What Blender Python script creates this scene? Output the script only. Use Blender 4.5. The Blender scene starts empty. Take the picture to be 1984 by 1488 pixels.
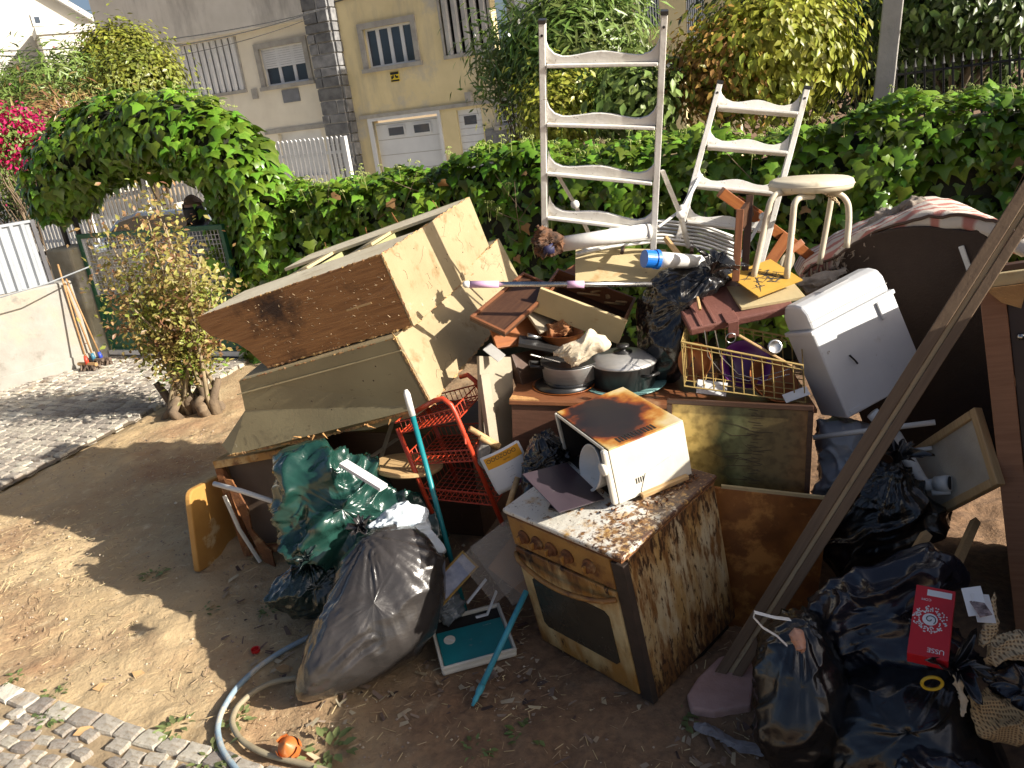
import bpy, math, random
import numpy as np
from mathutils import Vector, Matrix
random.seed(7)
scene = bpy.context.scene
col = scene.collection

# ------------------------------------------------------------------ camera
FPX, CX, CY = 1546.0, 992.0, 744.0            # focal length and centre in photograph pixels
PITCH, ROLL, CAMZ = math.radians(19.8), math.radians(7.4), 2.3
_f = np.array([0, math.cos(PITCH), -math.sin(PITCH)])
_r = np.array([1.0, 0, 0])
_u = np.cross(_r, _f)
_c, _s = math.cos(ROLL), math.sin(ROLL)
CR, CU, CF = _c * _r - _s * _u, _c * _u + _s * _r, _f
CC = np.array([0, 0, CAMZ])
cam_data = bpy.data.cameras.new('camera')
cam = bpy.data.objects.new('camera', cam_data)
col.objects.link(cam)
cam_data.sensor_width = 36.0
cam_data.lens = 36.0 * FPX / 1984.0
cam_data.clip_start, cam_data.clip_end = 0.05, 600.0
cam.matrix_world = Matrix(((CR[0], CU[0], -CF[0], 0), (CR[1], CU[1], -CF[1], 0), (CR[2], CU[2], -CF[2], CAMZ), (0, 0, 0, 1)))
scene.camera = cam

# ------------------------------------------------------------------ light
SUN_AZ, SUN_EL = math.radians(-24.5), math.radians(27.0)
SUN = Vector((math.cos(SUN_EL) * math.cos(SUN_AZ), math.cos(SUN_EL) * math.sin(SUN_AZ), math.sin(SUN_EL)))
world = bpy.data.worlds.new('World')
scene.world = world
world.use_nodes = True
wn = world.node_tree
sky = wn.nodes.new('ShaderNodeTexSky')
sky.sky_type = 'NISHITA'
sky.sun_disc = False
sky.sun_elevation = SUN_EL
sky.sun_rotation = math.pi / 2 - SUN_AZ
sky.air_density, sky.dust_density, sky.ozone_density = 0.75, 4.0, 0.8
bg = wn.nodes['Background']
wn.links.new(sky.outputs[0], bg.inputs[0])
bg.inputs[1].default_value = 0.066
sun_data = bpy.data.lights.new('sun', 'SUN')
sun_data.energy = 5.0
sun_data.angle = math.radians(0.5)
sun_data.color = (1.0, 0.93, 0.82)
sun = bpy.data.objects.new('sun', sun_data)
col.objects.link(sun)
sun.rotation_euler = SUN.to_track_quat('Z', 'Y').to_euler()
scene.view_settings.view_transform = 'Standard'
scene.view_settings.look = 'None'
scene.view_settings.exposure = 0.95
scene.view_settings.gamma = 1.0

# ------------------------------------------------------------------ helpers: points
E1A = math.radians(-25.0)                     # direction of the street, the hedge and the facades
E1 = np.array([math.cos(E1A), math.sin(E1A), 0.0])
E2 = np.array([-E1[1], E1[0], 0.0])


def ray(px, py):
    return (px - CX) / FPX * CR - (py - CY) / FPX * CU + CF


def P(px, py, y):
    d = ray(px, py)
    return CC + d * (y / d[1])


def G(px, py, z=0.0):
    d = ray(px, py)
    return CC + d * ((z - CAMZ) / d[2])


def PL(px, py, s2):
    d = ray(px, py)
    return CC + d * (s2 / (d @ E2))


def W(s1, s2, z=0.0):
    return E1 * s1 + E2 * s2 + np.array([0, 0, z])


def S1(p):
    return float(np.asarray(p) @ E1)


def nz(v):
    v = np.asarray(v, float)
    return v / (np.linalg.norm(v) + 1e-12)


def fr(p0, p1, p2):
    """matrix at p0, x towards p1, y in the plane of p2; and the two lengths"""
    p0, p1, p2 = (np.asarray(p, float) for p in (p0, p1, p2))
    x = nz(p1 - p0)
    y = nz((p2 - p0) - x * ((p2 - p0) @ x))
    z = np.cross(x, y)
    m = Matrix(((x[0], y[0], z[0], p0[0]), (x[1], y[1], z[1], p0[1]), (x[2], y[2], z[2], p0[2]), (0, 0, 0, 1)))
    return m, float(np.linalg.norm(p1 - p0)), float((p2 - p0) @ y)


def mxe(pos, eul):
    from mathutils import Euler
    return Matrix.Translation(Vector(pos)) @ Euler([math.radians(a) for a in eul], 'XYZ').to_matrix().to_4x4()


def s2l(r, g, b, a=1.0):
    f = lambda v: ((v / 255 + 0.055) / 1.055) ** 2.4 if v > 10 else v / 255 / 12.92
    return (f(r), f(g), f(b), a)


# ------------------------------------------------------------------ helpers: vector noise
def _hash(i, j, k, s):
    n = (i * 374761393 + j * 668265263 + k * 2147483647 + s * 1274126177) & 0xffffffff
    n = ((n ^ (n >> 13)) * 1274126177) & 0xffffffff
    return ((n ^ (n >> 16)) & 0xffff) / 32767.5 - 1.0


def vnoise(p, seed=0):
    p = np.asarray(p, float)
    i = np.floor(p).astype(np.int64)
    f = p - i
    f = f * f * f * (f * (f * 6 - 15) + 10)
    r = 0
    for a in (0, 1):
        for b in (0, 1):
            for c in (0, 1):
                w = (f[..., 0] if a else 1 - f[..., 0]) * (f[..., 1] if b else 1 - f[..., 1]) * (f[..., 2] if c else 1 - f[..., 2])
                r = r + w * _hash(i[..., 0] + a, i[..., 1] + b, i[..., 2] + c, seed)
    return r


def fbm(p, seed=0, oct=4):
    r, a = 0, 1.0
    for o in range(oct):
        r = r + a * vnoise(np.asarray(p) * 2 ** o, seed + o * 17)
        a *= 0.5
    return r


# ------------------------------------------------------------------ helpers: meshes and objects
class MB:
    def __init__(self):
        self.v, self.f = [], []

    def add(self, vs, fs):
        n = len(self.v)
        self.v += [tuple(map(float, p)) for p in vs]
        self.f += [tuple(n + i for i in f) for f in fs]
        return self

    def box(self, x0, x1, y0, y1, z0, z1, m=None):
        vs = [(x, y, z) for z in (z0, z1) for y in (y0, y1) for x in (x0, x1)]
        if m is not None:
            vs = [m @ Vector(p) for p in vs]
        return self.add(vs, [(0, 2, 3, 1), (4, 5, 7, 6), (0, 1, 5, 4), (2, 6, 7, 3), (0, 4, 6, 2), (1, 3, 7, 5)])

    def prism(self, pts, z0, z1, axis='z', m=None):
        n = len(pts)
        mk = {'z': lambda a, b, h: (a, b, h), 'y': lambda a, b, h: (a, h, b), 'x': lambda a, b, h: (h, a, b)}[axis]
        vs = [mk(a, b, z0) for a, b in pts] + [mk(a, b, z1) for a, b in pts]
        if m is not None:
            vs = [m @ Vector(p) for p in vs]
        fs = [tuple(range(n))[::-1], tuple(range(n, 2 * n))] + [(i, (i + 1) % n, n + (i + 1) % n, n + i) for i in range(n)]
        return self.add(vs, fs)

    def loft(self, pts, vec):
        n = len(pts)
        pts = [np.asarray(p, float) for p in pts]
        vs = pts + [p + np.asarray(vec) for p in pts]
        fs = [tuple(range(n))[::-1], tuple(range(n, 2 * n))] + [(i, (i + 1) % n, n + (i + 1) % n, n + i) for i in range(n)]
        return self.add(vs, fs)

    def tube(self, pts, r, n=8, closed=False, flat=1.0):
        pts = [np.asarray(p, float) for p in pts]
        k = len(pts)
        rs = r if hasattr(r, '__len__') else [r] * k
        up = np.array([0, 0, 1.0])
        t0 = nz(pts[1] - pts[0])
        if abs(t0 @ up) > 0.9:
            up = np.array([1.0, 0, 0])
        a = nz(np.cross(t0, up))
        vs, fs = [], []
        for i in range(k):
            if closed:
                t = nz(pts[(i + 1) % k] - pts[i - 1])
            else:
                t = nz(pts[min(i + 1, k - 1)] - pts[max(i - 1, 0)])
            a = nz(a - t * (a @ t))
            b = np.cross(t, a)
            for j in range(n):
                w = 2 * math.pi * j / n
                vs.append(pts[i] + rs[i] * (math.cos(w) * a + flat * math.sin(w) * b))
        for i in range(k if closed else k - 1):
            for j in range(n):
                i2 = (i + 1) % k
                fs.append((i * n + j, i * n + (j + 1) % n, i2 * n + (j + 1) % n, i2 * n + j))
        if not closed:
            fs += [tuple(range(n))[::-1], tuple(range((k - 1) * n, k * n))]
        return self.add(vs, fs)

    def lathe(self, prof, n=32, m=None):
        vs, fs = [], []
        for r, z in prof:
            for j in range(n):
                w = 2 * math.pi * j / n
                p = Vector((r * math.cos(w), r * math.sin(w), z))
                vs.append(m @ p if m is not None else p)
        for i in range(len(prof) - 1):
            for j in range(n):
                fs.append((i * n + j, i * n + (j + 1) % n, (i + 1) * n + (j + 1) % n, (i + 1) * n + j))
        if prof[0][0] > 1e-4:
            fs.append(tuple(range(n))[::-1])
        if prof[-1][0] > 1e-4:
            fs.append(tuple(range((len(prof) - 1) * n, len(prof) * n)))
        return self.add(vs, fs)


def mesh_np(name, V, F):
    V, F = np.asarray(V, np.float32), np.asarray(F, np.int32)
    me = bpy.data.meshes.new(name)
    me.vertices.add(len(V))
    me.vertices.foreach_set('co', V.ravel())
    k = F.shape[1]
    me.loops.add(F.size)
    me.loops.foreach_set('vertex_index', F.ravel())
    me.polygons.add(len(F))
    me.polygons.foreach_set('loop_start', np.arange(0, F.size, k, dtype=np.int32))
    me.polygons.foreach_set('loop_total', np.full(len(F), k, np.int32))
    me.update(calc_edges=True)
    return me


def link(name, me, mat=None, parent=None, mx=None, smooth=False, bev=0.0):
    o = bpy.data.objects.new(name, me)
    col.objects.link(o)
    if mat is not None and not me.materials:
        me.materials.append(mat)
    if smooth:
        me.polygons.foreach_set('use_smooth', np.ones(len(me.polygons), bool))
    if mx is not None:
        o.matrix_basis = mx
    if parent is not None:
        o.parent = parent
        o.matrix_parent_inverse = W2P.get(parent.name, Matrix.Identity(4))
    W2P[o.name] = (W2P_inv(o))
    if bev:
        b = o.modifiers.new('bevel', 'BEVEL')
        b.width, b.segments, b.limit_method, b.angle_limit = bev, 2, 'ANGLE', math.radians(40)
    return o


W2P = {}


def W2P_inv(o):
    m = o.matrix_basis
    return m.inverted()


def ob(name, mb, mat, parent=None, mx=None, smooth=False, bev=0.0):
    me = bpy.data.meshes.new(name)
    me.from_pydata(mb.v, [], mb.f)
    me.update()
    return link(name, me, mat, parent, mx, smooth, bev)


def tag(o, label, cat, group=None):
    o['label'], o['category'] = label, cat
    if group:
        o['group'] = group
    return o


def thing(name, label, cat, loc, group=None):
    o = bpy.data.objects.new(name, None)
    o.empty_display_size = 0.1
    col.objects.link(o)
    o.matrix_basis = Matrix.Translation(Vector([float(a) for a in loc]))
    W2P[o.name] = o.matrix_basis.inverted()
    return tag(o, label, cat, group)


def struct(o):
    o['kind'] = 'structure'
    return o


def stuff(o):
    o['kind'] = 'stuff'
    return o


# ------------------------------------------------------------------ helpers: materials
MATS = {}


def M(name, c, c2=None, scale=5.0, stretch=(1, 1, 1), rough=0.6, metal=0.0, bump=0.15, bscale=30.0, bstretch=(1, 1, 1),
      layers=(), coat=0.0, spec=0.5, rvar=0.15, lo=0.35, hi=0.65, trans=0.0, island=0.0, alpha=1.0, coords='Object', sheen=0.0, zadd=()):
    """colour c to c2 by noise, then layers of (colour, scale, lo, hi, stretch) laid over by noise thresholds"""
    if name in MATS:
        return MATS[name]
    m = bpy.data.materials.new(name)
    MATS[name] = m
    m.use_nodes = True
    nt = m.node_tree
    N, L = nt.nodes.new, nt.links.new
    b = nt.nodes['Principled BSDF']
    tc = N('ShaderNodeTexCoord')

    def noise(sc, st, det=6.0, ro=0.6, dist=0.0, off=0.0):
        mp = N('ShaderNodeMapping')
        mp.inputs['Scale'].default_value = st
        mp.inputs['Location'].default_value = (off, off * 1.3, off * 0.7)
        L(tc.outputs[coords], mp.inputs[0])
        n = N('ShaderNodeTexNoise')
        n.inputs['Scale'].default_value = sc
        n.inputs['Detail'].default_value = det
        n.inputs['Roughness'].default_value = ro
        n.inputs['Distortion'].default_value = dist
        L(mp.outputs[0], n.inputs[0])
        return n.outputs[0]

    def ramp(src, stops):
        r = N('ShaderNodeValToRGB')
        while len(r.color_ramp.elements) < len(stops):
            r.color_ramp.elements.new(0.5)
        for e, (p, cc) in zip(r.color_ramp.elements, stops):
            e.position, e.color = p, cc
        L(src, r.inputs[0])
        return r.outputs[0]
    c = tuple(c) if len(c) == 4 else tuple(c) + (1,)
    if c2 is None:
        c2 = tuple(min(1, a * 0.72) for a in c[:3]) + (1,)
    c2 = tuple(c2) if len(c2) == 4 else tuple(c2) + (1,)
    base = ramp(noise(scale, stretch), [(lo, c), (hi, c2)])
    zsum = None
    for (zc, zf, zam, *zax) in zadd:           # more of the layers close to height zc (seams and edges)
        sx = N('ShaderNodeSeparateXYZ')
        L(tc.outputs[coords], sx.inputs[0])
        v = sx.outputs[zax[0] if zax else 2]
        for op, val in (('SUBTRACT', zc), ('ABSOLUTE', 0), ('DIVIDE', zf), ('SUBTRACT', 1.0), ('MULTIPLY', -1.0), ('MAXIMUM', 0.0), ('MULTIPLY', zam)):
            q = N('ShaderNodeMath')
            q.operation = op
            L(v, q.inputs[0])
            q.inputs[1].default_value = val
            v = q.outputs[0]
        if zsum is None:
            zsum = v
        else:
            q = N('ShaderNodeMath')
            L(zsum, q.inputs[0])
            L(v, q.inputs[1])
            zsum = q.outputs[0]
    for i, (lc, ls, l0, l1, lst) in enumerate(layers):
        lc = tuple(lc) if len(lc) == 4 else tuple(lc) + (1,)
        nv = noise(ls, lst, 8.0, 0.65, 0.0, 3.1 * i + 5)
        if zsum is not None:
            q = N('ShaderNodeMath')
            L(nv, q.inputs[0])
            L(zsum, q.inputs[1])
            nv = q.outputs[0]
        fac = ramp(nv, [(l0, (0, 0, 0, 1)), (l1, (1, 1, 1, 1))])
        mx = N('ShaderNodeMix')
        mx.data_type = 'RGBA'
        L(fac, mx.inputs[0])
        L(base, mx.inputs[6])
        mx.inputs[7].default_value = lc
        base = mx.outputs[2]
    if island:
        g = N('ShaderNodeNewGeometry')
        oi = N('ShaderNodeObjectInfo')
        ad = N('ShaderNodeMath')
        L(g.outputs['Random Per Island'], ad.inputs[0])
        L(oi.outputs['Random'], ad.inputs[1])
        fr_ = N('ShaderNodeMath')
        fr_.operation = 'FRACT'
        L(ad.outputs[0], fr_.inputs[0])
        hs = N('ShaderNodeHueSaturation')
        mr = N('ShaderNodeMapRange')
        mr.inputs[3].default_value, mr.inputs[4].default_value = 1 - island, 1 + island
        L(fr_.outputs[0], mr.inputs[0])
        L(mr.outputs[0], hs.inputs['Value'])
        mr2 = N('ShaderNodeMapRange')
        mr2.inputs[3].default_value, mr2.inputs[4].default_value = 0.5 - island * 0.06, 0.5 + island * 0.04
        L(fr_.outputs[0], mr2.inputs[0])
        L(mr2.outputs[0], hs.inputs['Hue'])
        L(base, hs.inputs['Color'])
        base = hs.outputs[0]
    L(base, b.inputs['Base Color'])
    rn = N('ShaderNodeMapRange')
    rn.inputs[3].default_value, rn.inputs[4].default_value = max(0.02, rough - rvar), min(1, rough + rvar)
    L(noise(scale * 2.3, stretch, 4.0, 0.6, 0, 9.0), rn.inputs[0])
    L(rn.outputs[0], b.inputs['Roughness'])
    b.inputs['Metallic'].default_value = metal
    b.inputs['Specular IOR Level'].default_value = spec
    b.inputs['Coat Weight'].default_value = coat
    b.inputs['Alpha'].default_value = alpha
    if sheen:
        b.inputs['Sheen Weight'].default_value = sheen
    if bump:
        bp = N('ShaderNodeBump')
        bp.inputs['Strength'].default_value = min(1.0, bump)
        bp.inputs['Distance'].default_value = 0.01 * max(1.0, bump)
        L(noise(bscale, bstretch, 7.0, 0.65, 0, 2.0), bp.inputs['Height'])
        L(bp.outputs[0], b.inputs['Normal'])
    if trans:
        t = N('ShaderNodeBsdfTranslucent')
        L(base, t.inputs[0])
        ms = N('ShaderNodeMixShader')
        ms.inputs[0].default_value = trans
        L(b.outputs[0], ms.inputs[1])
        L(t.outputs[0], ms.inputs[2])
        L(ms.outputs[0], nt.nodes['Material Output'].inputs[0])
    return m


GL = (1, 1, 1)
m_white = M('white_paint', (0.72, 0.71, 0.68), (0.6, 0.59, 0.55), 6, rough=0.45, bump=0.08, layers=[((0.3, 0.25, 0.18), 14, 0.66, 0.78, GL)])
m_steel = M('steel', (0.6, 0.6, 0.6), (0.45, 0.44, 0.42), 8, rough=0.28, metal=1.0, bump=0.03)
m_dark = M('dark_void', (0.02, 0.017, 0.015), rough=0.8)
# ================================================================== SETTING
rng = np.random.default_rng(11)
m_dirt = M('dirt', (0.50, 0.375, 0.215), (0.41, 0.295, 0.16), 1.3, rough=0.95, bump=1.3, bscale=22, rvar=0.05,
           layers=[((0.31, 0.18, 0.095), 0.75, 0.50, 0.66, GL), ((0.60, 0.48, 0.30), 9, 0.58, 0.72, GL), ((0.2, 0.13, 0.08), 40, 0.6, 0.72, GL), ((0.62, 0.52, 0.36), 75, 0.64, 0.70, GL)])
m_joint = M('sandy_joint', (0.20, 0.155, 0.10), (0.12, 0.09, 0.06), 4, rough=0.95, bump=0.8, bscale=40)
m_cob = M('limestone', (0.52, 0.48, 0.41), (0.38, 0.34, 0.28), 3, rough=0.8, bump=0.9, bscale=30, island=0.32,
          layers=[((0.30, 0.23, 0.15), 6, 0.50, 0.70, GL), ((0.2, 0.15, 0.1), 30, 0.60, 0.70, GL)])
m_asph = M('asphalt', (0.07, 0.07, 0.07), (0.045, 0.045, 0.045), 20, rough=0.9, bump=0.5, bscale=90)


def axis(fine0, fine1, step, far0, far1):
    a = list(np.arange(fine0, fine1 + 1e-6, step))
    lo, hi = [], []
    d, x = step * 2, fine0
    while x > far0:
        x -= d
        d *= 1.5
        lo.append(x)
    d, x = step * 2, fine1
    while x < far1:
        x += d
        d *= 1.5
        hi.append(x)
    return np.array(lo[::-1] + a + hi)


xs, ys = axis(-5.5, 2.6, 0.035, -150, 150), axis(1.2, 7.0, 0.035, -60, 260)
XX, YY = np.meshgrid(xs, ys)
pp = np.stack([XX, YY, XX * 0], -1)
fade = np.clip(1 - (np.abs(XX + 1.5) - 4.2) / 1.0, 0, 1) * np.clip(1 - (np.abs(YY - 4.0) - 2.6) / 0.8, 0, 1)
ZZ = (0.020 * fbm(pp * 1.6, 3, 3) + 0.010 * fbm(pp * 9, 5, 3) + 0.005 * fbm(pp * 26, 8, 2)) * fade - 0.012
s1g, s2g = XX * E1[0] + YY * E1[1], XX * E2[0] + YY * E2[1]
ZZ = ZZ - 0.035 * np.clip((-5.85 - s1g) / 0.12, 0, 1) * (s2g > 1.6) - 0.04 * np.clip((1.76 - s2g) / 0.12, 0, 1) * (s1g < -1.8)
ny, nx = XX.shape
idx = np.arange(nx * ny).reshape(ny, nx)
FF = np.stack([idx[:-1, :-1], idx[:-1, 1:], idx[1:, 1:], idx[1:, :-1]], -1).reshape(-1, 4)
nt = m_dirt.node_tree                         # reddish soil by the pile, its dark tone painting in the shade
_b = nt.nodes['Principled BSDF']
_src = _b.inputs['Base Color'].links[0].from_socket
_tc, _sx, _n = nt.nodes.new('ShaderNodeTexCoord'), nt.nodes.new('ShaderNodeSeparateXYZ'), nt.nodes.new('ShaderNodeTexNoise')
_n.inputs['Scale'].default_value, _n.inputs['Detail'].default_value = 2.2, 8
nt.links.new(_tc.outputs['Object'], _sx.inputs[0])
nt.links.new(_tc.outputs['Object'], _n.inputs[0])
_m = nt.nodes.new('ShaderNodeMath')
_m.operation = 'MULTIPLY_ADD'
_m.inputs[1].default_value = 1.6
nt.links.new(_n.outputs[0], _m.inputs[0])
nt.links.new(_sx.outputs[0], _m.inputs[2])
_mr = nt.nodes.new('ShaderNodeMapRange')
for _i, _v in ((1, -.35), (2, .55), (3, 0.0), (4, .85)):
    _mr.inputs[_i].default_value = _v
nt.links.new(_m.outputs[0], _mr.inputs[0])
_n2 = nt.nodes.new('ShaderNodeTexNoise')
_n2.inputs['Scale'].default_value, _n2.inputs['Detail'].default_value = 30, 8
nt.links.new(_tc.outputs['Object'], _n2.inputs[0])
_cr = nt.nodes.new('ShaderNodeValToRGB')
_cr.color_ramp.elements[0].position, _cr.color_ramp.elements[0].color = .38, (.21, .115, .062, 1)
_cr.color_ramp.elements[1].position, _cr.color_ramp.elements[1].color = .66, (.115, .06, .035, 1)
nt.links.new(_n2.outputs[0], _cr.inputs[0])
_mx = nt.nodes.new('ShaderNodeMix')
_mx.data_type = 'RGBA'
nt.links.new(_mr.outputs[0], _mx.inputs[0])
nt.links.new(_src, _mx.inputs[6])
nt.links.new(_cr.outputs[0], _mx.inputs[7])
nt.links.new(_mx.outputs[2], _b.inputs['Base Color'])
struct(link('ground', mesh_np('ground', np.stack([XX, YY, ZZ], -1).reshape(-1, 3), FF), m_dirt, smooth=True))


# --- paving stones -------------------------------------------------------------
def stone_mesh(k, lx, ly, h=0.045):
    r = np.random.default_rng(100 + k)
    b = []
    for (a, c) in ((-1, -1), (0, -1.04), (1, -1), (1.05, 0), (1, 1), (0, 1.04), (-1, 1), (-1.05, 0)):
        b.append((a * lx / 2 * (1 + r.uniform(-.16, .08)), c * ly / 2 * (1 + r.uniform(-.16, .08))))
    n = len(b)
    vs = [(x, y, -h) for x, y in b] + [(x, y, -0.010 + r.uniform(-.003, .003)) for x, y in b] + [(x * .86, y * .86, r.uniform(-.003, .003)) for x, y in b] + [(0, 0, 0.003)]
    fs = []
    for i in range(n):
        j = (i + 1) % n
        fs += [(i, j, n + j, n + i), (n + i, n + j, 2 * n + j, 2 * n + i), (2 * n + i, 2 * n + j, 3 * n)]
    me = bpy.data.meshes.new('stone')
    me.from_pydata(vs, [], fs)
    me.materials.append(m_cob)
    return me


def pave(parent, cells, lim=300):
    """cells: (x, y, z, yaw, lx, ly); the nearest lim are objects, the rest one mesh"""
    protos = [stone_mesh(k, 1, 1) for k in range(10)]
    cells = sorted(cells, key=lambda c: c[1] ** 2 + c[0] ** 2)
    rest = MB()
    for i, (x, y, z, a, lx, ly) in enumerate(cells):
        me = protos[i * 7 % 10]
        mx = Matrix.Translation((x, y, z)) @ Matrix.Rotation(a, 4, 'Z') @ Matrix.Rotation(random.uniform(-.05, .05), 4, 'X') @ Matrix.Diagonal((lx, ly, 1, 1))
        if i < lim:
            o = link('stone', me, None, parent, mx)
        else:
            rest.add([mx @ v.co for v in me.vertices], [tuple(p.vertices) for p in me.polygons])
    if rest.v:
        stuff(ob('stone_setts', rest, m_cob, parent))


def sheet(name, pts, z, mat):
    mb = MB()
    mb.add([(p[0], p[1], z) for p in pts], [tuple(range(len(pts)))])
    return struct(ob(name, mb, mat))


path = sheet('cobbled_path', [W(-9.6, 1.6), W(-5.9, 1.6), W(-5.9, 4.7), W(-6.1, 5.3), W(-6.0, 6.6), W(-9.6, 6.6)], -0.014, m_joint)
cells = []
row, s2 = 0, 2.9
while s2 < 6.6:
    h = random.uniform(.085, .105)
    s1 = -5.92 - random.uniform(0, .05)
    while s1 > -8.9 - 0.0 * s2:
        w = random.uniform(.085, .125)
        p = W(s1 - w / 2, s2 + h / 2 + 0.03 * math.sin(s1 * 2.2) + random.uniform(-.006, .006))
        if not (s2 < 4.0 and s1 < -7.0):
            cells.append((p[0], p[1], 0.004 + random.uniform(-.005, .006), E1A + random.uniform(-.09, .09), w * .93, h * .93))
        s1 -= w
    s2 += h
pave(path, cells)
walk = sheet('paved_walk', [W(-5.0, -0.5), W(-1.2, -0.5), W(-1.2, 1.70), W(-5.0, 1.80)], -0.012, M('sand_joint', (.40, .30, .18), (.26, .19, .11), 6, rough=.95, bump=.8, bscale=40))
cells = []
s1 = -4.9
while s1 < -1.9:                               # border row
    w = random.uniform(.10, .15)
    p = W(s1 + w / 2, 1.745 - 0.03 * (s1 + 3.6) + random.uniform(-.006, .006))
    cells.append((p[0], p[1], 0.008, E1A - 0.03 + random.uniform(-.08, .08), w * .94, random.uniform(.075, .095)))
    s1 += w
s2 = 1.70
while s2 > 0.75:
    h = random.uniform(.062, .085)
    s1 = -4.6 + random.uniform(0, .1)
    while s1 < -1.6:
        w = random.uniform(.065, .11)
        p = W(s1 + w / 2, s2 - h / 2 - 0.03 * (s1 + 3.6) + random.uniform(-.012, .012))
        if random.random() > .05:
            cells.append((p[0], p[1], 0.004 + random.uniform(-.010, .006), E1A + random.uniform(-.3, .3), w * .86, h * .86))
        s1 += w
    s2 -= h
pave(walk, cells, 290)
sheet('street', [W(-60, 7.6), W(40, 7.6), W(40, 13.5), W(-60, 13.5)], 0.0, M('worn_street', (.24, .23, .21), (.18, .17, .155), 3, rough=.9, bump=.4))
sheet('far_pavement', [W(-60, 13.5), W(40, 13.5), W(40, 20), W(-60, 20)], 0.1, M('pale_paving', (.62, .58, .5), (.54, .5, .43), 8, rough=.85, bump=.4))


# ================================================================== LEAVES
T_IVY = (np.array([(0, .26, .05), (0, 0, 0), (.34, -.10, -.03), (.56, .20, -.09), (.27, .44, -.02), (0, 1, -.14), (-.27, .44, -.02), (-.56, .20, -.09), (-.34, -.10, -.03)]),
         np.array([(0, i, i + 1) for i in range(1, 8)] + [(0, 8, 1)]))
T_LANCE = (np.array([(0, 0, 0), (.085, .4, .02), (0, 1, -.10), (-.085, .4, .02), (0, .4, -.01)]), np.array([(0, 1, 4), (1, 2, 4), (2, 3, 4), (3, 0, 4)]))
T_OVAL = (np.array([(0, 0, 0), (.26, .38, .03), (.15, .75, .0), (0, 1, -.10), (-.15, .75, .0), (-.26, .38, .03), (0, .45, -.03)]),
          np.array([(6, i, (i + 1) % 6) for i in range(6)]))


def nzr(a):
    return a / (np.linalg.norm(a, axis=-1, keepdims=True) + 1e-9)


def leaf_frames(nrm, tip):
    n = nzr(nrm)
    y = nzr(tip - n * (tip * n).sum(-1, keepdims=True))
    return np.cross(y, n), y, n


def leaf_mesh(name, pos, nrm, tip, size, T):
    x, y, n = leaf_frames(nrm, tip)
    V = pos[:, None] + size[:, None, None] * (T[0][None, :, 0:1] * x[:, None] + T[0][None, :, 1:2] * y[:, None] + T[0][None, :, 2:3] * n[:, None])
    k = len(T[0])
    F = (T[1][None] + (np.arange(len(pos)) * k)[:, None, None]).reshape(-1, 3)
    return mesh_np(name, V.reshape(-1, 3), F)


def leaf_objects(pos, nrm, tip, size, T, mat, parent, n=300, name='leaf'):
    """the n leaves that show largest become objects of their own; returns the mask of the rest"""
    me = mesh_np(name, T[0], T[1])
    me.materials.append(mat)
    x, y, nn = leaf_frames(nrm, tip)
    view = nzr(CC[None] - pos)
    show = size / np.linalg.norm(pos - CC[None], axis=1) * np.abs((view * nn).sum(1)) * ((view * nrm).sum(1) > 0)
    rel = pos - CC[None]
    dz = rel @ CF
    u, v = CX + FPX * (rel @ CR) / dz, CY - FPX * (rel @ CU) / dz
    show = np.where((u > 0) & (u < 1984) & (v > 0) & (v < 560), show, 0) * (0.6 + 0.8 * rng.random(len(pos)))
    order = np.argsort(-show)[:n]
    for i in order:
        s = size[i]
        m = Matrix(((x[i][0] * s, y[i][0] * s, nn[i][0] * s, pos[i][0]), (x[i][1] * s, y[i][1] * s, nn[i][1] * s, pos[i][1]),
                    (x[i][2] * s, y[i][2] * s, nn[i][2] * s, pos[i][2]), (0, 0, 0, 1)))
        link(name, me, None, parent, m)
    mask = np.ones(len(pos), bool)
    mask[order] = False
    return mask


def rnd(n):
    return nzr(rng.normal(size=(n, 3)))


def lm(name, c, c2, trans=0.3, rough=0.38, island=0.35, scale=1.2, layers=()):
    return M(name, c, c2, scale, rough=rough, bump=0, trans=trans, island=island, layers=layers, lo=.4, hi=.6)


m_ivy = lm('ivy_leaf', (0.085, 0.175, 0.015), (0.175, 0.29, 0.03), 0.25, 0.3, 0.5)
m_core = M('hedge_core', (0.012, 0.018, 0.008), (0.02, 0.02, 0.01), 8, rough=0.9, bump=0.8)  # near-black hull, standing in for the shade between the leaves
m_umbel = M('ivy_flower', (0.38, 0.42, 0.14), (0.28, 0.34, 0.1), 30, rough=0.8, bump=0)
m_bark = M('bark', (0.22, 0.16, 0.10), (0.12, 0.085, 0.055), 9, (1, 1, .3), rough=0.9, bump=0.8, bscale=30)
m_stem = M('green_stem', (0.2, 0.24, 0.09), (0.16, 0.15, 0.07), 9, rough=0.8)

UMBEL = None


def umbels(parent, pts, seed=0):
    global UMBEL
    r = np.random.default_rng(seed)
    mb = MB()
    sub = []
    for p in pts:
        h = r.uniform(.03, .13)
        q = p + np.array([r.uniform(-.04, .04), r.uniform(-.04, .04), h])
        mb.tube([p - [0, 0, .05], (p + q) / 2 + r.normal(size=3) * .008, q], .0022, 3)
        for k in range(14):
            d = nz(r.normal(size=3))
            d[2] = abs(d[2]) * .8
            e = q + d * .025
            s = .006
            mb.add([e + [s, 0, 0], e - [s, 0, 0], e + [0, s, 0], e - [0, s, 0], e + [0, 0, s], e - [0, 0, s]],
                   [(0, 2, 4), (2, 1, 4), (1, 3, 4), (3, 0, 4), (2, 0, 5), (1, 2, 5), (3, 1, 5), (0, 3, 5)])
    stuff(ob('flower_heads', mb, m_umbel, parent))


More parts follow.
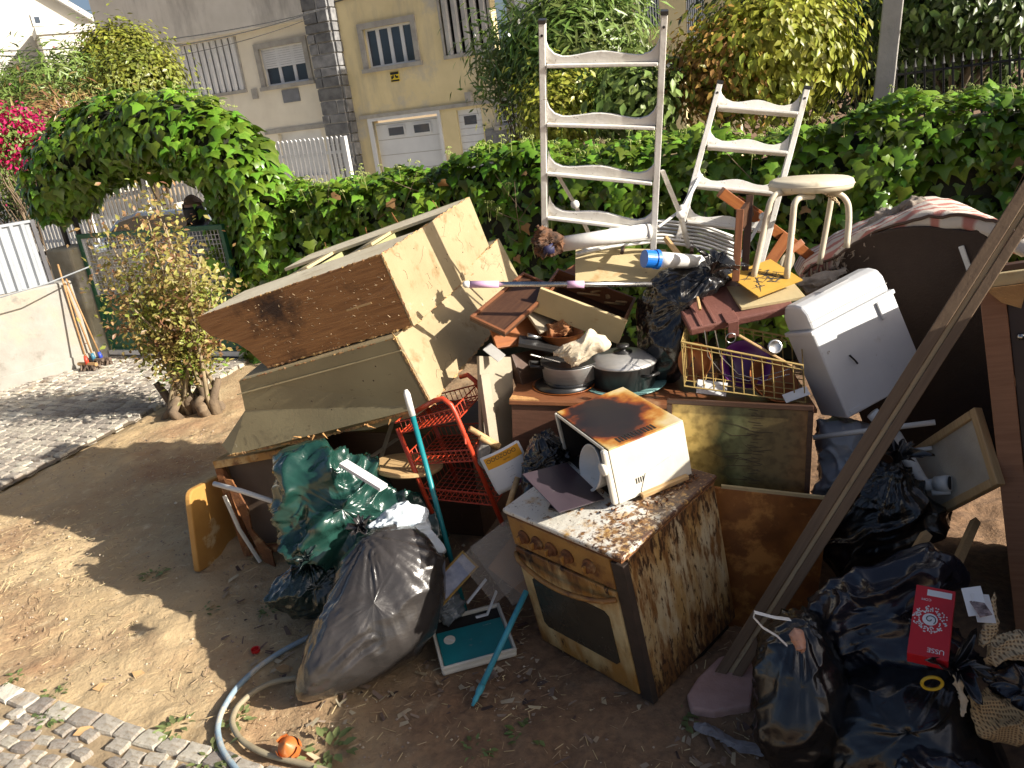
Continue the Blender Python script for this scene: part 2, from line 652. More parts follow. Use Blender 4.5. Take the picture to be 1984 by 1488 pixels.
# --- ivy hedge ------------------------------------------------------------------
def hedge_top(s1):
    return 1.80 + 0.07 * np.sin(s1 * 1.7) + 0.05 * np.sin(s1 * 4.1 + 1) + 0.03 * np.sin(s1 * 9) + 0.02 * np.clip(s1, -6, 8)


hedge = thing('ivy_hedge', 'long clipped ivy hedge with pale flower heads behind the rubbish pile', 'hedge', W(0, 6.8))
HF, HD = 6.42, 0.75
H0, H1 = -6.25, 5.6
core = MB()
seg = np.linspace(H0, H1, 60)
prof = lambda t: [(HF + .10, 0), (HF + .13, t - .2), (HF + .25, t - .1), (HF + HD - .2, t - .1), (HF + HD - .1, t - .3), (HF + HD - .1, 0)]
vs, fs = [], []
for i, s in enumerate(seg):
    for (a, z) in prof(hedge_top(s)):
        vs.append(W(s, a, z))
for i in range(len(seg) - 1):
    for j in range(6):
        fs.append((i * 6 + j, i * 6 + (j + 1) % 6, (i + 1) * 6 + (j + 1) % 6, (i + 1) * 6 + j))
fs += [tuple(range(6)), tuple(range((len(seg) - 1) * 6, len(seg) * 6))[::-1]]
core.add(vs, fs)
ob('dark_core', core, m_core, hedge)
n = 17500
s = rng.uniform(H0, H1, n)
t = hedge_top(s)
q = rng.random(n)
front = q < 0.62
zz = np.where(front, rng.uniform(0.08, 1, n) ** 0.85 * (t + .02), t + rng.uniform(-.02, .06, n))
dd = np.where(front, rng.normal(0.02, .055, n), rng.uniform(0, HD, n))
bulge = 0.12 * vnoise(np.stack([s * 1.6, zz * 1.8, s * 0], -1), 4) + 0.10 * vnoise(np.stack([s * 4.5, zz * 4.5, s * 0], -1), 14)
edge = np.clip((zz - (t - .25)) / .25, 0, 1) ** 2 * .12 * front
pos = W(0, 0)[None] + E1[None] * s[:, None] + E2[None] * (HF + dd + edge + np.where(front, -bulge, 0))[:, None]
pos[:, 2] = zz + np.where(front, 0, .06 * vnoise(np.stack([s * 3, dd * 3, s * 0], -1), 9))
upz = np.array([0, 0, 1.0])
nrm = np.where(front[:, None], -E2[None] * 1.0 + upz * (0.35 + 0.9 * np.clip((zz - t + .3) / .3, 0, 1))[:, None], upz[None] - E2[None] * .3) + rnd(n) * .65
tip = np.where(front[:, None], -upz[None] * 1.0 - E2[None] * .3, -E2[None] * .8 + rnd(n) * .8) + rnd(n) * .45
size = np.clip(rng.lognormal(np.log(.085), .32, n), .04, .16) * np.where(s > 1.5, 1.15, 1.0) * np.where(front, 1.0, .85)
mask = leaf_objects(pos, nrm, tip, size, T_IVY, m_ivy, hedge)
stuff(link('foliage', leaf_mesh('foliage', pos[mask], nrm[mask], tip[mask], size[mask], T_IVY), m_ivy, hedge, smooth=False))
up = [W(a, HF + b, float(hedge_top(a))) for a, b in zip(rng.uniform(H0, H1, 230), rng.uniform(-.02, HD, 230))]
up += [W(a, HF - .03, float(b)) for a, b in zip(rng.uniform(H0, H1, 60), rng.uniform(.9, 1.6, 60))]
umbels(hedge, up, 3)
nd = 34
dsx, dzz = rng.uniform(H0, H1, nd), rng.uniform(.6, 1.7, nd)
dpos = E1[None] * dsx[:, None] + E2[None] * (HF - .06) + upz[None] * dzz[:, None]
stuff(link('dead_leaves', leaf_mesh('dead_leaves', dpos, -E2[None] + rnd(nd) * .8, -upz[None] + rnd(nd) * .6, rng.uniform(.06, .11, nd), T_IVY), M('dead_ivy', (.30, .17, .06), (.2, .11, .04), 6, rough=.8, bump=0), hedge))
vt = MB()
for i in range(60):
    a0, z0 = rng.uniform(H0, H1), rng.uniform(.4, 1.6)
    p_ = W(a0, HF + .02, z0)
    q_ = p_ + E1 * rng.uniform(-.4, .4) + upz * rng.uniform(.1, .5) - E2 * rng.uniform(-.02, .1)
    vt.tube([p_, (p_ + q_) / 2 - E2 * .03, q_], [.004, .003, .0015], 4)
stuff(ob('vines', vt, m_bark, hedge))

# --- ivy arch over the gate ---------------------------------------------------------
arch = thing('ivy_arch', 'rounded ivy arch growing over the green garden gate', 'arch', W(-7.2, 6.6))
apx = [(128, 415), (118, 360), (150, 305), (215, 268), (300, 250), (385, 262), (458, 305), (502, 370), (520, 450), (526, 540), (520, 640), (530, 720)]
apt = [PL(a, b, 6.55) for a, b in apx]
ctl = np.array(apt)
tt = np.linspace(0, len(ctl) - 1, 120)
cl = np.stack([np.interp(tt, np.arange(len(ctl)), ctl[:, k]) for k in range(3)], -1)
for _ in range(6):
    cl[1:-1] = (cl[:-2] + cl[1:-1] * 2 + cl[2:]) / 4
rad = np.interp(np.linspace(0, 1, 120), [0, .12, .45, .6, .72, 1], [.27, .40, .38, .30, .24, .26])
mbc = MB()
mbc.tube(list(cl[::4]), list(rad[::4] * .72), 10)
ob('dark_core', mbc, m_core, arch, smooth=True)
n = 5200
ti = rng.uniform(0, 118.9, n)
i0 = ti.astype(int)
fr_ = (ti - i0)[:, None]
cc = cl[i0] * (1 - fr_) + cl[i0 + 1] * fr_
tg = nzr(cl[np.minimum(i0 + 2, 119)] - cl[np.maximum(i0 - 2, 0)])
w = rng.uniform(0, 2 * np.pi, n)
bx = np.cross(tg, E2[None])
od = np.cos(w)[:, None] * nzr(bx) + np.sin(w)[:, None] * E2[None]
rr = rad[i0] * (1 + rng.normal(0, .09, n)) * (1 + .16 * vnoise(cc * 3.0 + od * 1.5, 5))
pos = cc + od * rr[:, None] * np.array([1, 1, 1])[None]
nrm = od + upz[None] * .35 + rnd(n) * .6
tip = -upz[None] + od * .25 + rnd(n) * .5
size = np.clip(rng.lognormal(np.log(.105), .3, n), .05, .18)
mask = leaf_objects(pos, nrm, tip, size, T_IVY, m_ivy, arch)
stuff(link('foliage', leaf_mesh('foliage', pos[mask], nrm[mask], tip[mask], size[mask], T_IVY), m_ivy, arch))
topm = (od[:, 2] > .75)
umbels(arch, list(pos[topm][:70]), 8)


# --- trees and shrubs ----------------------------------------------------------------
def plant(name, label, cat, base, c, radii, nclump, per, size, T, mat, seed, trunk_r=.022, clump=.25, droop=.3, upright=0.0, group=None, fl=None, limbs=16, hollow=.55, fn=0):
    """trunk with limbs and a crown of leaf clumps; fl = (material, number, size) of blossoms"""
    r = np.random.default_rng(seed)
    root = thing(name, label, cat, base, group)
    c = np.asarray(c, float)
    radii = np.asarray(radii, float)
    d = nzr(r.normal(size=(nclump, 3)))
    rad_ = r.uniform(hollow, 1.0, nclump) ** .6
    cen = c + d * rad_[:, None] * radii * (1 + .22 * vnoise(d * 2.2, seed))[:, None]
    k = r.integers(0, nclump, nclump * per)
    off = r.normal(size=(len(k), 3)) * clump * (0.6 + .8 * r.random(nclump))[k][:, None]
    pos = cen[k] + off
    pos[:, 2] = np.maximum(pos[:, 2], base[2] + .05)
    out = nzr(pos - c) + nzr(off) * .6
    nrm = out + upz * .4 + rnd(len(pos)) * .7
    tip = nzr(off) * .7 + out * .5 - upz * droop + upz * upright + rnd(len(pos)) * .4
    sz = size * r.uniform(.65, 1.25, len(pos))
    mt = MB()
    b = np.asarray(base, float)
    top = c - np.array([0, 0, radii[2] * .2])
    mt.tube([b - [0, 0, .1], b + (top - b) * .5 + r.normal(size=3) * trunk_r, top], [trunk_r, trunk_r * .75, trunk_r * .4], 7)
    for j in range(limbs):
        e = cen[r.integers(0, nclump)]
        s_ = b + (top - b) * r.uniform(.3, .9)
        mt.tube([s_, (s_ + e) / 2 + r.normal(size=3) * .06 * radii[0], e], [trunk_r * .5, trunk_r * .35, trunk_r * .12], 5)
    ob('trunk', mt, m_bark, root, smooth=True)
    crown = stuff(link('crown', leaf_mesh('crown', pos, nrm, tip, sz, T), mat, root))
    if fl:
        fm, nf, fs_ = fl
        kk = r.integers(0, nclump, nf)
        fp = cen[kk] + nzr(cen[kk] - c) * clump * .7 + r.normal(size=(nf, 3)) * clump * .6
        stuff(link('blossom', leaf_mesh('blossom', fp, rnd(nf) + upz * .3 - E2 * .8, rnd(nf), fs_ * r.uniform(.6, 1.2, nf), T_OVAL), fm, root))
    return root


m_ole = lm('oleander_leaf', (0.13, 0.22, 0.04), (0.20, 0.27, 0.07), .3)
m_olr = lm('oleander_red', (0.28, 0.15, 0.07), (0.2, 0.2, 0.06), .3)
m_tree = lm('laurel_leaf', (0.25, 0.26, 0.035), (0.15, 0.18, 0.03), .25)
m_yel = lm('privet_leaf', (0.40, 0.41, 0.055), (0.28, 0.32, 0.045), .35)
m_oran = lm('dry_blossom', (0.52, 0.32, 0.07), (0.42, 0.24, 0.06), .25, .7)
m_dkt = lm('dark_leaf', (0.028, 0.05, 0.014), (0.05, 0.08, 0.02), .15)
m_pink = lm('pink_blossom', (0.6, 0.28, 0.3), (0.55, 0.2, 0.22), .2, .6, .2)
m_mag = lm('bougainvillea', (0.62, 0.02, 0.16), (0.5, 0.01, 0.10), .3, .6, .2)
m_wfl = lm('white_blossom', (0.75, 0.74, 0.7), (0.7, 0.7, 0.6), .2, .6, .1)


def gz(p, z=0.0):
    p = np.array(p, float)
    p[2] = z
    return p


def shrub(name, label, cat, px, s2, rpx, *a, base=0.0, rz=None, ry=.8, **k):
    c = PL(px[0], px[1], s2)
    dep = (c - CC) @ CF
    rx = rpx[0] * dep / FPX
    rzz = rpx[1] * dep / FPX
    return plant(name, label, cat, gz(c, base), c, (rx, max(.4, rx * ry), rzz), *a, **k)


shrub('laurel_tree', 'round clipped olive green tree above the pink oleander', 'tree', (236, 128), 12.5, (72, 62), 170, 130, .10, T_OVAL, m_tree, 21, trunk_r=.1, clump=.17, hollow=.3)
shrub('laurel_shrub', 'glossy green shrub directly under the round clipped tree', 'shrub', (272, 172), 11.6, (62, 45), 90, 100, .10, T_OVAL, m_tree, 22, clump=.2)
shrub('oleander', 'pink flowering oleander beside the round tree on the left', 'shrub', (110, 205), 11.5, (140, 72), 170, 70, .22, T_LANCE, m_ole, 23, clump=.26, upright=.7, fl=(m_pink, 190, .07))
shrub('oleander', 'reddish brown oleander between the ivy arch and the magenta flowers', 'shrub', (120, 258), 10.6, (120, 50), 130, 70, .2, T_LANCE, m_olr, 24, clump=.24, upright=.6, fl=(m_pink, 120, .06))
shrub('bougainvillea', 'bright magenta bougainvillea at the left edge beside the arch', 'shrub', (18, 268), 7.6, (58, 34), 60, 40, .06, T_OVAL, m_ole, 25, clump=.12, fl=(m_mag, 2600, .07))
shrub('leafy_shrub', 'light green shrub with red blossoms under the magenta bougainvillea', 'shrub', (15, 320), 8.9, (58, 58), 60, 50, .07, T_OVAL, m_ole, 26, clump=.14, fl=(m_mag, 60, .06))
shrub('garden_shrub', 'dark small-leaved shrub in front of the left picket fence', 'shrub', (25, 400), 9.2, (58, 26), 40, 40, .06, T_OVAL, m_dkt, 27, clump=.12)
shrub('oleander', 'tall white flowering oleander behind the open stepladder', 'shrub', (1120, 105), 10.0, (115, 120), 150, 70, .21, T_LANCE, m_ole, 28, clump=.2, upright=.6, fl=(m_wfl, 150, .06))
shrub('oleander', 'low side branch of white oleander before the louvred window', 'shrub', (985, 120), 10.2, (55, 75), 40, 40, .17, T_LANCE, m_ole, 29, clump=.16, upright=.6, fl=(m_wfl, 50, .06))
shrub('garden_bush', 'yellow green bush under the white oleander', 'shrub', (1080, 215), 9.0, (70, 55), 60, 50, .08, T_OVAL, m_yel, 30, clump=.15)
shrub('garden_bush', 'broad-leaved green bush seen through the ladder rungs', 'shrub', (1235, 190), 9.0, (75, 45), 50, 40, .13, T_OVAL, m_ole, 31, clump=.16)
shrub('privet_bush', 'big yellow green privet bush with dried orange blossom', 'shrub', (1500, 105), 9.4, (118, 88), 160, 80, .105, T_OVAL, m_yel, 32, clump=.17, droop=.7, fl=(m_oran, 260, .05))
shrub('privet_bush', 'orange brown faded lower bush left of the big privet', 'shrub', (1390, 140), 9.2, (62, 62), 60, 50, .08, T_OVAL, m_oran, 33, clump=.14, fl=(m_yel, 700, .08))
shrub('shade_tree', 'dark tree behind the yellow privet bush', 'tree', (1560, 20), 14.5, (170, 100), 120, 60, .16, T_OVAL, m_dkt, 34, trunk_r=.12, clump=.35)
shrub('shade_tree', 'dark tree overhanging the iron railing at the right edge', 'tree', (1860, 15), 10.4, (140, 62), 120, 70, .11, T_OVAL, lm('shade_leaf', (.06, .10, .022), (.09, .14, .03), .2), 35, trunk_r=.1, clump=.22, base=1.0)
shrub('shade_tree', 'very dark evergreen filling the gap left of the concrete post', 'tree', (1680, 60), 12.5, (95, 110), 100, 60, .14, T_OVAL, m_dkt, 36, trunk_r=.1, clump=.3)
shrub('shade_tree', 'dark evergreen behind the tree over the railing', 'tree', (1840, 40), 13.2, (190, 100), 120, 60, .16, T_OVAL, m_dkt, 37, trunk_r=.12, clump=.35, base=1.0)

# --- sloping bank behind the railing -------------------------------------------------
m_bank = M('leaf_litter', (0.30, 0.19, 0.10), (0.17, 0.10, 0.06), 6, rough=0.95, bump=1.0, bscale=25, layers=[((0.1, 0.13, 0.04), 3, .55, .65, GL), ((0.42, 0.3, 0.17), 20, .6, .7, GL)])
bs, bt = np.linspace(3.4, 16, 60), np.linspace(9.2, 20, 50)
BS, BT = np.meshgrid(bs, bt)
bz = 1.0 + np.clip(BT - 9.6, 0, 4) * .42 + .12 * fbm(np.stack([BS, BT, BS * 0], -1) * 1.3, 6, 3) + np.clip(BS - 5, -1.6, 3) * .06
bp = BS[..., None] * E1 + BT[..., None] * E2 + np.stack([BS * 0, BS * 0, bz], -1)
ii = np.arange(bs.size * bt.size).reshape(bt.size, bs.size)
struct(link('bank', mesh_np('bank', bp.reshape(-1, 3), np.stack([ii[:-1, :-1], ii[:-1, 1:], ii[1:, 1:], ii[1:, :-1]], -1).reshape(-1, 4)), m_bank, smooth=True))
nl = 2600
pick = rng.integers(0, bp.reshape(-1, 3).shape[0], nl)
lp = bp.reshape(-1, 3)[pick] + rng.normal(size=(nl, 3)) * [.12, .12, .015] + [0, 0, .03]
stuff(link('fallen_leaves', leaf_mesh('fallen_leaves', lp, upz + rnd(nl) * .8, rnd(nl), rng.uniform(.05, .12, nl), T_OVAL), m_oran))
bpy.data.objects['fallen_leaves']['label'] = 'dry brown leaves scattered over the bank behind the railing'
bpy.data.objects['fallen_leaves']['category'] = 'leaves'

# iron railing with spear heads
m_iron = M('black_iron', (0.012, 0.012, 0.013), rough=0.5, bump=0.1)
rail = thing('iron_railing', 'black wrought iron railing with spear tops above the hedge', 'railing', PL(1850, 160, 9.3))
ra, rb = PL(1685, 130, 9.3), PL(2010, 118, 9.3)
k = 0
px = 1700
while px < 2000:
    f = (px - 1700) / 300
    top = PL(px, 133 - 40 * f - 6, 9.3)
    bot = PL(px, 250 - 40 * f, 9.3)
    mb = MB()
    mb.tube([bot, top - [0, 0, .07]], .011, 6)
    mb.lathe([(.004, 0), (.02, .02), (.012, .045), (.0005, .10)], 6, Matrix.Translation(Vector(top - [0, 0, .08])))
    ob('picket', mb, m_iron, rail)
    px += 18.4
for dy in (18, 100):
    mb = MB()
    mb.tube([PL(1690, 133 + dy, 9.3), PL(2005, 93 + dy, 9.3)], .012, 4)
    ob('crossbar', mb, m_iron, rail)

m_conc = M('concrete', (0.52, 0.50, 0.46), (0.36, 0.34, 0.31), 3, rough=0.85, bump=0.5, bscale=25, layers=[((0.2, 0.19, 0.17), 5, .58, .7, (1, 1, .3))])
a, b = PL(1737, -60, 9.2), PL(1708, 215, 9.2)
mb = MB()
mb.loft([b - E1 * .09 - E2 * .08, b + E1 * .09 - E2 * .08, b + E1 * .09 + E2 * .08, b - E1 * .09 + E2 * .08], a - b)
tag(ob('concrete_post', mb, m_conc, bev=.01), 'pale leaning concrete post beside the iron railing', 'post')
# ================================================================== HOUSES
KF = 1.353
F0 = P(690, 230, 17.0 * KF)
FM = Matrix(((E1[0], E2[0], 0, F0[0]), (E1[1], E2[1], 0, F0[1]), (0, 0, 1, 0), (0, 0, 0, 1)))
cu = lambda u: u * KF
cz = lambda z: 2.3 + (z - 2.3) * KF
m_cream = M('cream_render', (0.78, 0.72, 0.59), (0.70, 0.64, 0.52), 1.5, rough=0.9, bump=0.25, bscale=40, layers=[((0.38, 0.36, 0.31), 1.2, .6, .8, (1, 1, .25))])
m_tan = M('tan_render', (0.74, 0.62, 0.36), (0.66, 0.55, 0.31), 1.5, rough=0.9, bump=0.25, bscale=40, layers=[((0.42, 0.37, 0.27), 1.3, .54, .76, (1, 1, .18)), ((0.5, 0.46, 0.38), .6, .56, .66, GL)])
m_grey = M('stained_grey_render', (0.66, 0.63, 0.57), (0.58, 0.55, 0.49), 1.5, rough=0.9, bump=0.25, bscale=40, layers=[((0.34, 0.32, 0.29), 1.1, .50, .70, (1, 1, .3))])
m_trim = M('stone_trim', (0.40, 0.38, 0.34), (0.30, 0.28, 0.25), 5, rough=0.85, bump=0.4)
m_bstone = M('dark_stone', (0.24, 0.24, 0.24), (0.12, 0.12, 0.125), 5, rough=0.85, bump=1.0, bscale=14, island=.3)
m_mort = M('pale_mortar', (0.6, 0.58, 0.54), (0.45, 0.43, 0.4), 9, rough=0.95, bump=0.6)
m_alu = M('louvre_metal', (0.68, 0.68, 0.68), (0.6, 0.6, 0.6), 3, rough=0.5, bump=0.05)
m_louv2 = M('louvre_concrete', (0.55, 0.53, 0.49), (0.42, 0.40, 0.37), 3, rough=0.8, bump=0.2)
m_shut = M('shutter_white', (0.68, 0.69, 0.70), (0.6, 0.6, 0.6), 3, rough=0.5, bump=0.05)
m_gdoor = M('door_white', (0.70, 0.71, 0.72), (0.64, 0.65, 0.66), 2, rough=0.5, bump=0.05)
m_glass = M('window_glass', (0.03, 0.05, 0.08), (0.02, 0.03, 0.05), 1, rough=0.06, bump=0.02, spec=1.0, rvar=.02)
m_wht = M('white_wall', (0.60, 0.58, 0.51), (0.55, 0.53, 0.47), 2, rough=0.9, bump=0.2)
m_ytop = M('sign_yellow', (0.8, 0.6, 0.02), (0.75, 0.55, 0.02), 5, rough=0.5, bump=0)
m_blk = M('sign_black', (0.01, 0.01, 0.01), rough=0.5, bump=0)
m_brown = M('brown_door', (0.09, 0.05, 0.035), (0.06, 0.035, 0.025), 5, rough=0.6)
m_bluegrey = M('porch_wall', (0.62, 0.63, 0.64), (0.55, 0.56, 0.57), 2, rough=0.85, bump=.1)
m_rooft = M('roof_edge', (0.55, 0.54, 0.52), (0.45, 0.44, 0.42), 4, rough=.8)


def wall(name, mat, parent, u0, u1, z0, z1, holes, y0=0.0, y1=0.3, mx=FM):
    us = sorted({u0, u1} | {h[0] for h in holes} | {h[1] for h in holes})
    zs = sorted({z0, z1} | {h[2] for h in holes} | {h[3] for h in holes})
    mb = MB()
    for i in range(len(us) - 1):
        for j in range(len(zs) - 1):
            um, zm = (us[i] + us[i + 1]) / 2, (zs[j] + zs[j + 1]) / 2
            if any(h[0] < um < h[1] and h[2] < zm < h[3] for h in holes):
                continue
            mb.box(us[i], us[i + 1], y0, y1, zs[j], zs[j + 1])
    return ob(name, mb, mat, parent, mx)


def bxp(name, mat, parent, u0, u1, y0, y1, z0, z1, mx=FM, bev=0.0):
    return ob(name, MB().box(u0, u1, y0, y1, z0, z1), mat, parent, mx, bev=bev)


def window(parent, u0, u1, z0, z1, panes, shutter=0.0, frame_w=.14, mx=FM, trim=m_trim):
    mb = MB()
    mb.box(u0 - frame_w, u1 + frame_w, -.06, .02, z1, z1 + frame_w)
    mb.box(u0 - frame_w, u0, -.06, .02, z0, z1)
    mb.box(u1, u1 + frame_w, -.06, .02, z0, z1)
    w = ob('window', mb, trim, parent, mx)
    bxp('sill', trim, w, u0 - frame_w - .04, u1 + frame_w + .04, -.10, .05, z0 - .10, z0, mx)
    bw = .05
    n = panes
    pw = (u1 - u0) / n
    for i in range(n):
        a, b = u0 + i * pw, u0 + (i + 1) * pw
        f = MB()
        f.box(a, a + bw, .10, .15, z0, z1)
        f.box(b - bw, b, .10, .15, z0, z1)
        f.box(a + bw, b - bw, .10, .15, z0, z0 + bw)
        f.box(a + bw, b - bw, .10, .15, z1 - bw, z1)
        ob('frame', f, m_gdoor, w, mx)
        bxp('pane', m_glass, w, a + bw, b - bw, .125, .135, z0 + bw, z1 - bw, mx)
    if shutter:
        zc = z1 - (z1 - z0) * shutter
        k = 0
        z = z1
        sm = MB()
        while z > zc:
            sm.box(u0 + .01, u1 - .01, .06, .085, z - .055, z - .004)
            z -= .058
        ob('roller_shutter', sm, m_shut, w, mx)
    return w


def louvres(parent, u0, u1, z0, z1, n, mat, depth=.16, mx=FM, w=.5):
    f = ob('louvre_frame', MB().box(u0 - .06, u1 + .06, -.05, .3, z0 - .09, z0).box(u0 - .06, u0, -.03, .3, z0, z1).box(u1, u1 + .06, -.03, .3, z0, z1), m_trim, parent, mx)
    bxp('recess', m_dark, f, u0, u1, .28, .30, z0, z1, mx)
    p = (u1 - u0) / n
    for i in range(n):
        a = u0 + p * i + p * (1 - w) / 2
        mb = MB().prism([(a, .0), (a + p * w * .75, -.05), (a + p * w, .0), (a + p * w * .6, depth), (a + p * w * .15, depth)], z0, z1)
        ob('louvre', mb, mat, f, mx)


# cream half
ch = thing('cream_house', 'cream rendered house with grey stained parapet left of the stone pillar', 'house', FM @ Vector((cu(-3), 0, 0)))
uL, uM_ = cu(-4.95), cu(-.62)
hw1 = (cu(-2.02), cu(-.92), cz(3.06), cz(3.78))
hl1 = (cu(-4.1), cu(-2.58), cz(3.08), cz(4.1))
wall('wall', m_cream, ch, uL, uM_, 0.1, cz(4.16), [hw1, hl1, (cu(-2.0), cu(-.9), cz(1.2), cz(2.12))])
bxp('parapet', m_grey, ch, cu(-6.0), uM_, -.35, .3, cz(4.16), cz(6.2))
bxp('corner_panel', m_alu, ch, cu(-4.52), cu(-4.02), -.06, -.003, cz(3.05), cz(4.15))
window(ch, *hw1, 3, .52)
louvres(ch, *hl1, 9, m_alu, w=.82)
bxp('vent_panel', M('vent_grey', (.2, .21, .23), rough=.6), ch, cu(-1.66), cu(-1.24), -.03, .0, cz(2.70), cz(2.95))
bxp('letter_plate', m_trim, ch, cu(-2.42), cu(-2.28), -.04, .0, cz(2.86), cz(3.06))
bxp('garage_shutter', m_shut, ch, cu(-2.0), cu(-.9), .15, .2, cz(1.2), cz(2.12))
bxp('lintel', m_trim, ch, cu(-2.3), uM_, -.05, .02, cz(2.13), cz(2.22))
bxp('roof', m_grey, ch, cu(-6.0), uM_, .3, 8, cz(6.0), cz(6.2))
bxp('side_wall', m_wht, ch, cu(-5.0), cu(-4.9), .31, 8, .1, cz(4.15))
# stone pillar: blocks on a mortar core, part of the tan house
th = thing('tan_house', 'tan rendered house with white garage door right of the stone pillar', 'house', FM @ Vector((cu(2), 0, 0)))
pil = ob('stone_pillar', MB().box(cu(-.60), cu(-.07), -.30, .3, 0.1, cz(6.2)), m_mort, th, FM)
pil['label'] = 'rough dark stone pillar with pale mortar'
r_ = random.Random(4)
z = 0.1
k = 0
while z < cz(5.2):
    h = r_.uniform(.22, .36)
    split = r_.uniform(.3, .7)
    u0, u1 = cu(-.63), cu(-.04)
    cuts = [u0, u0 + (u1 - u0) * split, u1] if k % 3 else [u0, u1]
    for i in range(len(cuts) - 1):
        ob('stone', MB().box(cuts[i] + r_.uniform(.012, .03), cuts[i + 1] - r_.uniform(.012, .03), -.33 - r_.uniform(0, .05), -.28, z + .014, z + h - r_.uniform(.012, .03)), m_bstone, pil, FM, bev=.012)
    ob('stone', MB().box(cu(-.05), cu(-.02) + r_.uniform(0, .03), -.29, .0, z + .012, z + h - .012), m_bstone, pil, FM, bev=.012)
    z += h
    k += 1
hw2 = (cu(.50), cu(1.56), cz(3.10), cz(3.80))
hg, hd, hw3 = (cu(.36), cu(1.84), .1, cz(2.13)), (cu(2.24), cu(2.76), .1, cz(2.14)), (cu(3.12), cu(3.5), cz(1.78), cz(2.16))
hl2 = (cu(2.2), cu(3.14), cz(3.12), cz(5.0))
wall('wall', m_tan, th, cu(-.07), cu(3.2), .1, cz(6.0), [hw2, hg, hd, hl2, (cu(3.12), cu(3.2), hw3[2], hw3[3])])
wall('basement_wall', m_tan, th, cu(3.2), cu(4.6), .1, cz(3.03), [(cu(3.2), hw3[1], hw3[2], hw3[3])])
window(th, *hw2, 4, 0)
w = window(th, *hw3, 1, 0, .1)
for i in range(3):
    bxp('bar', m_shut, w, hw3[0], hw3[1], -.02, .0, hw3[2] + .1 + i * .14, hw3[2] + .12 + i * .14)
louvres(th, *hl2, 5, m_louv2, .22, w=.66)
bxp('string_course', m_trim, th, cu(.1), cu(4.6), -.07, -.002, cz(2.19), cz(2.26))
bxp('plinth', m_bstone, th, cu(2.8), cu(4.6), -.05, -.002, .1, cz(1.74))
gd = bxp('garage_door', m_gdoor, th, hg[0], hg[1], .14, .2, .1, hg[3] - .06)
gf = ob('garage_frame', MB().box(hg[0] - .12, hg[0], -.05, .1, .1, hg[3] + .08).box(hg[1], hg[1] + .08, -.05, .1, .1, hg[3] + .08).box(hg[0], hg[1], -.05, .1, hg[3], hg[3] + .08), m_shut, th, FM)
for i in range(5):
    bxp('groove', m_trim, gd, hg[0] + .02, hg[1] - .02, .134, .1398, .35 + i * .4, .362 + i * .4)
for (a, b) in ((cu(.66), cu(1.0)), (cu(1.24), cu(1.58))):
    f = bxp('door_window', m_shut, gd, a - .04, b + .04, .10, .139, cz(1.79), cz(2.0))
    bxp('pane', m_glass, f, a, b, .092, .0995, cz(1.82), cz(1.97))
sd = bxp('side_door', m_gdoor, th, hd[0], hd[1], .08, .14, .1, hd[3])
for i in range(12):
    bxp('groove', m_trim, sd, hd[0] + .02, hd[1] - .02, .074, .0798, .25 + i * .17, .258 + i * .17)
bxp('pane', m_glass, sd, cu(2.36), cu(2.62), .07, .0795, cz(1.86), cz(2.02))
sg = bxp('warning_sign', m_ytop, th, cu(.95), cu(1.14), -.02, -.004, cz(2.80), cz(2.98))
bxp('sign_band', m_blk, sg, cu(.955), cu(1.135), -.026, -.0205, cz(2.93), cz(2.975))
bxp('sign_band', m_blk, sg, cu(.955), cu(1.135), -.026, -.0205, cz(2.805), cz(2.835))
for (a, b, c_, d_) in ((.965, 1.0, 2.85, 2.905), (1.0, 1.025, 2.87, 2.925), (1.06, 1.12, 2.862, 2.90), (1.05, 1.08, 2.885, 2.92)):
    bxp('sign_mark', m_blk, sg, cu(a), cu(b), -.026, -.0205, cz(c_), cz(d_))
bxp('wall_lamp', m_trim, th, cu(2.52), cu(2.64), -.16, -.004, cz(2.27), cz(2.44))
bxp('porch_back', m_bluegrey, th, cu(3.2), cu(6.0), 1.0, 1.1, cz(2.9), cz(6.0))
bxp('porch_floor', m_trim, th, cu(3.2), cu(4.7), -.1, 1.0, cz(2.98), cz(3.06))
bxp('porch_door', m_brown, th, cu(3.42), cu(3.75), .92, .995, cz(3.06), cz(4.3))
bxp('porch_rail', m_gdoor, th, cu(3.68), cu(4.6), -.06, .0, cz(3.06), cz(3.95))
bxp('roof', m_grey, th, cu(-.07), cu(7.6), .0, 8, cz(6.0), cz(6.2))
# right wing with barred windows
hr = (cu(5.86), cu(6.26), cz(3.05), cz(3.9))
hr2 = (cu(6.68), cu(6.98), cz(2.72), cz(3.5))
wall('wing_wall', m_tan, th, cu(5.55), cu(7.5), .1, cz(6.0), [hr, hr2], -.3, 0.0)
for h in (hr, hr2):
    g = bxp('barred_window', m_glass, th, h[0], h[1], -.15, -.1, h[2], h[3])
    nb = 9
    for i in range(nb):
        u = h[0] + (h[1] - h[0]) * (i + .5) / nb
        bxp('bar', m_gdoor, g, u - .012, u + .012, -.27, -.24, h[2], h[3])
    for zq in (h[2] + .01, (h[2] + h[3]) / 2, h[3] - .05):
        bxp('bar', m_gdoor, g, h[0], h[1], -.238, -.215, zq, zq + .04)
st = ob('stair_parapet', MB().prism([(cu(5.0), cz(3.45)), (cu(6.75), cz(2.25)), (cu(6.75), .1), (cu(5.0), .1)], -1.2, -.95, 'y'), m_tan, th, FM)
ob('coping', MB().prism([(cu(4.98), cz(3.56)), (cu(6.8), cz(2.32)), (cu(6.8), cz(2.20)), (cu(4.98), cz(3.44))], -1.27, -.88, 'y'), m_conc, th, FM)

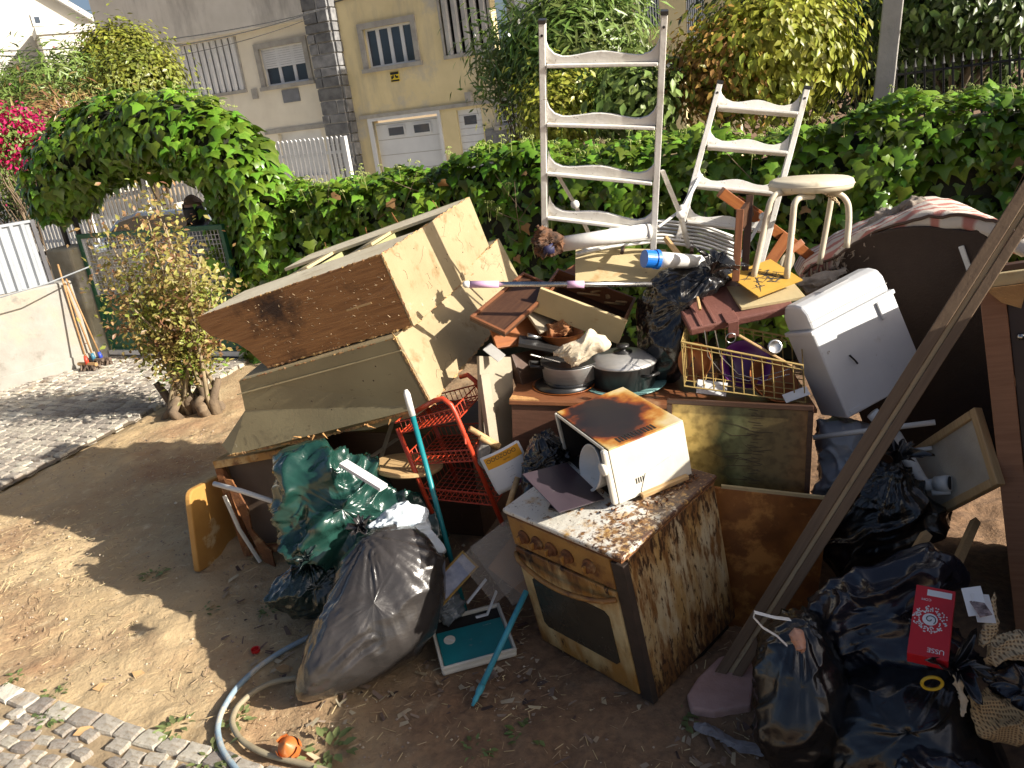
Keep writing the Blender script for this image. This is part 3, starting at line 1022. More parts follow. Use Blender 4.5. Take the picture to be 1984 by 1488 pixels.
# white gabled house, far left
wh = thing('white_house', 'white gabled house with a tiny square window at the far left', 'house', gz(P(60, 250, 34)))
A = P(-330, 330, 36)
gx = nz(np.array([.86, .5, 0]))
gy = np.array([-gx[1], gx[0], 0])
GM = Matrix(((gx[0], gy[0], 0, A[0]), (gx[1], gy[1], 0, A[1]), (0, 0, 1, 0), (0, 0, 0, 1)))


def GP(px, py):
    d = ray(px, py)
    t = ((A - CC) @ gy) / (d @ gy)
    p = CC + d * t
    return ((p - A) @ gx, p[2])


gt = [GP(-330, 380), GP(-330, -20), GP(75, -22), GP(206, 58), GP(330, 132), GP(335, 330)]
ob('wall', MB().prism(gt, 0, 9, 'y'), m_wht, wh, GM)
r0, r1 = GP(70, -32), GP(345, 133)
ob('roof', MB().prism([r0, r1, (r1[0], r1[1] - .28), (r0[0], r0[1] - .28)], -.5, 9.4, 'y'), m_rooft, wh, GM)
a, b = GP(58, 28), GP(86, 50)
wq = ob('window', MB().box(a[0], b[0], -.08, .0, b[1], a[1]), m_shut, wh, GM)
ob('pane', MB().box(a[0] + .12, b[0] - .12, -.10, -.082, b[1] + .12, a[1] - .12), m_glass, wq, GM)
a, b = GP(310, 128), GP(332, 152)
wq = ob('window', MB().box(a[0], b[0], -.08, .0, b[1], a[1]), m_shut, wh, GM)
ob('pane', MB().box(a[0] + .1, b[0] - .1, -.10, -.082, b[1] + .1, a[1] - .1), m_glass, wq, GM)
def GPo(px, py, off):
    d = ray(px, py)
    t = ((A - CC) @ gy + off) / (d @ gy)
    p = CC + d * t
    return ((p - A) @ gx, p[2])


a, b = GPo(75, 68, -2.2), GPo(190, 90, -2.2)
an = ob('annex', MB().box(a[0], b[0], -2.2, -.002, 0.2, a[1]), m_wht, wh, GM)
ob('annex_coping', MB().box(a[0] - .08, b[0] + .1, -2.3, -.1, a[1] + .002, a[1] + .32), m_rooft, an, GM)

# overhead cables
m_cab = M('cable', (.05, .05, .05), rough=.6, bump=0)
for i, (p, q, sag, lab) in enumerate((((-60, 100), (640, 15), .25, 'upper black cable strung across the houses'), ((-60, 106), (600, 26), .35, 'second black cable just under the upper cable'),
                                     ((-60, 130), (600, 36), .4, 'lowest thin cable crossing in front of the grey parapet'))):
    a, b = PL(p[0], p[1], 13.0), PL(q[0], q[1], 18.6)
    pts = [a + (b - a) * t + np.array([0, 0, -sag * 4 * t * (1 - t)]) for t in np.linspace(0, 1, 16)]
    tag(ob('overhead_cable', MB().tube(pts, .014 if i < 2 else .009, 5), m_cab), lab, 'cable')
mb = MB()
a, b = FM @ Vector((cu(-.05), -.04, cz(4.36))), FM @ Vector((cu(2.1), -.04, cz(4.45)))
mb.tube([a, b], .02, 5)
tag(ob('facade_cable', mb, m_cab), 'black cable fixed along the top of the tan wall', 'cable')

# ================================================================== FENCES, GATE, WALL
m_pick = M('picket_white', (.74, .74, .74), (.66, .66, .66), 4, rough=.5, bump=.05)


def picket_fence(label, s2, pxa, pxb, top, bot, step, w, grp=None):
    a, b = PL(pxa[0], pxa[1], s2), PL(pxb[0], pxb[1], s2)
    root = thing('picket_fence', label, 'fence', gz((a + b) / 2))
    n = int((S1(b) - S1(a)) / step)
    me = None
    for i in range(n):
        p = a + (b - a) * (i + .5) / n
        zt = p[2]
        mx = Matrix.Translation((p[0], p[1], 0)) @ Matrix.Rotation(E1A, 4, 'Z') @ Matrix.Diagonal((1, 1, zt - bot, 1))
        if me is None:
            o = ob('picket', MB().prism([(-w / 2, 0), (w / 2, 0), (w / 2, .98), (0, 1), (-w / 2, .98)], -.012, .012, 'y'), m_pick, root, Matrix.Translation((0, 0, bot)) @ mx)
            me = o.data
        else:
            link('picket', me, None, root, Matrix.Translation((0, 0, bot)) @ mx)
    for f in (.12, .75):
        q0, q1 = a.copy(), b.copy()
        q0[2], q1[2] = bot + (a[2] - bot) * f, bot + (b[2] - bot) * f
        ob('rail', MB().loft([q0 + E2 * .02 - upz * .03, q0 + E2 * .05 - upz * .03, q0 + E2 * .05 + upz * .03, q0 + E2 * .02 + upz * .03], q1 - q0), m_pick, root)
    for p in (a, b):
        m_ = Matrix.Translation((p[0], p[1], 0)) @ Matrix.Rotation(E1A, 4, 'Z')
        ob('post', MB().box(-.05, .05, -.03, .07, bot - .3, p[2] - .02), m_pick, root, m_)
    return root


picket_fence('white picket fence in front of the cream house right of the arch', 15.0, (525, 275), (664, 262), 0, .6, .115, .055)
picket_fence('white picket fence seen through the ivy arch behind the person', 12.6, (270, 332), (470, 310), 0, .35, .115, .06)
picket_fence('white picket gate section left of the person, through the arch', 12.5, (165, 372), (266, 338), 0, .35, .115, .06)
picket_fence('white picket fence behind the shrubs at the left edge', 12.2, (-40, 372), (150, 350), 0, .35, .115, .06)

# low plastered wall with corrugated sheet on the left
m_plas = M('peeling_plaster', (.36, .34, .305), (.28, .265, .235), 3, rough=.9, bump=.5, bscale=14, layers=[((.36, .32, .26), 1.6, .52, .60, GL), ((.24, .22, .19), 5, .6, .7, GL)])
m_corr = M('corrugated_white', (.34, .365, .39), (.29, .315, .345), 3, rough=.5, bump=.05, layers=[((.3, .27, .22), 6, .66, .75, (1, 1, .3))])
wa, wb = G(-230, 822), G(188, 703)
wx = nz(wb - wa)
wy = np.array([-wx[1], wx[0], 0])
WMX = Matrix(((wx[0], wy[0], 0, wa[0]), (wx[1], wy[1], 0, wa[1]), (0, 0, 1, 0), (0, 0, 0, 1)))
wl = float(np.linalg.norm(wb - wa))


def WP(px, py):
    d = ray(px, py)
    p = CC + d * (((wa - CC) @ wy) / (d @ wy))
    return ((p - wa) @ wx, p[2])


gwall = thing('garden_wall', 'low wall of peeling white plaster at the left by the cobbles', 'wall', wa)
zt = WP(60, 560)[1]
ob('plaster', MB().box(0, wl, 0, .22, -.1, zt), m_plas, gwall, WMX, bev=.02)
ob('render_base', MB().box(0, wl + .01, -.02, -.002, -.1, .14), m_plas, gwall, WMX, bev=.01)
cs = thing('corrugated_sheet', 'white corrugated metal sheet standing on the plaster wall', 'sheet', WMX @ Vector((wl / 2, .1, zt)))
zc = WP(70, 430)[1]
u, k = 0.0, 0
UE = WP(104, 560)[0]
while u < UE - .1:
    ob('rib', MB().prism([(u, .06), (u + .02, .03), (u + .05, .03), (u + .07, .06), (u + .108, .06), (u + .108, .068), (u + .076, .068), (u + .054, .038), (u + .016, .038), (u, .068)], zt + .004, zc), m_corr, cs, WMX)
    u += .108
bxp('cap_strip', m_corr, cs, 0, UE, .03, .075, zc + .002, zc + .03, WMX)
bxp('edge_post', M('dark_post', (.1, .1, .11), rough=.5), cs, UE - .01, UE + .03, .03, .08, zt + .004, zc + .03, WMX)
# gate pillar
gp = PL(105, 700, 6.35)
pz = PL(125, 478, 6.35)[2]
GS0 = S1(gp)
gateM = Matrix(((E1[0], E2[0], 0, 0), (E1[1], E2[1], 0, 0), (0, 0, 1, 0), (0, 0, 0, 1)))
sL, sR = S1(PL(150, 460, 6.35)), S1(PL(497, 705, 6.35))
m_oldc = M('mossy_concrete', (.42, .39, .30), (.28, .25, .18), 4, rough=.95, bump=.8, bscale=16, layers=[((.5, .48, .44), 2.2, .5, .6, GL)])
tag(ob('gate_pillar', MB().box(sL - .42, sL - .03, 6.22, 6.55, -.1, pz), m_oldc, None, gateM, bev=.03), 'crumbling brown concrete gate pillar with brooms leaning on it', 'pillar')
for i, dx in enumerate((-.02, -.25)):
    tag(ob('iron_post', MB().box(sL + dx - .02, sL + dx + .02, 6.38, 6.42, pz + .003, pz + .9), m_iron, None, gateM), ('thin dark iron post on the gate pillar under the ivy arch', 'thin dark iron post left end of the gate pillar')[i], 'post')
# green gate
m_green = M('green_paint', (.02, .12, .06), (.015, .09, .045), 6, rough=.45, bump=.15, layers=[((.3, .34, .3), 14, .68, .76, GL)])
m_mesh = M('mesh_wire', (.62, .63, .63), rough=.45, metal=.3, bump=0)
gate = thing('garden_gate', 'green metal garden gate with a white wire mesh upper half', 'gate', W((sL + sR) / 2, 6.35))
gt_, gm_, g0 = PL(180, 452, 6.35)[2], PL(190, 572, 6.35)[2], .05
bw = .05
ob('stile', MB().box(sL, sL + bw, 6.33, 6.38, g0, gt_), m_green, gate, gateM, bev=.004)
ob('stile', MB().box(sR - bw, sR, 6.33, 6.38, g0, gt_), m_green, gate, gateM, bev=.004)
sm = (sL + sR) / 2
ob('stile', MB().box(sm - bw / 2, sm + bw / 2, 6.33, 6.38, g0, gt_), m_green, gate, gateM, bev=.004)
for a, b in ((g0, g0 + bw), (gm_ - bw, gm_), (gt_ - bw, gt_)):
    ob('rail', MB().box(sL + bw, sR - bw, 6.332, 6.378, a, b), m_green, gate, gateM, bev=.004)
ob('panel', MB().box(sL + bw, sR - bw, 6.35, 6.36, g0 + bw, gm_ - bw), m_green, gate, gateM)
ob('sill_bar', MB().box(sL, sR, 6.30, 6.329, g0 - .02, g0 + .03), m_pick, gate, gateM)
mw = MB()
s_ = sL + bw
while s_ < sR - bw:
    mw.box(s_, s_ + .007, 6.350, 6.356, gm_, gt_ - bw)
    s_ += .048
zq = gm_ + .02
while zq < gt_ - bw:
    mw.box(sL + bw, sR - bw, 6.357, 6.362, zq, zq + .007)
    zq += .048
ob('wire_mesh', mw, m_mesh, gate, gateM)
ob('mesh_frame', MB().box(sL + bw, sL + bw + .025, 6.345, 6.365, gm_, gt_ - bw), m_pick, gate, gateM)

# three brooms leaning by the gate pillar
m_wstick = M('broom_handle', (.42, .25, .11), (.34, .19, .08), 12, (1, 1, 3), rough=.6)
m_brist = M('bristle', (.17, .12, .09), (.1, .07, .05), 30, rough=.95, bump=.8)
for i, (pa, pb, hc, lab) in enumerate((((112, 512), (163, 698), (.55, .06, .03), 'wooden broom with red head socket leaning on the gate pillar'),
                                      ((125, 548), (176, 690), (.05, .2, .3), 'wooden broom with pale blue socket, the middle one at the pillar'),
                                      ((128, 540), (190, 688), (.04, .08, .5), 'wooden broom with dark blue socket nearest the green gate'))):
    b = G(pb[0], pb[1], .10) - wy * .10
    d_ = ray(pa[0], pa[1])
    a = CC + d_ * (((wa - CC) @ wy - .05) / (d_ @ wy))
    br = thing('broom', lab, 'broom', gz(b), 'brooms by the gate pillar')
    ob('handle', MB().tube([b, a], .010, 8), m_wstick, br, smooth=True)
    ob('socket', MB().tube([b - [0, 0, .03], b + (a - b) * .06], [.028, .017], 8), M('socket%d' % i, hc, rough=.4), br, smooth=True)
    bm_ = MB()
    for k in range(40):
        q = b + E1 * random.uniform(-.13, .13) + E2 * random.uniform(-.02, .02) - [0, 0, .035]
        e = gz(q) + E1 * random.uniform(-.04, .04) + E2 * random.uniform(-.05, .03) + [0, 0, .008]
        bm_.tube([q, e], [.012, .009], 4)
    ob('bristles', bm_, m_brist, br)
    ob('head', MB().tube([b + E1 * -.14 - [0, 0, .03], b + E1 * .14 - [0, 0, .03]], .022, 6), m_wstick if i == 0 else m_brist, br)
tag(ob('washing_line', MB().tube([WMX @ Vector((0, -.35, WP(0, 585)[1])), PL(90, 550, 5.6), PL(185, 512, 6.2)], .008, 5), M('line_grey', (.3, .32, .34), rough=.6, bump=0)), 'grey line slung across the plaster wall to the gate', 'cable')

# rose bush in front of the gate
m_rose = lm('rose_leaf', (.30, .36, .07), (.36, .20, .10), .35, .45, .4, 5.0)
m_cane = M('rose_cane', (.33, .26, .16), (.22, .17, .10), 12, rough=.85, bump=.5)
rb_ = thing('rose_bush', 'pruned rose bush with red green leaves beside the cobbled path', 'shrub', G(380, 800))
r = np.random.default_rng(5)
base = G(378, 795)
dep = 6.7
canes = MB()
tips = []
cpx = [(352, 560), (300, 480), (262, 545), (235, 500), (205, 450), (285, 420), (318, 432), (375, 530), (410, 560), (300, 395), (330, 610), (250, 590), (425, 575), (225, 560), (370, 520), (320, 540), (405, 620), (270, 620)]
for i, (a, b) in enumerate(cpx):
    e = P(a, b, dep + r.uniform(-.35, .35))
    s_ = base + np.array([r.uniform(-.2, .22), r.uniform(-.12, .12), 0])
    mid = s_ * .55 + e * .45 + np.array([r.uniform(-.08, .08), r.uniform(-.08, .08), .12])
    canes.tube([s_ - [0, 0, .05], s_ * .8 + mid * .2 + r.normal(size=3) * .02, mid, e], [.026, .02, .013, .005], 6)
    tips += [s_ * (1 - t) ** 2 + 2 * mid * t * (1 - t) + e * t * t for t in np.linspace(.45, 1.0, 8)]
ob('canes', canes, m_cane, rb_, smooth=True)
stump = MB()
for i in range(14):
    q = base + np.array([r.uniform(-.26, .26), r.uniform(-.14, .14), 0])
    stump.tube([q - [0, 0, .05], q + r.normal(size=3) * .04 + [0, 0, .1], q + r.normal(size=3) * .07 + [0, 0, r.uniform(.14, .3)]], [.055, .045, .028], 7)
ob('stump', stump, m_bark, rb_, smooth=True)
tips = np.array(tips)
NR = 6500
kk = r.integers(0, len(tips), NR)
pos = tips[kk] + r.normal(size=(NR, 3)) * [.12, .12, .10]
mask = leaf_objects(pos, nzr(pos - P(320, 540, dep)) + upz * .6 - E2 * .4 + rnd(NR) * .6, rnd(NR) - upz * .2, r.uniform(.034, .065, NR), T_OVAL, m_rose, rb_, 220)
stuff(link('foliage', leaf_mesh('foliage', pos[mask], (upz * .7 + rnd(NR) * .9)[mask], rnd(NR)[mask], r.uniform(.034, .065, NR)[mask], T_OVAL), m_rose, rb_))
gr_ = lm('sucker_leaf', (.16, .28, .04), (.2, .3, .05), .3)
pos = base + r.normal(size=(260, 3)) * [.15, .1, .1] + [0.02, 0, .42]
stuff(link('sucker_shoots', leaf_mesh('sucker_shoots', pos, upz + rnd(260) * .8, rnd(260), r.uniform(.04, .07, 260), T_OVAL), gr_, rb_))

# parked car in the street, seen through the arch
m_carp = M('car_paint', (.34, .38, .42), (.3, .34, .38), 2, rough=.25, metal=.5, bump=0, coat=1.0)
m_tyre = M('tyre', (.02, .02, .02), rough=.9)
car = thing('parked_car', 'silver blue car parked in the street behind the green gate', 'car', W(-7.8, 8.6))
cp = PL(330, 420, 8.9)
CM = Matrix.Translation(Vector(W(S1(cp) - 1.9, 8.1, 0))) @ Matrix.Rotation(E1A, 4, 'Z')
body = [(0, .28), (0, .62), (.12, .82), (1.05, .92), (1.75, 1.36), (2.1, 1.43), (3.0, 1.42), (3.65, 1.02), (3.95, .95), (4.05, .6), (4.02, .28)]
ob('body', MB().prism([(a, b) for a, b in body], 0, 1.62, 'y'), m_carp, car, CM, bev=.05)
gl = [(1.18, .94), (1.78, 1.31), (2.1, 1.37), (2.95, 1.36), (3.45, 1.02)]
for y in (-.006, 1.606):
    w_ = ob('side_window', MB().prism(gl, y, y + .02, 'y'), m_glass, car, CM)
ob('windscreen', MB().add([(1.10, .12, .955), (1.10, 1.5, .955), (1.72, 1.42, 1.352), (1.72, .2, 1.352)], [(0, 1, 2, 3)]), m_glass, car, CM)
for x in (.78, 3.2):
    for y in (-.01, 1.43):
        wm = CM @ Matrix.Translation((x, y, .31)) @ Matrix.Rotation(-math.pi / 2, 4, 'X')
        wh_ = ob('wheel', MB().lathe([(.19, 0), (.3, .0), (.31, .03), (.31, .17), (.3, .2), (.19, .2)], 24, wm), m_tyre, car, smooth=True)
        ob('rim', MB().lathe([(.0005, .02), (.1, .02), (.19, .03), (.19, .17), (.0005, .18)], 20, wm), m_steel, wh_)
for y in (.08, 1.28):
    ob('headlight', MB().box(-.012, .05, y, y + .26, .62, .74), m_glass, car, CM, bev=.01)
for x in (1.3,):
    ob('mirror', MB().box(x, x + .14, -.2, -.01, .93, 1.06), m_carp, car, CM, bev=.03)

# person behind the gate
m_skin = M('skin', (.46, .27, .19), (.42, .24, .165), 6, rough=.55, bump=.05)
m_hair = M('brown_hair', (.20, .125, .08), (.12, .07, .04), 60, rough=.6, bump=.6, bscale=120)
m_shirt = M('grey_tshirt', (.34, .35, .38), (.28, .29, .31), 6, rough=.9, bump=.3, bscale=14)
m_trous = M('dark_trousers', (.05, .05, .06), (.04, .04, .05), 6, rough=.9, bump=.3)
hp = PL(376, 398, 6.85)
per = thing('person', 'person in a grey t-shirt and dark face covering standing behind the gate', 'person', gz(hp))
PM = Matrix.Translation(Vector(gz(hp))) @ Matrix.Rotation(E1A + .5, 4, 'Z') @ Matrix.Scale(1.2, 4)
hz = (hp[2] - .14) / 1.2                                # chin height
sk = bpy.data.meshes.new('body')
J = {'pel': (0, 0, hz - .62), 'sp': (0, -.02, hz - .40), 'ch': (0, -.02, hz - .20), 'nk': (0, 0, hz - .06), 'hd': (0, -.03, hz + .05), 'ht': (0, -.02, hz + .13),
     'sl': (-.19, -.02, hz - .12), 'el': (-.25, -.05, hz - .40), 'wl': (-.16, -.26, hz - .55), 'hl': (-.13, -.34, hz - .56),
     'sr': (.19, -.02, hz - .12), 'er': (.26, -.03, hz - .40), 'wr': (.22, -.24, hz - .58), 'hr': (.2, -.32, hz - .59),
     'tl': (-.1, 0, hz - .70), 'kl': (-.11, -.03, .48), 'al': (-.11, .02, .09), 'fl': (-.12, -.14, .04), 'tr': (.1, 0, hz - .70), 'kr': (.11, -.02, .48), 'ar': (.12, .03, .09), 'fr': (.13, -.13, .04)}
RR = {'pel': .15, 'sp': .14, 'ch': .16, 'nk': .06, 'hd': .09, 'ht': .08, 'sl': .075, 'el': .05, 'wl': .033, 'hl': .035, 'sr': .075, 'er': .05, 'wr': .033, 'hr': .035,
      'tl': .09, 'kl': .062, 'al': .045, 'fl': .04, 'tr': .09, 'kr': .062, 'ar': .045, 'fr': .04}
keys = list(J)
EDG = [('pel', 'sp'), ('sp', 'ch'), ('ch', 'nk'), ('nk', 'hd'), ('hd', 'ht'), ('ch', 'sl'), ('sl', 'el'), ('el', 'wl'), ('wl', 'hl'), ('ch', 'sr'), ('sr', 'er'), ('er', 'wr'), ('wr', 'hr'),
       ('pel', 'tl'), ('tl', 'kl'), ('kl', 'al'), ('al', 'fl'), ('pel', 'tr'), ('tr', 'kr'), ('kr', 'ar'), ('ar', 'fr')]
sk.from_pydata([J[k] for k in keys], [(keys.index(a), keys.index(b)) for a, b in EDG], [])
so = bpy.data.objects.new('body', sk)
col.objects.link(so)
mod = so.modifiers.new('skin', 'SKIN')
for k, v in zip(keys, sk.skin_vertices[0].data):
    v.radius = (RR[k], RR[k] * (.8 if k in ('ch', 'sp', 'pel') else 1))
sk.skin_vertices[0].data[0].use_root = True
ss = so.modifiers.new('sub', 'SUBSURF')
ss.levels = ss.render_levels = 2
dg = bpy.context.evaluated_depsgraph_get()
bmesh_ = bpy.data.meshes.new_from_object(so.evaluated_get(dg))
bpy.data.objects.remove(so)
for m_ in (m_skin, m_shirt, m_trous):
    bmesh_.materials.append(m_)
for p in bmesh_.polygons:
    c_ = p.center
    slot = 0
    if c_.z < hz - .04 and (c_.z > hz - .66) and not (c_.z < hz - .30 and abs(c_.x) > .2) and c_.y > -.2:
        slot = 1
    elif c_.z <= hz - .66:
        slot = 2 if c_.z > .1 else 2
    p.material_index = slot
    p.use_smooth = True
link('body', bmesh_, None, per, PM)
hm = PM @ Matrix.Translation((0, -.03, hz + .07))
ob('head', MB().lathe([(.0005, -.125), (.05, -.115), (.075, -.07), (.083, 0), (.086, .05), (.072, .10), (.04, .125), (.0005, .132)], 20, hm @ Matrix.Diagonal((.92, 1.1, 1, 1))), m_skin, per, smooth=True)
nose = MB().tube([(0, -.09, .02), (0, -.112, -.02)], [.012, .018], 6)
ob('nose', nose, m_skin, per, hm, smooth=True)
for sx in (-1, 1):
    ob('ear', MB().lathe([(.0005, -.012), (.03, -.008), (.032, .004), (.0005, .012)], 10, hm @ Matrix.Translation((sx * .08, .01, .0)) @ Matrix.Rotation(math.pi / 2, 4, 'Y') @ Matrix.Diagonal((1, .6, 1, 1))), m_skin, per, smooth=True)
    ob('eye', MB().lathe([(.0005, -.008), (.009, 0), (.0005, .008)], 8, hm @ Matrix.Translation((sx * .032, -.083, .025))), m_dark, per, smooth=True)
hv = MB()
V_, F_ = [], []
for i in range(13):
    ph = math.pi / 2 * (i / 12.0) * 1.25
    for j in range(28):
        th_ = 2 * math.pi * j / 28
        x, y, z_ = math.sin(ph) * math.cos(th_) * .092, math.sin(ph) * math.sin(th_) * .108, math.cos(ph) * .125 + .018
        if y < -.04 and z_ < .075:
            z_ = .075
        rr_ = 1 + .05 * math.sin(j * 5 + i * 3)
        V_.append((x * rr_, y * rr_, z_ + .006 * math.sin(j * 7 + i)))
for i in range(12):
    for j in range(28):
        F_.append((i * 28 + j, i * 28 + (j + 1) % 28, (i + 1) * 28 + (j + 1) % 28, (i + 1) * 28 + j))
ob('hair', hv.add(V_, F_), m_hair, per, hm, smooth=True)
fm_ = MB()
V_, F_ = [], []
for i in range(8):
    z_ = .045 - .17 * i / 7
    rr_ = .096 if z_ > -.06 else .096 - (-.06 - z_) * .6
    for j in range(17):
        th_ = math.pi * (1.0 + j / 16)
        V_.append((math.cos(th_) * rr_ * .95, math.sin(th_) * rr_ * 1.14 - .008, z_))
for i in range(7):
    for j in range(16):
        F_.append((i * 17 + j, i * 17 + j + 1, (i + 1) * 17 + j + 1, (i + 1) * 17 + j))
fo = ob('face_covering', fm_.add(V_, F_), m_blk, per, hm, smooth=True)
sol = fo.modifiers.new('thick', 'SOLIDIFY')
sol.thickness = .004
# ================================================================== RUBBISH PILE: helpers and materials
def board(name, mat, p0, p1, p2, t=.02, parent=None, bev=.002, ins=0.0, up=0.0):
    mx, lx, ly = fr(p0, p1, p2)
    return ob(name, MB().box(ins, lx - ins, ins, ly - ins, -t / 2 + up, t / 2 + up), mat, parent, mx, bev=bev)


def blob(name, poly, y, T, mat, parent=None, seed=0, amp=(.05, .02, .008), knot=None, pleat=0.0, zmin=None, center=None, n=150, m=76, pw=.8, tilt=0.0, freq=1.0, ang=.4):
    """a soft bulging body: outline given in photo pixels at depth y, half thickness T, folded by noise"""
    pol = np.array(poly, float)
    c = np.array(center, float) if center else pol.mean(0)
    C0 = P(c[0], c[1], y)
    nr = nz(C0 - CC)
    nr = nz(nr + np.array([0, 0, tilt]))
    ax = nz(np.cross(nr, [0, 0, 1.0]))
    ay = np.cross(ax, nr)
    q = []
    for a, b in pol:
        d = ray(a, b)
        p = CC + d * (((C0 - CC) @ nr) / (d @ nr))
        q.append(((p - C0) @ ax, (p - C0) @ ay))
    q = np.array(q)
    th = np.linspace(0, 2 * np.pi, n, endpoint=False)
    R_ = np.zeros(n)
    for i, w_ in enumerate(th):
        dx, dy = math.cos(w_), math.sin(w_)
        best = 0
        for k in range(len(q)):
            a, b = q[k], q[(k + 1) % len(q)]
            e = b - a
            det = dx * (-e[1]) + dy * e[0]
            if abs(det) < 1e-12:
                continue
            t = (a[0] * (-e[1]) + a[1] * e[0]) / det
            s = (dx * a[1] - dy * a[0]) / det
            if t > 0 and -1e-6 <= s <= 1 + 1e-6:
                best = max(best, t)
        R_[i] = best
    R_ = (np.roll(R_, 1) + 2 * R_ + np.roll(R_, -1)) / 4
    ph = np.linspace(-np.pi / 2, np.pi / 2, m)
    cp = np.cos(ph) ** pw
    rad_ = cp[:, None] * R_[None]
    X = rad_ * np.cos(th)[None]
    Y = rad_ * np.sin(th)[None]
    Z = T * np.sign(np.sin(ph)) * np.abs(np.sin(ph)) ** .9
    V = C0 + X[..., None] * ax + Y[..., None] * ay + (Z[:, None] * np.ones(n)[None])[..., None] * nr
    du = np.roll(V, -1, 1) - np.roll(V, 1, 1)
    dv = np.gradient(V, axis=0)
    nn = nzr(np.cross(du, dv))
    outw = V - C0
    nn = np.where((nn * outw).sum(-1, keepdims=True) < 0, -nn, nn)
    f = 1.0 / max(.12, float(R_.mean())) * freq
    disp = amp[0] * .8 * fbm(V * f * .8 + seed, seed, 2)
    ca, sa = math.cos(ang), math.sin(ang)
    A1, A2 = X * ca + Y * sa, -X * sa + Y * ca
    wob = .35 * fbm(V * f * 1.2, seed + 2, 2)

    def ridge(al, ac, fz, sd, pw_):
        q_ = np.stack([A1 * f * al + wob, A2 * f * ac + wob * 2, Z[:, None] * f * fz + 0 * X], -1)
        return (1 - np.abs(vnoise(q_, sd))) ** pw_ - .5
    mask = np.clip(.25 + 2.4 * fbm(V * f * 1.1 + 7, seed + 13, 2), 0, 1.6)
    disp = disp + amp[1] * (ridge(.9, 2.6, 1.5, seed + 5, 2.5) + .5 * ridge(2.0, 1.4, 2, seed + 6, 3))
    disp = disp + amp[2] * mask * (ridge(1.6, 9, 5, seed + 9, 2) + .6 * ridge(3.5, 20, 10, seed + 10, 2))
    if knot is not None:
        d = ray(*knot)
        kp = CC + d * (((C0 - CC) @ nr) / (d @ nr))
        kx, ky = (kp - C0) @ ax, (kp - C0) @ ay
        al = np.arctan2(Y - ky, X - kx)
        dist = np.hypot(X - kx, Y - ky)
        pl = (1 - np.abs(vnoise(np.stack([np.cos(al) * 8, np.sin(al) * 8, dist * 1.5 + Z[:, None] * 3], -1), seed + 21))) ** 2 - .5
        pl = pl + .5 * ((1 - np.abs(vnoise(np.stack([np.cos(al) * 18, np.sin(al) * 18, dist * 2 + Z[:, None] * 5], -1), seed + 22))) ** 2 - .5)
        pl = pl * np.clip(dist / (R_.mean() * .12), 0.1, 1)
        disp = disp + pleat * pl * np.exp(-dist / (R_.mean() * .75))
    V = V + nn * disp[..., None]
    if zmin is not None:
        V[..., 2] = np.where(V[..., 2] < zmin + .03, zmin + .03 * np.exp((V[..., 2] - zmin - .03) / .06), V[..., 2])
    ii = np.arange(n * m).reshape(m, n)
    F_ = np.stack([ii[:-1], np.roll(ii[:-1], -1, 1), np.roll(ii[1:], -1, 1), ii[1:]], -1).reshape(-1, 4)
    return link(name, mesh_np(name, V.reshape(-1, 3), F_), mat, parent, None, True)


def plastic(name, c, c2, rough=.3, bs=16, coat=.3, alpha=1.0, layers=()):
    return M(name, c, c2, 4, rough=rough, bump=.22, bscale=bs, bstretch=(1.2, 1.2, 2.6), coat=coat, spec=.6, rvar=.1, alpha=alpha, layers=layers)


def txt(parent, s, size, mx, mat, name='lettering'):
    cu_ = bpy.data.curves.new(name, 'FONT')
    cu_.body, cu_.size, cu_.align_x, cu_.align_y = s, size, 'CENTER', 'CENTER'
    to = bpy.data.objects.new(name, cu_)
    col.objects.link(to)
    me = bpy.data.meshes.new_from_object(to.evaluated_get(bpy.context.evaluated_depsgraph_get()))
    bpy.data.objects.remove(to)
    return link(name, me, mat, parent, mx)


GRAIN = (1, 14, 14)
m_bagk = plastic('black_plastic', (.006, .006, .0065), (.010, .0095, .0105), .22)
m_bagg = plastic('grey_plastic', (.022, .020, .019), (.042, .037, .035), .24, layers=[((.5, .5, .48), 60, .74, .78, GL)])
m_bagn = plastic('green_plastic', (.008, .036, .028), (.018, .062, .048), .2)
m_bagd = plastic('dark_green_plastic', (.010, .022, .02), (.016, .03, .027), .24)
m_bagb = plastic('navy_plastic', (.010, .010, .016), (.015, .015, .024), .24)
m_bagc = plastic('clear_plastic', (.35, .38, .42), (.3, .32, .36), .25)
m_lam = M('beige_laminate', (.36, .285, .165), (.30, .235, .13), 2.5, rough=.55, bump=.2, bscale=60, layers=[((.23, .155, .07), 3.5, .56, .68, (1, 2.5, 2.5)), ((.44, .37, .25), 14, .62, .72, GL), ((.13, .085, .045), 30, .66, .71, (1, 3, 3)), ((.6, .54, .42), 9, .70, .73, (1, 4, 1))])
m_oliv = M('olive_laminate', (.29, .245, .135), (.225, .185, .10), 2.0, rough=.5, bump=.12, bscale=60, layers=[((.16, .12, .06), 9, .64, .72, (1, 3, 3)), ((.5, .44, .3), 22, .70, .75, GL)])
m_raww = M('raw_wood', (.40, .20, .075), (.25, .115, .042), 5, GRAIN, rough=.75, bump=.7, bscale=12, bstretch=GRAIN,
           layers=[((.05, .025, .015), 2.2, .56, .68, GL), ((.42, .27, .14), 26, .64, .70, (1, 4, 4)), ((.6, .5, .36), 55, .67, .71, GL)])
m_chip = M('broken_wood', (.55, .30, .11), (.42, .22, .08), 12, rough=.85, bump=.8)
m_inol = M('inner_olive', (.36, .36, .17), (.3, .3, .14), 2.5, rough=.6, layers=[((.5, .42, .28), 5, .55, .65, GL)])
m_cream = M('cream_board', (.50, .41, .23), (.43, .34, .18), 3, rough=.6, bump=.2, layers=[((.34, .18, .06), 6, .58, .72, GL), ((.15, .09, .05), 30, .66, .71, GL)])
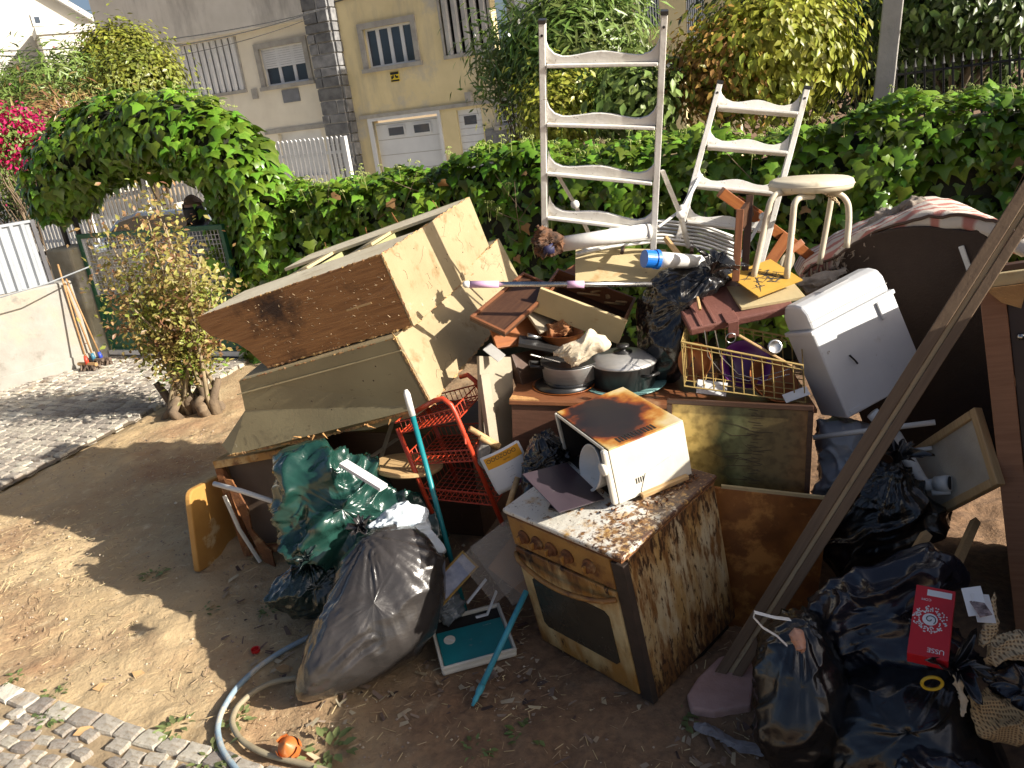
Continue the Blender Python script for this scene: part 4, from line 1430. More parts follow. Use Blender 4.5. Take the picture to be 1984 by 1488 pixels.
m_orw = M('orange_wood', (.32, .11, .03), (.24, .075, .02), 6, GRAIN, rough=.45, bump=.15, coat=.2)
m_rbw = M('red_brown_wood', (.22, .085, .035), (.16, .06, .025), 6, GRAIN, rough=.45, bump=.2, coat=.15, layers=[((.3, .17, .09), 5, .62, .74, GL)])
m_dkw = M('dark_wood', (.075, .035, .018), (.05, .022, .012), 6, GRAIN, rough=.45, bump=.2, layers=[((.2, .12, .07), 6, .66, .76, GL)])
m_wgw = M('warm_grey_panel', (.33, .28, .20), (.26, .215, .15), 4, rough=.6, bump=.2, layers=[((.16, .11, .07), 6, .62, .72, GL)])
m_pine = M('pine', (.52, .35, .17), (.43, .27, .12), 7, GRAIN, rough=.6, bump=.2)
m_rustw = M('rusted_enamel', (.58, .50, .34), (.44, .35, .20), 3, (1, 1, .35), rough=.5, bump=.45, bscale=26, zadd=((.71, .22, .12), (.0, .3, .13)),
            layers=[((.40, .25, .09), 9, .44, .62, (1, 1, .3)), ((.20, .095, .03), 24, .50, .61, (1, 1, .22)), ((.06, .03, .015), 55, .57, .65, (1, 1, .3))])
m_rustf = M('stained_front', (.70, .57, .31), (.56, .41, .18), 3, rough=.5, bump=.3, bscale=30, zadd=((.55, .12, .12), (.04, .14, .1)), layers=[((.38, .19, .045), 4.5, .48, .64, (1, 1, .4)), ((.16, .07, .025), 9, .58, .70, (1, 1, .3)), ((.05, .025, .015), 24, .66, .72, (1, 1, .5))])
m_rustc = M('rust_control', (.42, .23, .06), (.30, .14, .035), 5, rough=.55, bump=.4, layers=[((.14, .055, .02), 9, .48, .62, GL), ((.62, .5, .28), 7, .60, .72, GL)])
m_rust = M('rust', (.25, .10, .03), (.12, .045, .018), 12, rough=.85, bump=.8, bscale=40, layers=[((.45, .3, .14), 8, .58, .7, GL)])
m_etop = M('enamel_top', (.74, .72, .66), (.66, .62, .52), 3, rough=.35, bump=.4, bscale=34,
           zadd=((.62, .34, .13, 0), (.55, .36, .09, 1)), layers=[((.52, .31, .10), 9, .56, .68, GL), ((.27, .14, .05), 24, .585, .665, GL), ((.10, .05, .03), 55, .60, .66, GL)])
m_ew = M('old_white_plastic', (.70, .68, .60), (.62, .58, .48), 4, rough=.45, bump=.12, layers=[((.3, .22, .1), 10, .68, .76, GL), ((.1, .08, .05), 40, .72, .75, GL)])
m_pur = M('white_appliance', (.68, .69, .70), (.60, .61, .62), 3, rough=.4, bump=.08, layers=[((.44, .40, .34), 5, .60, .74, GL), ((.22, .16, .1), 26, .69, .73, GL)])
m_ovg = M('oven_glass', (.06, .05, .035), (.045, .038, .026), 3, rough=.25, bump=.05)
m_red = M('red_tube', (.50, .055, .02), (.40, .04, .015), 8, rough=.4, bump=.15, layers=[((.2, .05, .02), 20, .62, .7, GL)])
m_teal = M('teal_plastic', (.01, .22, .24), (.01, .17, .19), 6, rough=.4, bump=.1, layers=[((.3, .3, .27), 12, .66, .76, GL)])
m_aqua = M('aqua_metal', (.06, .36, .46), (.05, .28, .36), 10, rough=.5, bump=.3, layers=[((.35, .3, .22), 16, .64, .72, GL)])
m_lad = M('ladder_paint', (.70, .69, .66), (.60, .58, .53), 5, rough=.45, bump=.2, layers=[((.36, .31, .24), 9, .58, .70, GL), ((.16, .12, .08), 40, .65, .70, GL)])
m_stool = M('cream_vinyl', (.66, .60, .46), (.58, .51, .37), 4, rough=.5, bump=.15, layers=[((.40, .33, .22), 7, .58, .72, GL), ((.2, .15, .1), 30, .67, .72, GL)])
m_sleg = M('cream_tube', (.60, .54, .42), (.52, .45, .33), 6, rough=.45, bump=.15, layers=[((.3, .2, .1), 18, .66, .74, GL)])
m_alum = M('aluminium', (.62, .61, .59), (.52, .51, .49), 12, (1, 1, 8), rough=.38, metal=.6, bump=.04)
m_blackp = M('black_enamel', (.018, .018, .019), (.03, .028, .026), 8, rough=.35, bump=.1)
m_copp = M('copper_pan', (.42, .15, .045), (.3, .10, .03), 8, rough=.4, metal=.5, bump=.1)
m_cloth = M('beige_cloth', (.62, .54, .40), (.54, .45, .32), 6, rough=.95, bump=.4, bscale=60, layers=[((.4, .22, .08), 8, .60, .7, GL)])
m_rag = M('brown_rag', (.36, .17, .07), (.26, .11, .045), 8, rough=.95, bump=.5)
m_wcl = M('white_cloth', (.62, .68, .72), (.54, .6, .64), 6, rough=.9, bump=.4, bscale=30)
m_leat = M('brown_leather', (.20, .085, .065), (.15, .06, .048), 5, rough=.5, bump=.3, bscale=50, layers=[((.4, .3, .24), 14, .68, .74, GL)])
m_bask = M('cream_wire', (.46, .33, .12), (.36, .25, .08), 20, rough=.5, bump=.1)
m_purp = M('purple_plastic', (.13, .02, .17), (.10, .015, .13), 4, rough=.35, bump=.02)
m_paper = M('newsprint', (.70, .70, .70), (.64, .64, .65), 6, rough=.9, bump=.1)
m_cardo = M('banner_orange', (.75, .35, .02), (.7, .32, .02), 6, rough=.8, bump=0)
m_ink = M('ink', (.03, .03, .035), rough=.8, bump=0)


def weave(name, c, dark, sc):
    m = bpy.data.materials.new(name)
    m.use_nodes = True
    nt = m.node_tree
    N, L = nt.nodes.new, nt.links.new
    tc = N('ShaderNodeTexCoord')
    ws = []
    for dr in ('X', 'Z'):
        w = N('ShaderNodeTexWave')
        w.bands_direction = dr
        w.inputs['Scale'].default_value = sc
        w.inputs['Distortion'].default_value = 1.5
        w.inputs['Detail Scale'].default_value = .3
        L(tc.outputs['Object'], w.inputs[0])
        ws.append(w.outputs[1])
    mu = N('ShaderNodeMath')
    mu.operation = 'MAXIMUM'
    L(ws[0], mu.inputs[0])
    L(ws[1], mu.inputs[1])
    cr = N('ShaderNodeValToRGB')
    cr.color_ramp.elements[0].position, cr.color_ramp.elements[0].color = .35, tuple(dark) + (1,)
    cr.color_ramp.elements[1].position, cr.color_ramp.elements[1].color = .65, tuple(c) + (1,)
    L(mu.outputs[0], cr.inputs[0])
    b = nt.nodes['Principled BSDF']
    L(cr.outputs[0], b.inputs['Base Color'])
    b.inputs['Roughness'].default_value = .95
    bp = N('ShaderNodeBump')
    bp.inputs['Strength'].default_value, bp.inputs['Distance'].default_value = .8, .004
    L(mu.outputs[0], bp.inputs['Height'])
    L(bp.outputs[0], b.inputs['Normal'])
    return m


m_burl = weave('burlap', (.46, .31, .15), (.16, .10, .05), 38)
m_net = weave('tan_net', (.56, .43, .26), (.2, .14, .08), 30)
m_bedb = M('brown_bed_fabric', (.055, .035, .024), (.045, .028, .019), 6, rough=.95, bump=.5, bscale=90)
m_blue = M('blue_cap', (.01, .16, .62), (.01, .12, .5), 6, rough=.4, bump=.1)
m_pinkp = M('pink_sleeve', (.62, .40, .58), (.58, .36, .54), 5, rough=.5, bump=.05)
m_lime = M('pink_slab', (.52, .34, .30), (.42, .26, .22), 7, rough=.95, bump=.8, bscale=30, layers=[((.5, .4, .35), 20, .62, .7, GL)])

# ================================================================== LARGE PIECES
# --- upper cabinet carcass -----------------------------------------------------
UX = mxe((-1.511, 4.129, 1.053), (4.9, -13.4, -23.1))
UW, UL, UH = 1.212, 1.101, .366
uc = thing('cabinet_carcass', 'open-backed cabinet with raw brown wood end, lying on top of another cabinet', 'cabinet', UX @ Vector((.6, .5, 0)))
ob('end_panel', MB().prism([(0, .366), (.0, .30), (.03, .25), (.17, .17), (.22, .11), (.25, .05), (.28, 0), (1.20, 0), (1.20, .366)], 0, .02, 'y'), m_raww, uc, UX, bev=.002)
ob('side_panel', MB().box(1.201, UW + .003, .0, UL, 0, UH), m_lam, uc, UX, bev=.002)
ob('end_panel', MB().box(.03, 1.2, UL - .02, UL, 0.02, UH), m_inol, uc, UX)
ob('front_panel', MB().box(.29, 1.2, .021, UL - .021, 0, .018), m_lam, uc, UX)
ob('bottom_panel', MB().box(.20, .22, .021, UL - .021, .12, .34), m_lam, uc, UX)
for y0, y1 in ((.021, .40), (.80, UL - .021)):
    ob('rail', MB().box(.02, 1.2, y0, y1, UH - .018, UH), M('pale_rail', (.74, .66, .48), (.62, .53, .36), 3, rough=.7, bump=.3, layers=[((.42, .3, .17), 4, .58, .7, (1, 3, 3))]), uc, UX, bev=.002)
for x in (.34, .76):
    ob('cross_rail', MB().box(x, x + .06, .401, .799, UH - .018, UH - .001), m_cream, uc, UX, bev=.002)
for x in (.44, .82):
    ob('divider', MB().box(x, x + .018, .022, UL - .022, .02, UH - .02), m_inol, uc, UX)
fk = MB()
for i in range(130):
    x, z_ = random.uniform(.3, 1.18), random.uniform(.02, .35)
    a_ = random.uniform(0, 3.14)
    l_ = random.uniform(.004, .016)
    fk.tube([(x, -.002, z_), (x + l_ * math.cos(a_), -.006, z_ + l_ * math.sin(a_))], [.0018, .001], 3)
stuff(ob('paint_flakes', fk, M('flake', (.55, .42, .26), rough=.9, bump=0), uc, UX))
for i in range(7):
    x, y = random.uniform(.1, 1.1), random.choice((UL - .01, UL - .012))
    ob('nail', MB().tube([(x, y, UH), (x + random.uniform(-.02, .02), y, UH + random.uniform(.02, .07))], .0025, 4), m_rust, uc, UX)
ob('label_strip', MB().box(.9, 1.05, -.004, -.0005, .16, .17), m_pine, uc, UX @ Matrix.Rotation(.0, 4, 'Y'))
# --- lower cabinet carcass -------------------------------------------------------
lTL, lTR, lBR, lBL = P(463, 738, 4.05), P(765, 655, 3.62), P(835, 785, 3.55), P(447, 882, 4.0)
lv = P(964, 464, 4.75) - lTR
lc = thing('cabinet_carcass', 'olive laminate cabinet with chipped lower edge under the brown wood one', 'cabinet', lBL)
lpx = [(463, 738, 4.05), (475, 795, 4.03), (430, 862, 4.06), (447, 882, 4.0), (520, 872, 3.93), (555, 862, 3.9), (610, 858, 3.85), (655, 838, 3.8), (720, 832, 3.72), (770, 815, 3.66), (808, 806, 3.6), (835, 785, 3.55), (765, 655, 3.62)]
en = ob('end_panel', MB().loft([P(*q) for q in lpx], nz(lv) * .02), m_oliv, lc)
dn = nz(lBR - lTR)
off = nz(lv) * .0205
ob('top_panel', MB().loft([lTL + off, lTR + off - nz(lTR - lTL) * .019, lTR + lv - nz(lTR - lTL) * .019, lTL + lv], dn * .02), m_lam, lc)
ob('side_panel', MB().loft([lTR + dn * .0, lBR, lBR + lv, lTR + lv], nz(lTL - lTR) * .018), m_lam, lc)
ob('bottom_panel', MB().loft([lBL + off + [0, 0, .02], lBR + off + [0, 0, .02] - nz(lTR - lTL) * .02, lBR + lv + [0, 0, .02] - nz(lTR - lTL) * .02, lBL + lv + [0, 0, .02]], [0, 0, .018]), m_lam, lc)
ob('end_panel', MB().loft([lTL + lv, lTR + lv, lBR + lv, lBL + lv], nz(lv) * .02), m_oliv, lc)
ob('seam_strip', MB().loft([lTL - nz(lv) * .002 + (lBL - lTL) * .17, lTR - nz(lv) * .002 + (lBR - lTR) * .17, lTR - nz(lv) * .002 + (lBR - lTR) * .185, lTL - nz(lv) * .002 + (lBL - lTL) * .185], -nz(lv) * .003), m_cream, lc)
for i in range(9):
    f = random.uniform(.2, .9)
    q = P(447 + f * 380, 876 - f * 78, 3.97 - .42 * f)
    ob('splinter', MB().tube([q, q + np.array([random.uniform(-.05, .06), -.01, random.uniform(-.03, .02)])], [.006, .001], 4), m_chip, lc)

# cracks, scratches and screw holes in the laminate
def cracks(parent, A_, B_, C_, n_, seed, mat, nrm_, r0=.0011):
    r = np.random.default_rng(seed)
    mb = MB()
    A_, B_, C_ = (np.asarray(v, float) for v in (A_, B_, C_))
    for i in range(n_):
        u, v = r.uniform(.05, .95), r.uniform(.08, .92)
        a_ = r.uniform(0, 6.28)
        pts = []
        for k in range(r.integers(3, 8)):
            if not (.02 < u < .98 and .03 < v < .97):
                break
            pts.append(A_ + (B_ - A_) * u + (C_ - A_) * v + nrm_ * .0006)
            a_ += r.normal() * .9
            u += .02 * math.cos(a_)
            v += .05 * math.sin(a_)
        if len(pts) > 1:
            mb.tube(pts, r0 * r.uniform(.6, 1.5), 3)
    for i in range(9):
        u, v = r.uniform(.05, .95), r.uniform(.06, .94)
        c_ = A_ + (B_ - A_) * u + (C_ - A_) * v
        mb.tube([c_, c_ + nrm_ * .001], r.uniform(.002, .005), 6)
    stuff(ob('cracks', mb, mat, parent))


def chips(parent, a_, b_, n_, seed, mat, s0=.006):
    """crumbled chipboard showing along a worn edge"""
    r = np.random.default_rng(seed)
    mb = MB()
    a_, b_ = np.asarray(a_, float), np.asarray(b_, float)
    d_ = nz(b_ - a_)
    for i in range(n_):
        c_ = a_ + (b_ - a_) * r.random() ** r.choice([.6, 1.6])
        s_ = s0 * r.uniform(.5, 1.8)
        l_ = s_ * r.uniform(1, 3.5)
        o1, o2 = nz(np.cross(d_, [.3, .5, .8])), nz(np.cross(d_, np.cross(d_, [.3, .5, .8])))
        mb.add([c_ - d_ * l_, c_ + d_ * l_, c_ + o1 * s_, c_ - o1 * s_, c_ + o2 * s_ * .7, c_ - o2 * s_ * .7], [(0, 2, 4), (2, 1, 4), (1, 3, 4), (3, 0, 4), (2, 0, 5), (1, 2, 5), (3, 1, 5), (0, 3, 5)])
    stuff(ob('edge_chips', mb, mat, parent))


m_pb = M('chipboard', (.46, .29, .13), (.30, .17, .07), 60, rough=.95, bump=.5, island=.3)
UVc = lambda x, y, z: np.array(UX @ Vector((x, y, z)))
chips(uc, UVc(UW, 0, 0), UVc(UW, 0, UH), 26, 1, m_pb)
chips(uc, UVc(UW, 0, UH), UVc(UW, UL, UH), 44, 2, m_pb)
chips(uc, UVc(UW, 0, 0), UVc(UW, UL, 0), 44, 3, m_pb)
chips(uc, UVc(0.02, 0, UH), UVc(UW, 0, UH), 50, 4, m_pb, .005)
chips(uc, UVc(.28, 0, 0), UVc(UW, 0, 0), 60, 8, m_pb, .007)
chips(lc, lTR, lTR + lv, 50, 5, m_pb)
chips(lc, lBR, lBR + lv, 60, 6, m_pb, .008)
chips(lc, lTR, lBR, 36, 7, m_pb, .007)
chips(lc, lTL, lTR, 36, 9, m_pb, .005)
chips(lc, P(447, 882, 4.0), P(655, 838, 3.8), 60, 10, m_pb, .009)
chips(lc, P(655, 838, 3.8), lBR, 60, 11, m_pb, .009)
m_crk = M('crack_dark', (.07, .045, .025), rough=.9, bump=0)
UV = lambda x, y, z: np.array(UX @ Vector((x, y, z)))
ux_n = nz(UV(1, 0, 0) - UV(0, 0, 0))
cracks(uc, UV(UW + .003, 0, 0), UV(UW + .003, UL, 0), UV(UW + .003, 0, UH), 15, 5, m_crk, ux_n, .0006)
ln_ = nz(np.cross(lBR - lTR, lv))
ln_ = ln_ if ln_[0] > 0 else -ln_
cracks(lc, lTR, lTR + lv, lBR, 18, 6, m_crk, ln_, .0006)
le_ = -nz(lv)
cracks(lc, lTL + (lTR - lTL) * .04, lTR, lBL + (lTR - lTL) * .04, 14, 7, m_crk, le_, .0006)
for i in range(16):
    f = random.uniform(.0, 1)
    q = lTR + lv * f + (lBR - lTR) * random.choice((.0, 1.0))
    ob('splinter', MB().tube([q, q + np.array([random.uniform(-.02, .02), random.uniform(-.04, .04), random.uniform(-.012, .012)])], [.006, .001], 4), m_chip, lc)
# --- rusted appliance under the cabinets --------------------------------------------
mx, lx, ly = fr(P(413, 893, 4.1), P(585, 862, 3.95), P(470, 1078, 4.02))
ap = thing('rusted_appliance', 'rusted open-fronted appliance shell under the olive cabinet', 'appliance', P(470, 1078, 4.02))
for n_, b_ in (('frame_bar', (0, lx, 0, .045, -.01, .03)), ('frame_bar', (0, .045, .046, ly, -.012, .03)), ('frame_bar', (.046, lx, ly - .04, ly, -.01, .03)), ('frame_bar', (lx - .04, lx, .046, ly - .041, -.01, .03))):
    ob(n_, MB().box(*b_), m_rustf if b_[3] < .05 else m_rust, ap, mx, bev=.004)
ob('inner_panel', MB().box(.046, lx - .041, .046, ly - .041, .045, .06), M('inner_brown', (.10, .07, .05), (.075, .05, .035), 4, rough=.6, bump=.1, layers=[((.3, .2, .1), 12, .7, .76, GL)]), ap, mx)
ob('casing', MB().box(.0, .012, .0, ly, .031, .5).box(.013, lx, 0, .012, .031, .5), m_rustf, ap, mx)
ob('hinge_strip', MB().prism([(.05, .1), (.10, .12), (.14, .30), (.12, .42), (.20, .56), (.19, .66), (.13, .62), (.09, .4)], -.03, -.018), m_rust, ap, mx, bev=.002)
ob('bent_trim', MB().tube([(.02, .2, -.03), (.06, .4, -.05), (.10, .62, -.02)], .012, 6), m_ew, ap, mx)
ob('sticker', MB().box(.22, .32, .31, .36, .040, .0445), M('sticker_tan', (.5, .36, .2), rough=.8), ap, mx)

# rounded cream panel on the left
mx, lx, ly = fr(P(362, 952, 3.98), P(428, 918, 4.3), P(384, 1112, 3.93))
pts = []
for cx_, cy_, a0 in ((.05, .05, 180), (lx + .18, .05, 270), (lx + .18, ly - .02, 0), (.04, ly - .03, 90)):
    for k in range(5):
        a = math.radians(a0 + k * 22.5)
        rr_ = .05 if cy_ < .1 else .02
        pts.append((cx_ + rr_ * math.cos(a), cy_ + rr_ * math.sin(a)))
rp = tag(ob('rounded_panel', MB().prism(pts, -.015, .02), M('varnished_panel', (.50, .28, .08), (.40, .2, .05), 3, rough=.4, bump=.15, layers=[((.66, .52, .3), 4, .56, .62, GL)]), None, mx, bev=.008), 'yellow cream panel with rounded corners leaning at the left end of the pile', 'panel')

tag(ob('white_pole', MB().tube([P(415, 937, 3.75), P(470, 952, 3.66), P(530, 972, 3.55)], .013, 8), m_white, smooth=True), 'short white pole poking out beside the green bag', 'pole')

# --- brown dresser carrying the pots ------------------------------------------------
dTL, dTR, dBL = P(991, 774, 3.45), P(1578, 790, 3.2), P(1012, 993, 3.42)
mx, lx, ly = fr(dTL, dTR, dBL)
dr = thing('dresser', 'brown wooden dresser under the pots and the wire basket', 'dresser', P(1290, 1000, 3.4))
hgt = float(dTL[2]) + .0
ob('front_panel', MB().box(0, lx, .022, hgt, 0, .02), M('dresser_brown', (.115, .052, .032), (.08, .036, .022), 6, GRAIN, rough=.5, bump=.15, layers=[((.3, .2, .14), 9, .7, .78, GL)]), dr, mx, bev=.002)
ob('top_panel', MB().box(-.01, lx + .01, 0, .021, -.015, .55), m_rbw, dr, mx, bev=.003)
ob('side_panel', MB().box(0, .02, .022, hgt, .021, .53), m_wgw, dr, mx)
ob('side_panel', MB().box(lx - .02, lx, .022, hgt, .021, .53), m_rbw, dr, mx)
ob('back_panel', MB().box(.021, lx - .021, .022, hgt, .515, .53), m_rbw, dr, mx)
ob('chipped_corner', MB().prism([(-.008, -.012), (.13, -.012), (.10, .02), (-.004, .05)], -.006, -.0, 'y'), m_chip, dr, mx)

# --- stove ---------------------------------------------------------------------
SX = mxe((-.003, 2.965, -.02), (7.8, -1.3, -50.7))
SW, SD, SH = .62, .57, .745
sv = thing('stove', 'rusty cream gas stove with five knobs and a dark oven window', 'stove', SX @ Vector((.3, .28, 0)))
ob('body', MB().box(.035, SW, .03, SD, .02, SH - .035), m_rustw, sv, SX, bev=.004)
ob('plinth', MB().box(.03, SW - .03, .045, SD - .02, -.04, .0195), m_dark, sv, SX)
ob('corner_trim', MB().box(SW - .058, SW + .003, -.002, .029, .02, SH - .05), M('dark_trim', (.035, .028, .022), (.06, .04, .03), 8, rough=.6, bump=.2), sv, SX, bev=.003)
ob('top_plate', MB().box(-.012, SW + .012, -.012, SD + .01, SH - .022, SH), m_etop, sv, SX, bev=.008)
ob('top_rim', MB().box(.0, SW + .002, -.004, SD, SH - .034, SH - .023), m_rust, sv, SX)
ob('control_panel', MB().box(.0, SW - .06, -.006, .029, .565, SH - .036), m_rustc, sv, SX, bev=.004)
dm = ob('oven_door', MB().box(.0, SW - .06, -.010, .027, .04, .555), m_rustf, sv, SX, bev=.006)
ob('door_window', MB().prism([(.085, .16), (SW - .145, .16), (SW - .125, .18), (SW - .125, .41), (SW - .145, .43), (.085, .43), (.065, .41), (.065, .18)], -.014, -.0105, 'y'), m_ovg, dm, SX)
hp_ = [(.0 + .56 * t, -.012 - .05 * math.sin(math.pi * t) ** .5, .525 - .035 * math.sin(math.pi * t)) for t in np.linspace(0, 1, 15)]
ob('door_handle', MB().tube(hp_, .011, 8), m_rustc, dm, SX, smooth=True)
for x in (.085, .165, .245, .335, .45):
    km = SX @ Matrix.Translation((x, -.006, .635)) @ Matrix.Rotation(math.pi / 2, 4, 'X')
    kn = ob('knob', MB().lathe([(.031, 0), (.031, .008), (.022, .012), (.020, .026), (.0005, .030)], 18, km), m_rust, sv, smooth=False)
    ob('grip', MB().box(-.005, .005, -.018, .018, .012, .04), m_rustf, kn, km @ Matrix.Rotation(random.uniform(-.3, .3), 4, 'Z'), bev=.002)
sc = MB()
for i in range(90):
    x, y = random.uniform(.18, .58), random.uniform(.12, .54)
    d = Vector((random.uniform(-.02, .02), random.uniform(-.02, .02), random.uniform(0, .01)))
    sc.tube([(x, y, SH + .002), Vector((x, y, SH + .004)) + d], [.004, .002], 4)
stuff(ob('rust_flakes', sc, m_rust, sv, SX))

# --- microwave casing on the stove ----------------------------------------------
MX = mxe((.353, 2.724, .774), (-.9, -6.3, 18.4))
MW, MD, MH = .328, .487, .238
mw_ = thing('microwave', 'scorched cream microwave casing tipped on top of the stove', 'microwave', MX @ Vector((.16, .24, 0)))
ms = bpy.data.materials.new('scorched_top')
ms.use_nodes = True
nt = ms.node_tree
tc = nt.nodes.new('ShaderNodeTexCoord')
sub = nt.nodes.new('ShaderNodeVectorMath')
sub.operation = 'SUBTRACT'
sub.inputs[1].default_value = (.13, .27, MH)
mul = nt.nodes.new('ShaderNodeVectorMath')
mul.operation = 'MULTIPLY'
mul.inputs[1].default_value = (4.7, 2.9, 0)
ln = nt.nodes.new('ShaderNodeVectorMath')
ln.operation = 'LENGTH'
n1 = nt.nodes.new('ShaderNodeTexNoise')
n1.inputs['Scale'].default_value = 14
n1.inputs['Detail'].default_value = 8
ma = nt.nodes.new('ShaderNodeMath')
ma.operation = 'MULTIPLY_ADD'
ma.inputs[1].default_value = .75
cr = nt.nodes.new('ShaderNodeValToRGB')
els = cr.color_ramp.elements
for p_, c_ in ((.30, (.012, .010, .014, 1)), (.46, (.03, .014, .014, 1)), (.54, (.24, .05, .01, 1)), (.62, (.48, .19, .03, 1)), (.72, (.62, .44, .16, 1)), (.9, (.7, .62, .44, 1))):
    e = els.new(p_)
    e.color = c_
els.remove(els[0])
els.remove(els[-1])
nt.links.new(tc.outputs['Object'], sub.inputs[0])
nt.links.new(sub.outputs[0], mul.inputs[0])
nt.links.new(mul.outputs[0], ln.inputs[0])
nt.links.new(tc.outputs['Object'], n1.inputs[0])
nt.links.new(n1.outputs[0], ma.inputs[0])
nt.links.new(ln.outputs['Value'], ma.inputs[2])
ms2 = nt.nodes.new('ShaderNodeMath')
ms2.operation = 'SUBTRACT'
ms2.inputs[1].default_value = .33
nt.links.new(ma.outputs[0], ms2.inputs[0])
mdv = nt.nodes.new('ShaderNodeMath')
mdv.operation = 'MULTIPLY'
mdv.inputs[1].default_value = .72
nt.links.new(ms2.outputs[0], mdv.inputs[0])
nt.links.new(mdv.outputs[0], cr.inputs[0])
bs_ = nt.nodes['Principled BSDF']
nt.links.new(cr.outputs[0], bs_.inputs['Base Color'])
bs_.inputs['Roughness'].default_value = .45
ob('top_panel', MB().box(0, MW, 0, MD, MH - .006, MH), ms, mw_, MX, bev=.006)
ob('side_panel', MB().box(0, MW, 0, .006, 0, MH - .0065), m_ew, mw_, MX, bev=.002)
ob('side_panel', MB().box(0, MW, MD - .006, MD, 0, MH - .0065), m_ew, mw_, MX)
ob('back_panel', MB().box(MW - .006, MW, .0065, MD - .0065, 0, MH - .0065), m_ew, mw_, MX)
ob('base_panel', MB().box(0, MW, .0065, MD - .0065, 0, .006), m_dark, mw_, MX)
ob('liner', MB().box(.004, MW - .008, .0070, .011, .0065, MH - .008).box(.004, MW - .008, MD - .011, MD - .007, .0065, MH - .008).box(MW - .012, MW - .0075, .0115, MD - .0115, .0065, MH - .008).box(.004, MW - .0125, .0115, MD - .0115, MH - .011, MH - .008), m_dark, mw_, MX)
ob('front_rim', MB().box(-.025, -.001, .0, .03, 0, MH - .002), m_ew, mw_, MX, bev=.008)
ob('front_rim', MB().box(-.012, -.001, MD - .014, MD, 0, MH - .002), m_ew, mw_, MX, bev=.004)
ob('front_rim', MB().box(-.010, -.001, .031, MD - .015, MH - .016, MH - .003), m_ew, mw_, MX, bev=.004)
ob('dial', MB().lathe([(.026, 0), (.026, .012), (.02, .016), (.0005, .017)], 20, MX @ Matrix.Translation((-.025, .016, .16)) @ Matrix.Rotation(-math.pi / 2, 4, 'Y')), m_ew, mw_, smooth=True)
for i in range(12):
    ob('vent_slot', MB().box(.06 + i * .014, .068 + i * .014, .02, .065, MH + .0002, MH + .0012), m_dark, mw_, MX)
for i in range(9):
    ob('vent_slot', MB().box(.085 + i * .010, .090 + i * .010, -.001, -.0002, .055, .078), m_dark, mw_, MX)
ob('side_inset', MB().prism([(.10, .02), (.10, .005), (.25, .005), (.25, .115), (.13, .085)], -.003, -.0005, 'y'), m_ew, mw_, MX)
ob('foot_strip', MB().box(.09, .30, -.025, -.002, -.004, .014), m_pine, mw_, MX, bev=.003)
bw_ = thing('bowl', 'white ceramic bowl inside the open microwave', 'bowl', MX @ Vector((.02, .14, .05)))
ob('shell', MB().lathe([(.0005, -.045), (.04, -.045), (.075, -.02), (.09, .03), (.095, .04), (.088, .04), (.07, -.012), (.036, -.036), (.0005, -.036)], 32, MX @ Matrix.Translation((.005, .15, .10)) @ Matrix.Rotation(-1.25, 4, 'Y')), m_white, bw_, smooth=True)
tag(board('enamel_sheet', M('black_sheet', (.035, .026, .034), (.06, .042, .05), 4, rough=.35, bump=.05, layers=[((.25, .17, .12), 8, .66, .76, GL)]), P(1083, 994, 2.66), P(1172, 967, 2.78), P(1018, 917, 2.88), .004), 'thin dark enamel sheet lying on the stove left of the microwave', 'sheet')
tag(board('oven_tray', m_blackp, P(1062, 985, 2.72), P(1085, 992, 2.70), P(1030, 935, 2.88), .012), 'narrow black oven tray under the dark enamel sheet', 'tray')

# --- paintings and panels in front of the dresser ----------------------------------
def paint_mat(name, stops, xs, foliage=(.05, .06, .02), fl=.5, trunk=(.08, .05, .02)):
    m = bpy.data.materials.new(name)
    m.use_nodes = True
    nt = m.node_tree
    N, L = nt.nodes.new, nt.links.new
    tc = N('ShaderNodeTexCoord')
    n = N('ShaderNodeTexNoise')
    n.inputs['Scale'].default_value = 9
    n.inputs['Detail'].default_value = 8
    L(tc.outputs['Object'], n.inputs[0])
    sx = N('ShaderNodeSeparateXYZ')
    L(tc.outputs['Object'], sx.inputs[0])
    a = N('ShaderNodeMath')
    a.operation = 'MULTIPLY_ADD'
    a.inputs[1].default_value = .14
    L(n.outputs[0], a.inputs[0])
    L(sx.outputs[0], a.inputs[2])
    d = N('ShaderNodeMath')
    d.operation = 'DIVIDE'
    d.inputs[1].default_value = xs
    L(a.outputs[0], d.inputs[0])
    r = N('ShaderNodeValToRGB')
    while len(r.color_ramp.elements) < len(stops):
        r.color_ramp.elements.new(.5)
    for e, (p_, c_) in zip(r.color_ramp.elements, stops):
        e.position, e.color = p_, tuple(c_) + (1,)
    L(d.outputs[0], r.inputs[0])
    n2 = N('ShaderNodeTexNoise')
    n2.inputs['Scale'].default_value = 26
    n2.inputs['Detail'].default_value = 8
    L(tc.outputs['Object'], n2.inputs[0])
    r2 = N('ShaderNodeValToRGB')
    r2.color_ramp.elements[0].position, r2.color_ramp.elements[0].color = .45, (1, 1, 1, 1)
    r2.color_ramp.elements[1].position, r2.color_ramp.elements[1].color = .65, (.45, .42, .35, 1)
    L(n2.outputs[0], r2.inputs[0])
    mx_ = N('ShaderNodeMix')
    mx_.data_type, mx_.blend_type = 'RGBA', 'MULTIPLY'
    mx_.inputs[0].default_value = .8
    L(r.outputs[0], mx_.inputs[6])
    L(r2.outputs[0], mx_.inputs[7])
    b = nt.nodes['Principled BSDF']
    L(mx_.outputs[2], b.inputs['Base Color'])
    b.inputs['Roughness'].default_value = .4
    bp = N('ShaderNodeBump')
    bp.inputs['Strength'].default_value = .3
    L(n2.outputs[0], bp.inputs['Height'])
    L(bp.outputs[0], b.inputs['Normal'])
    return m


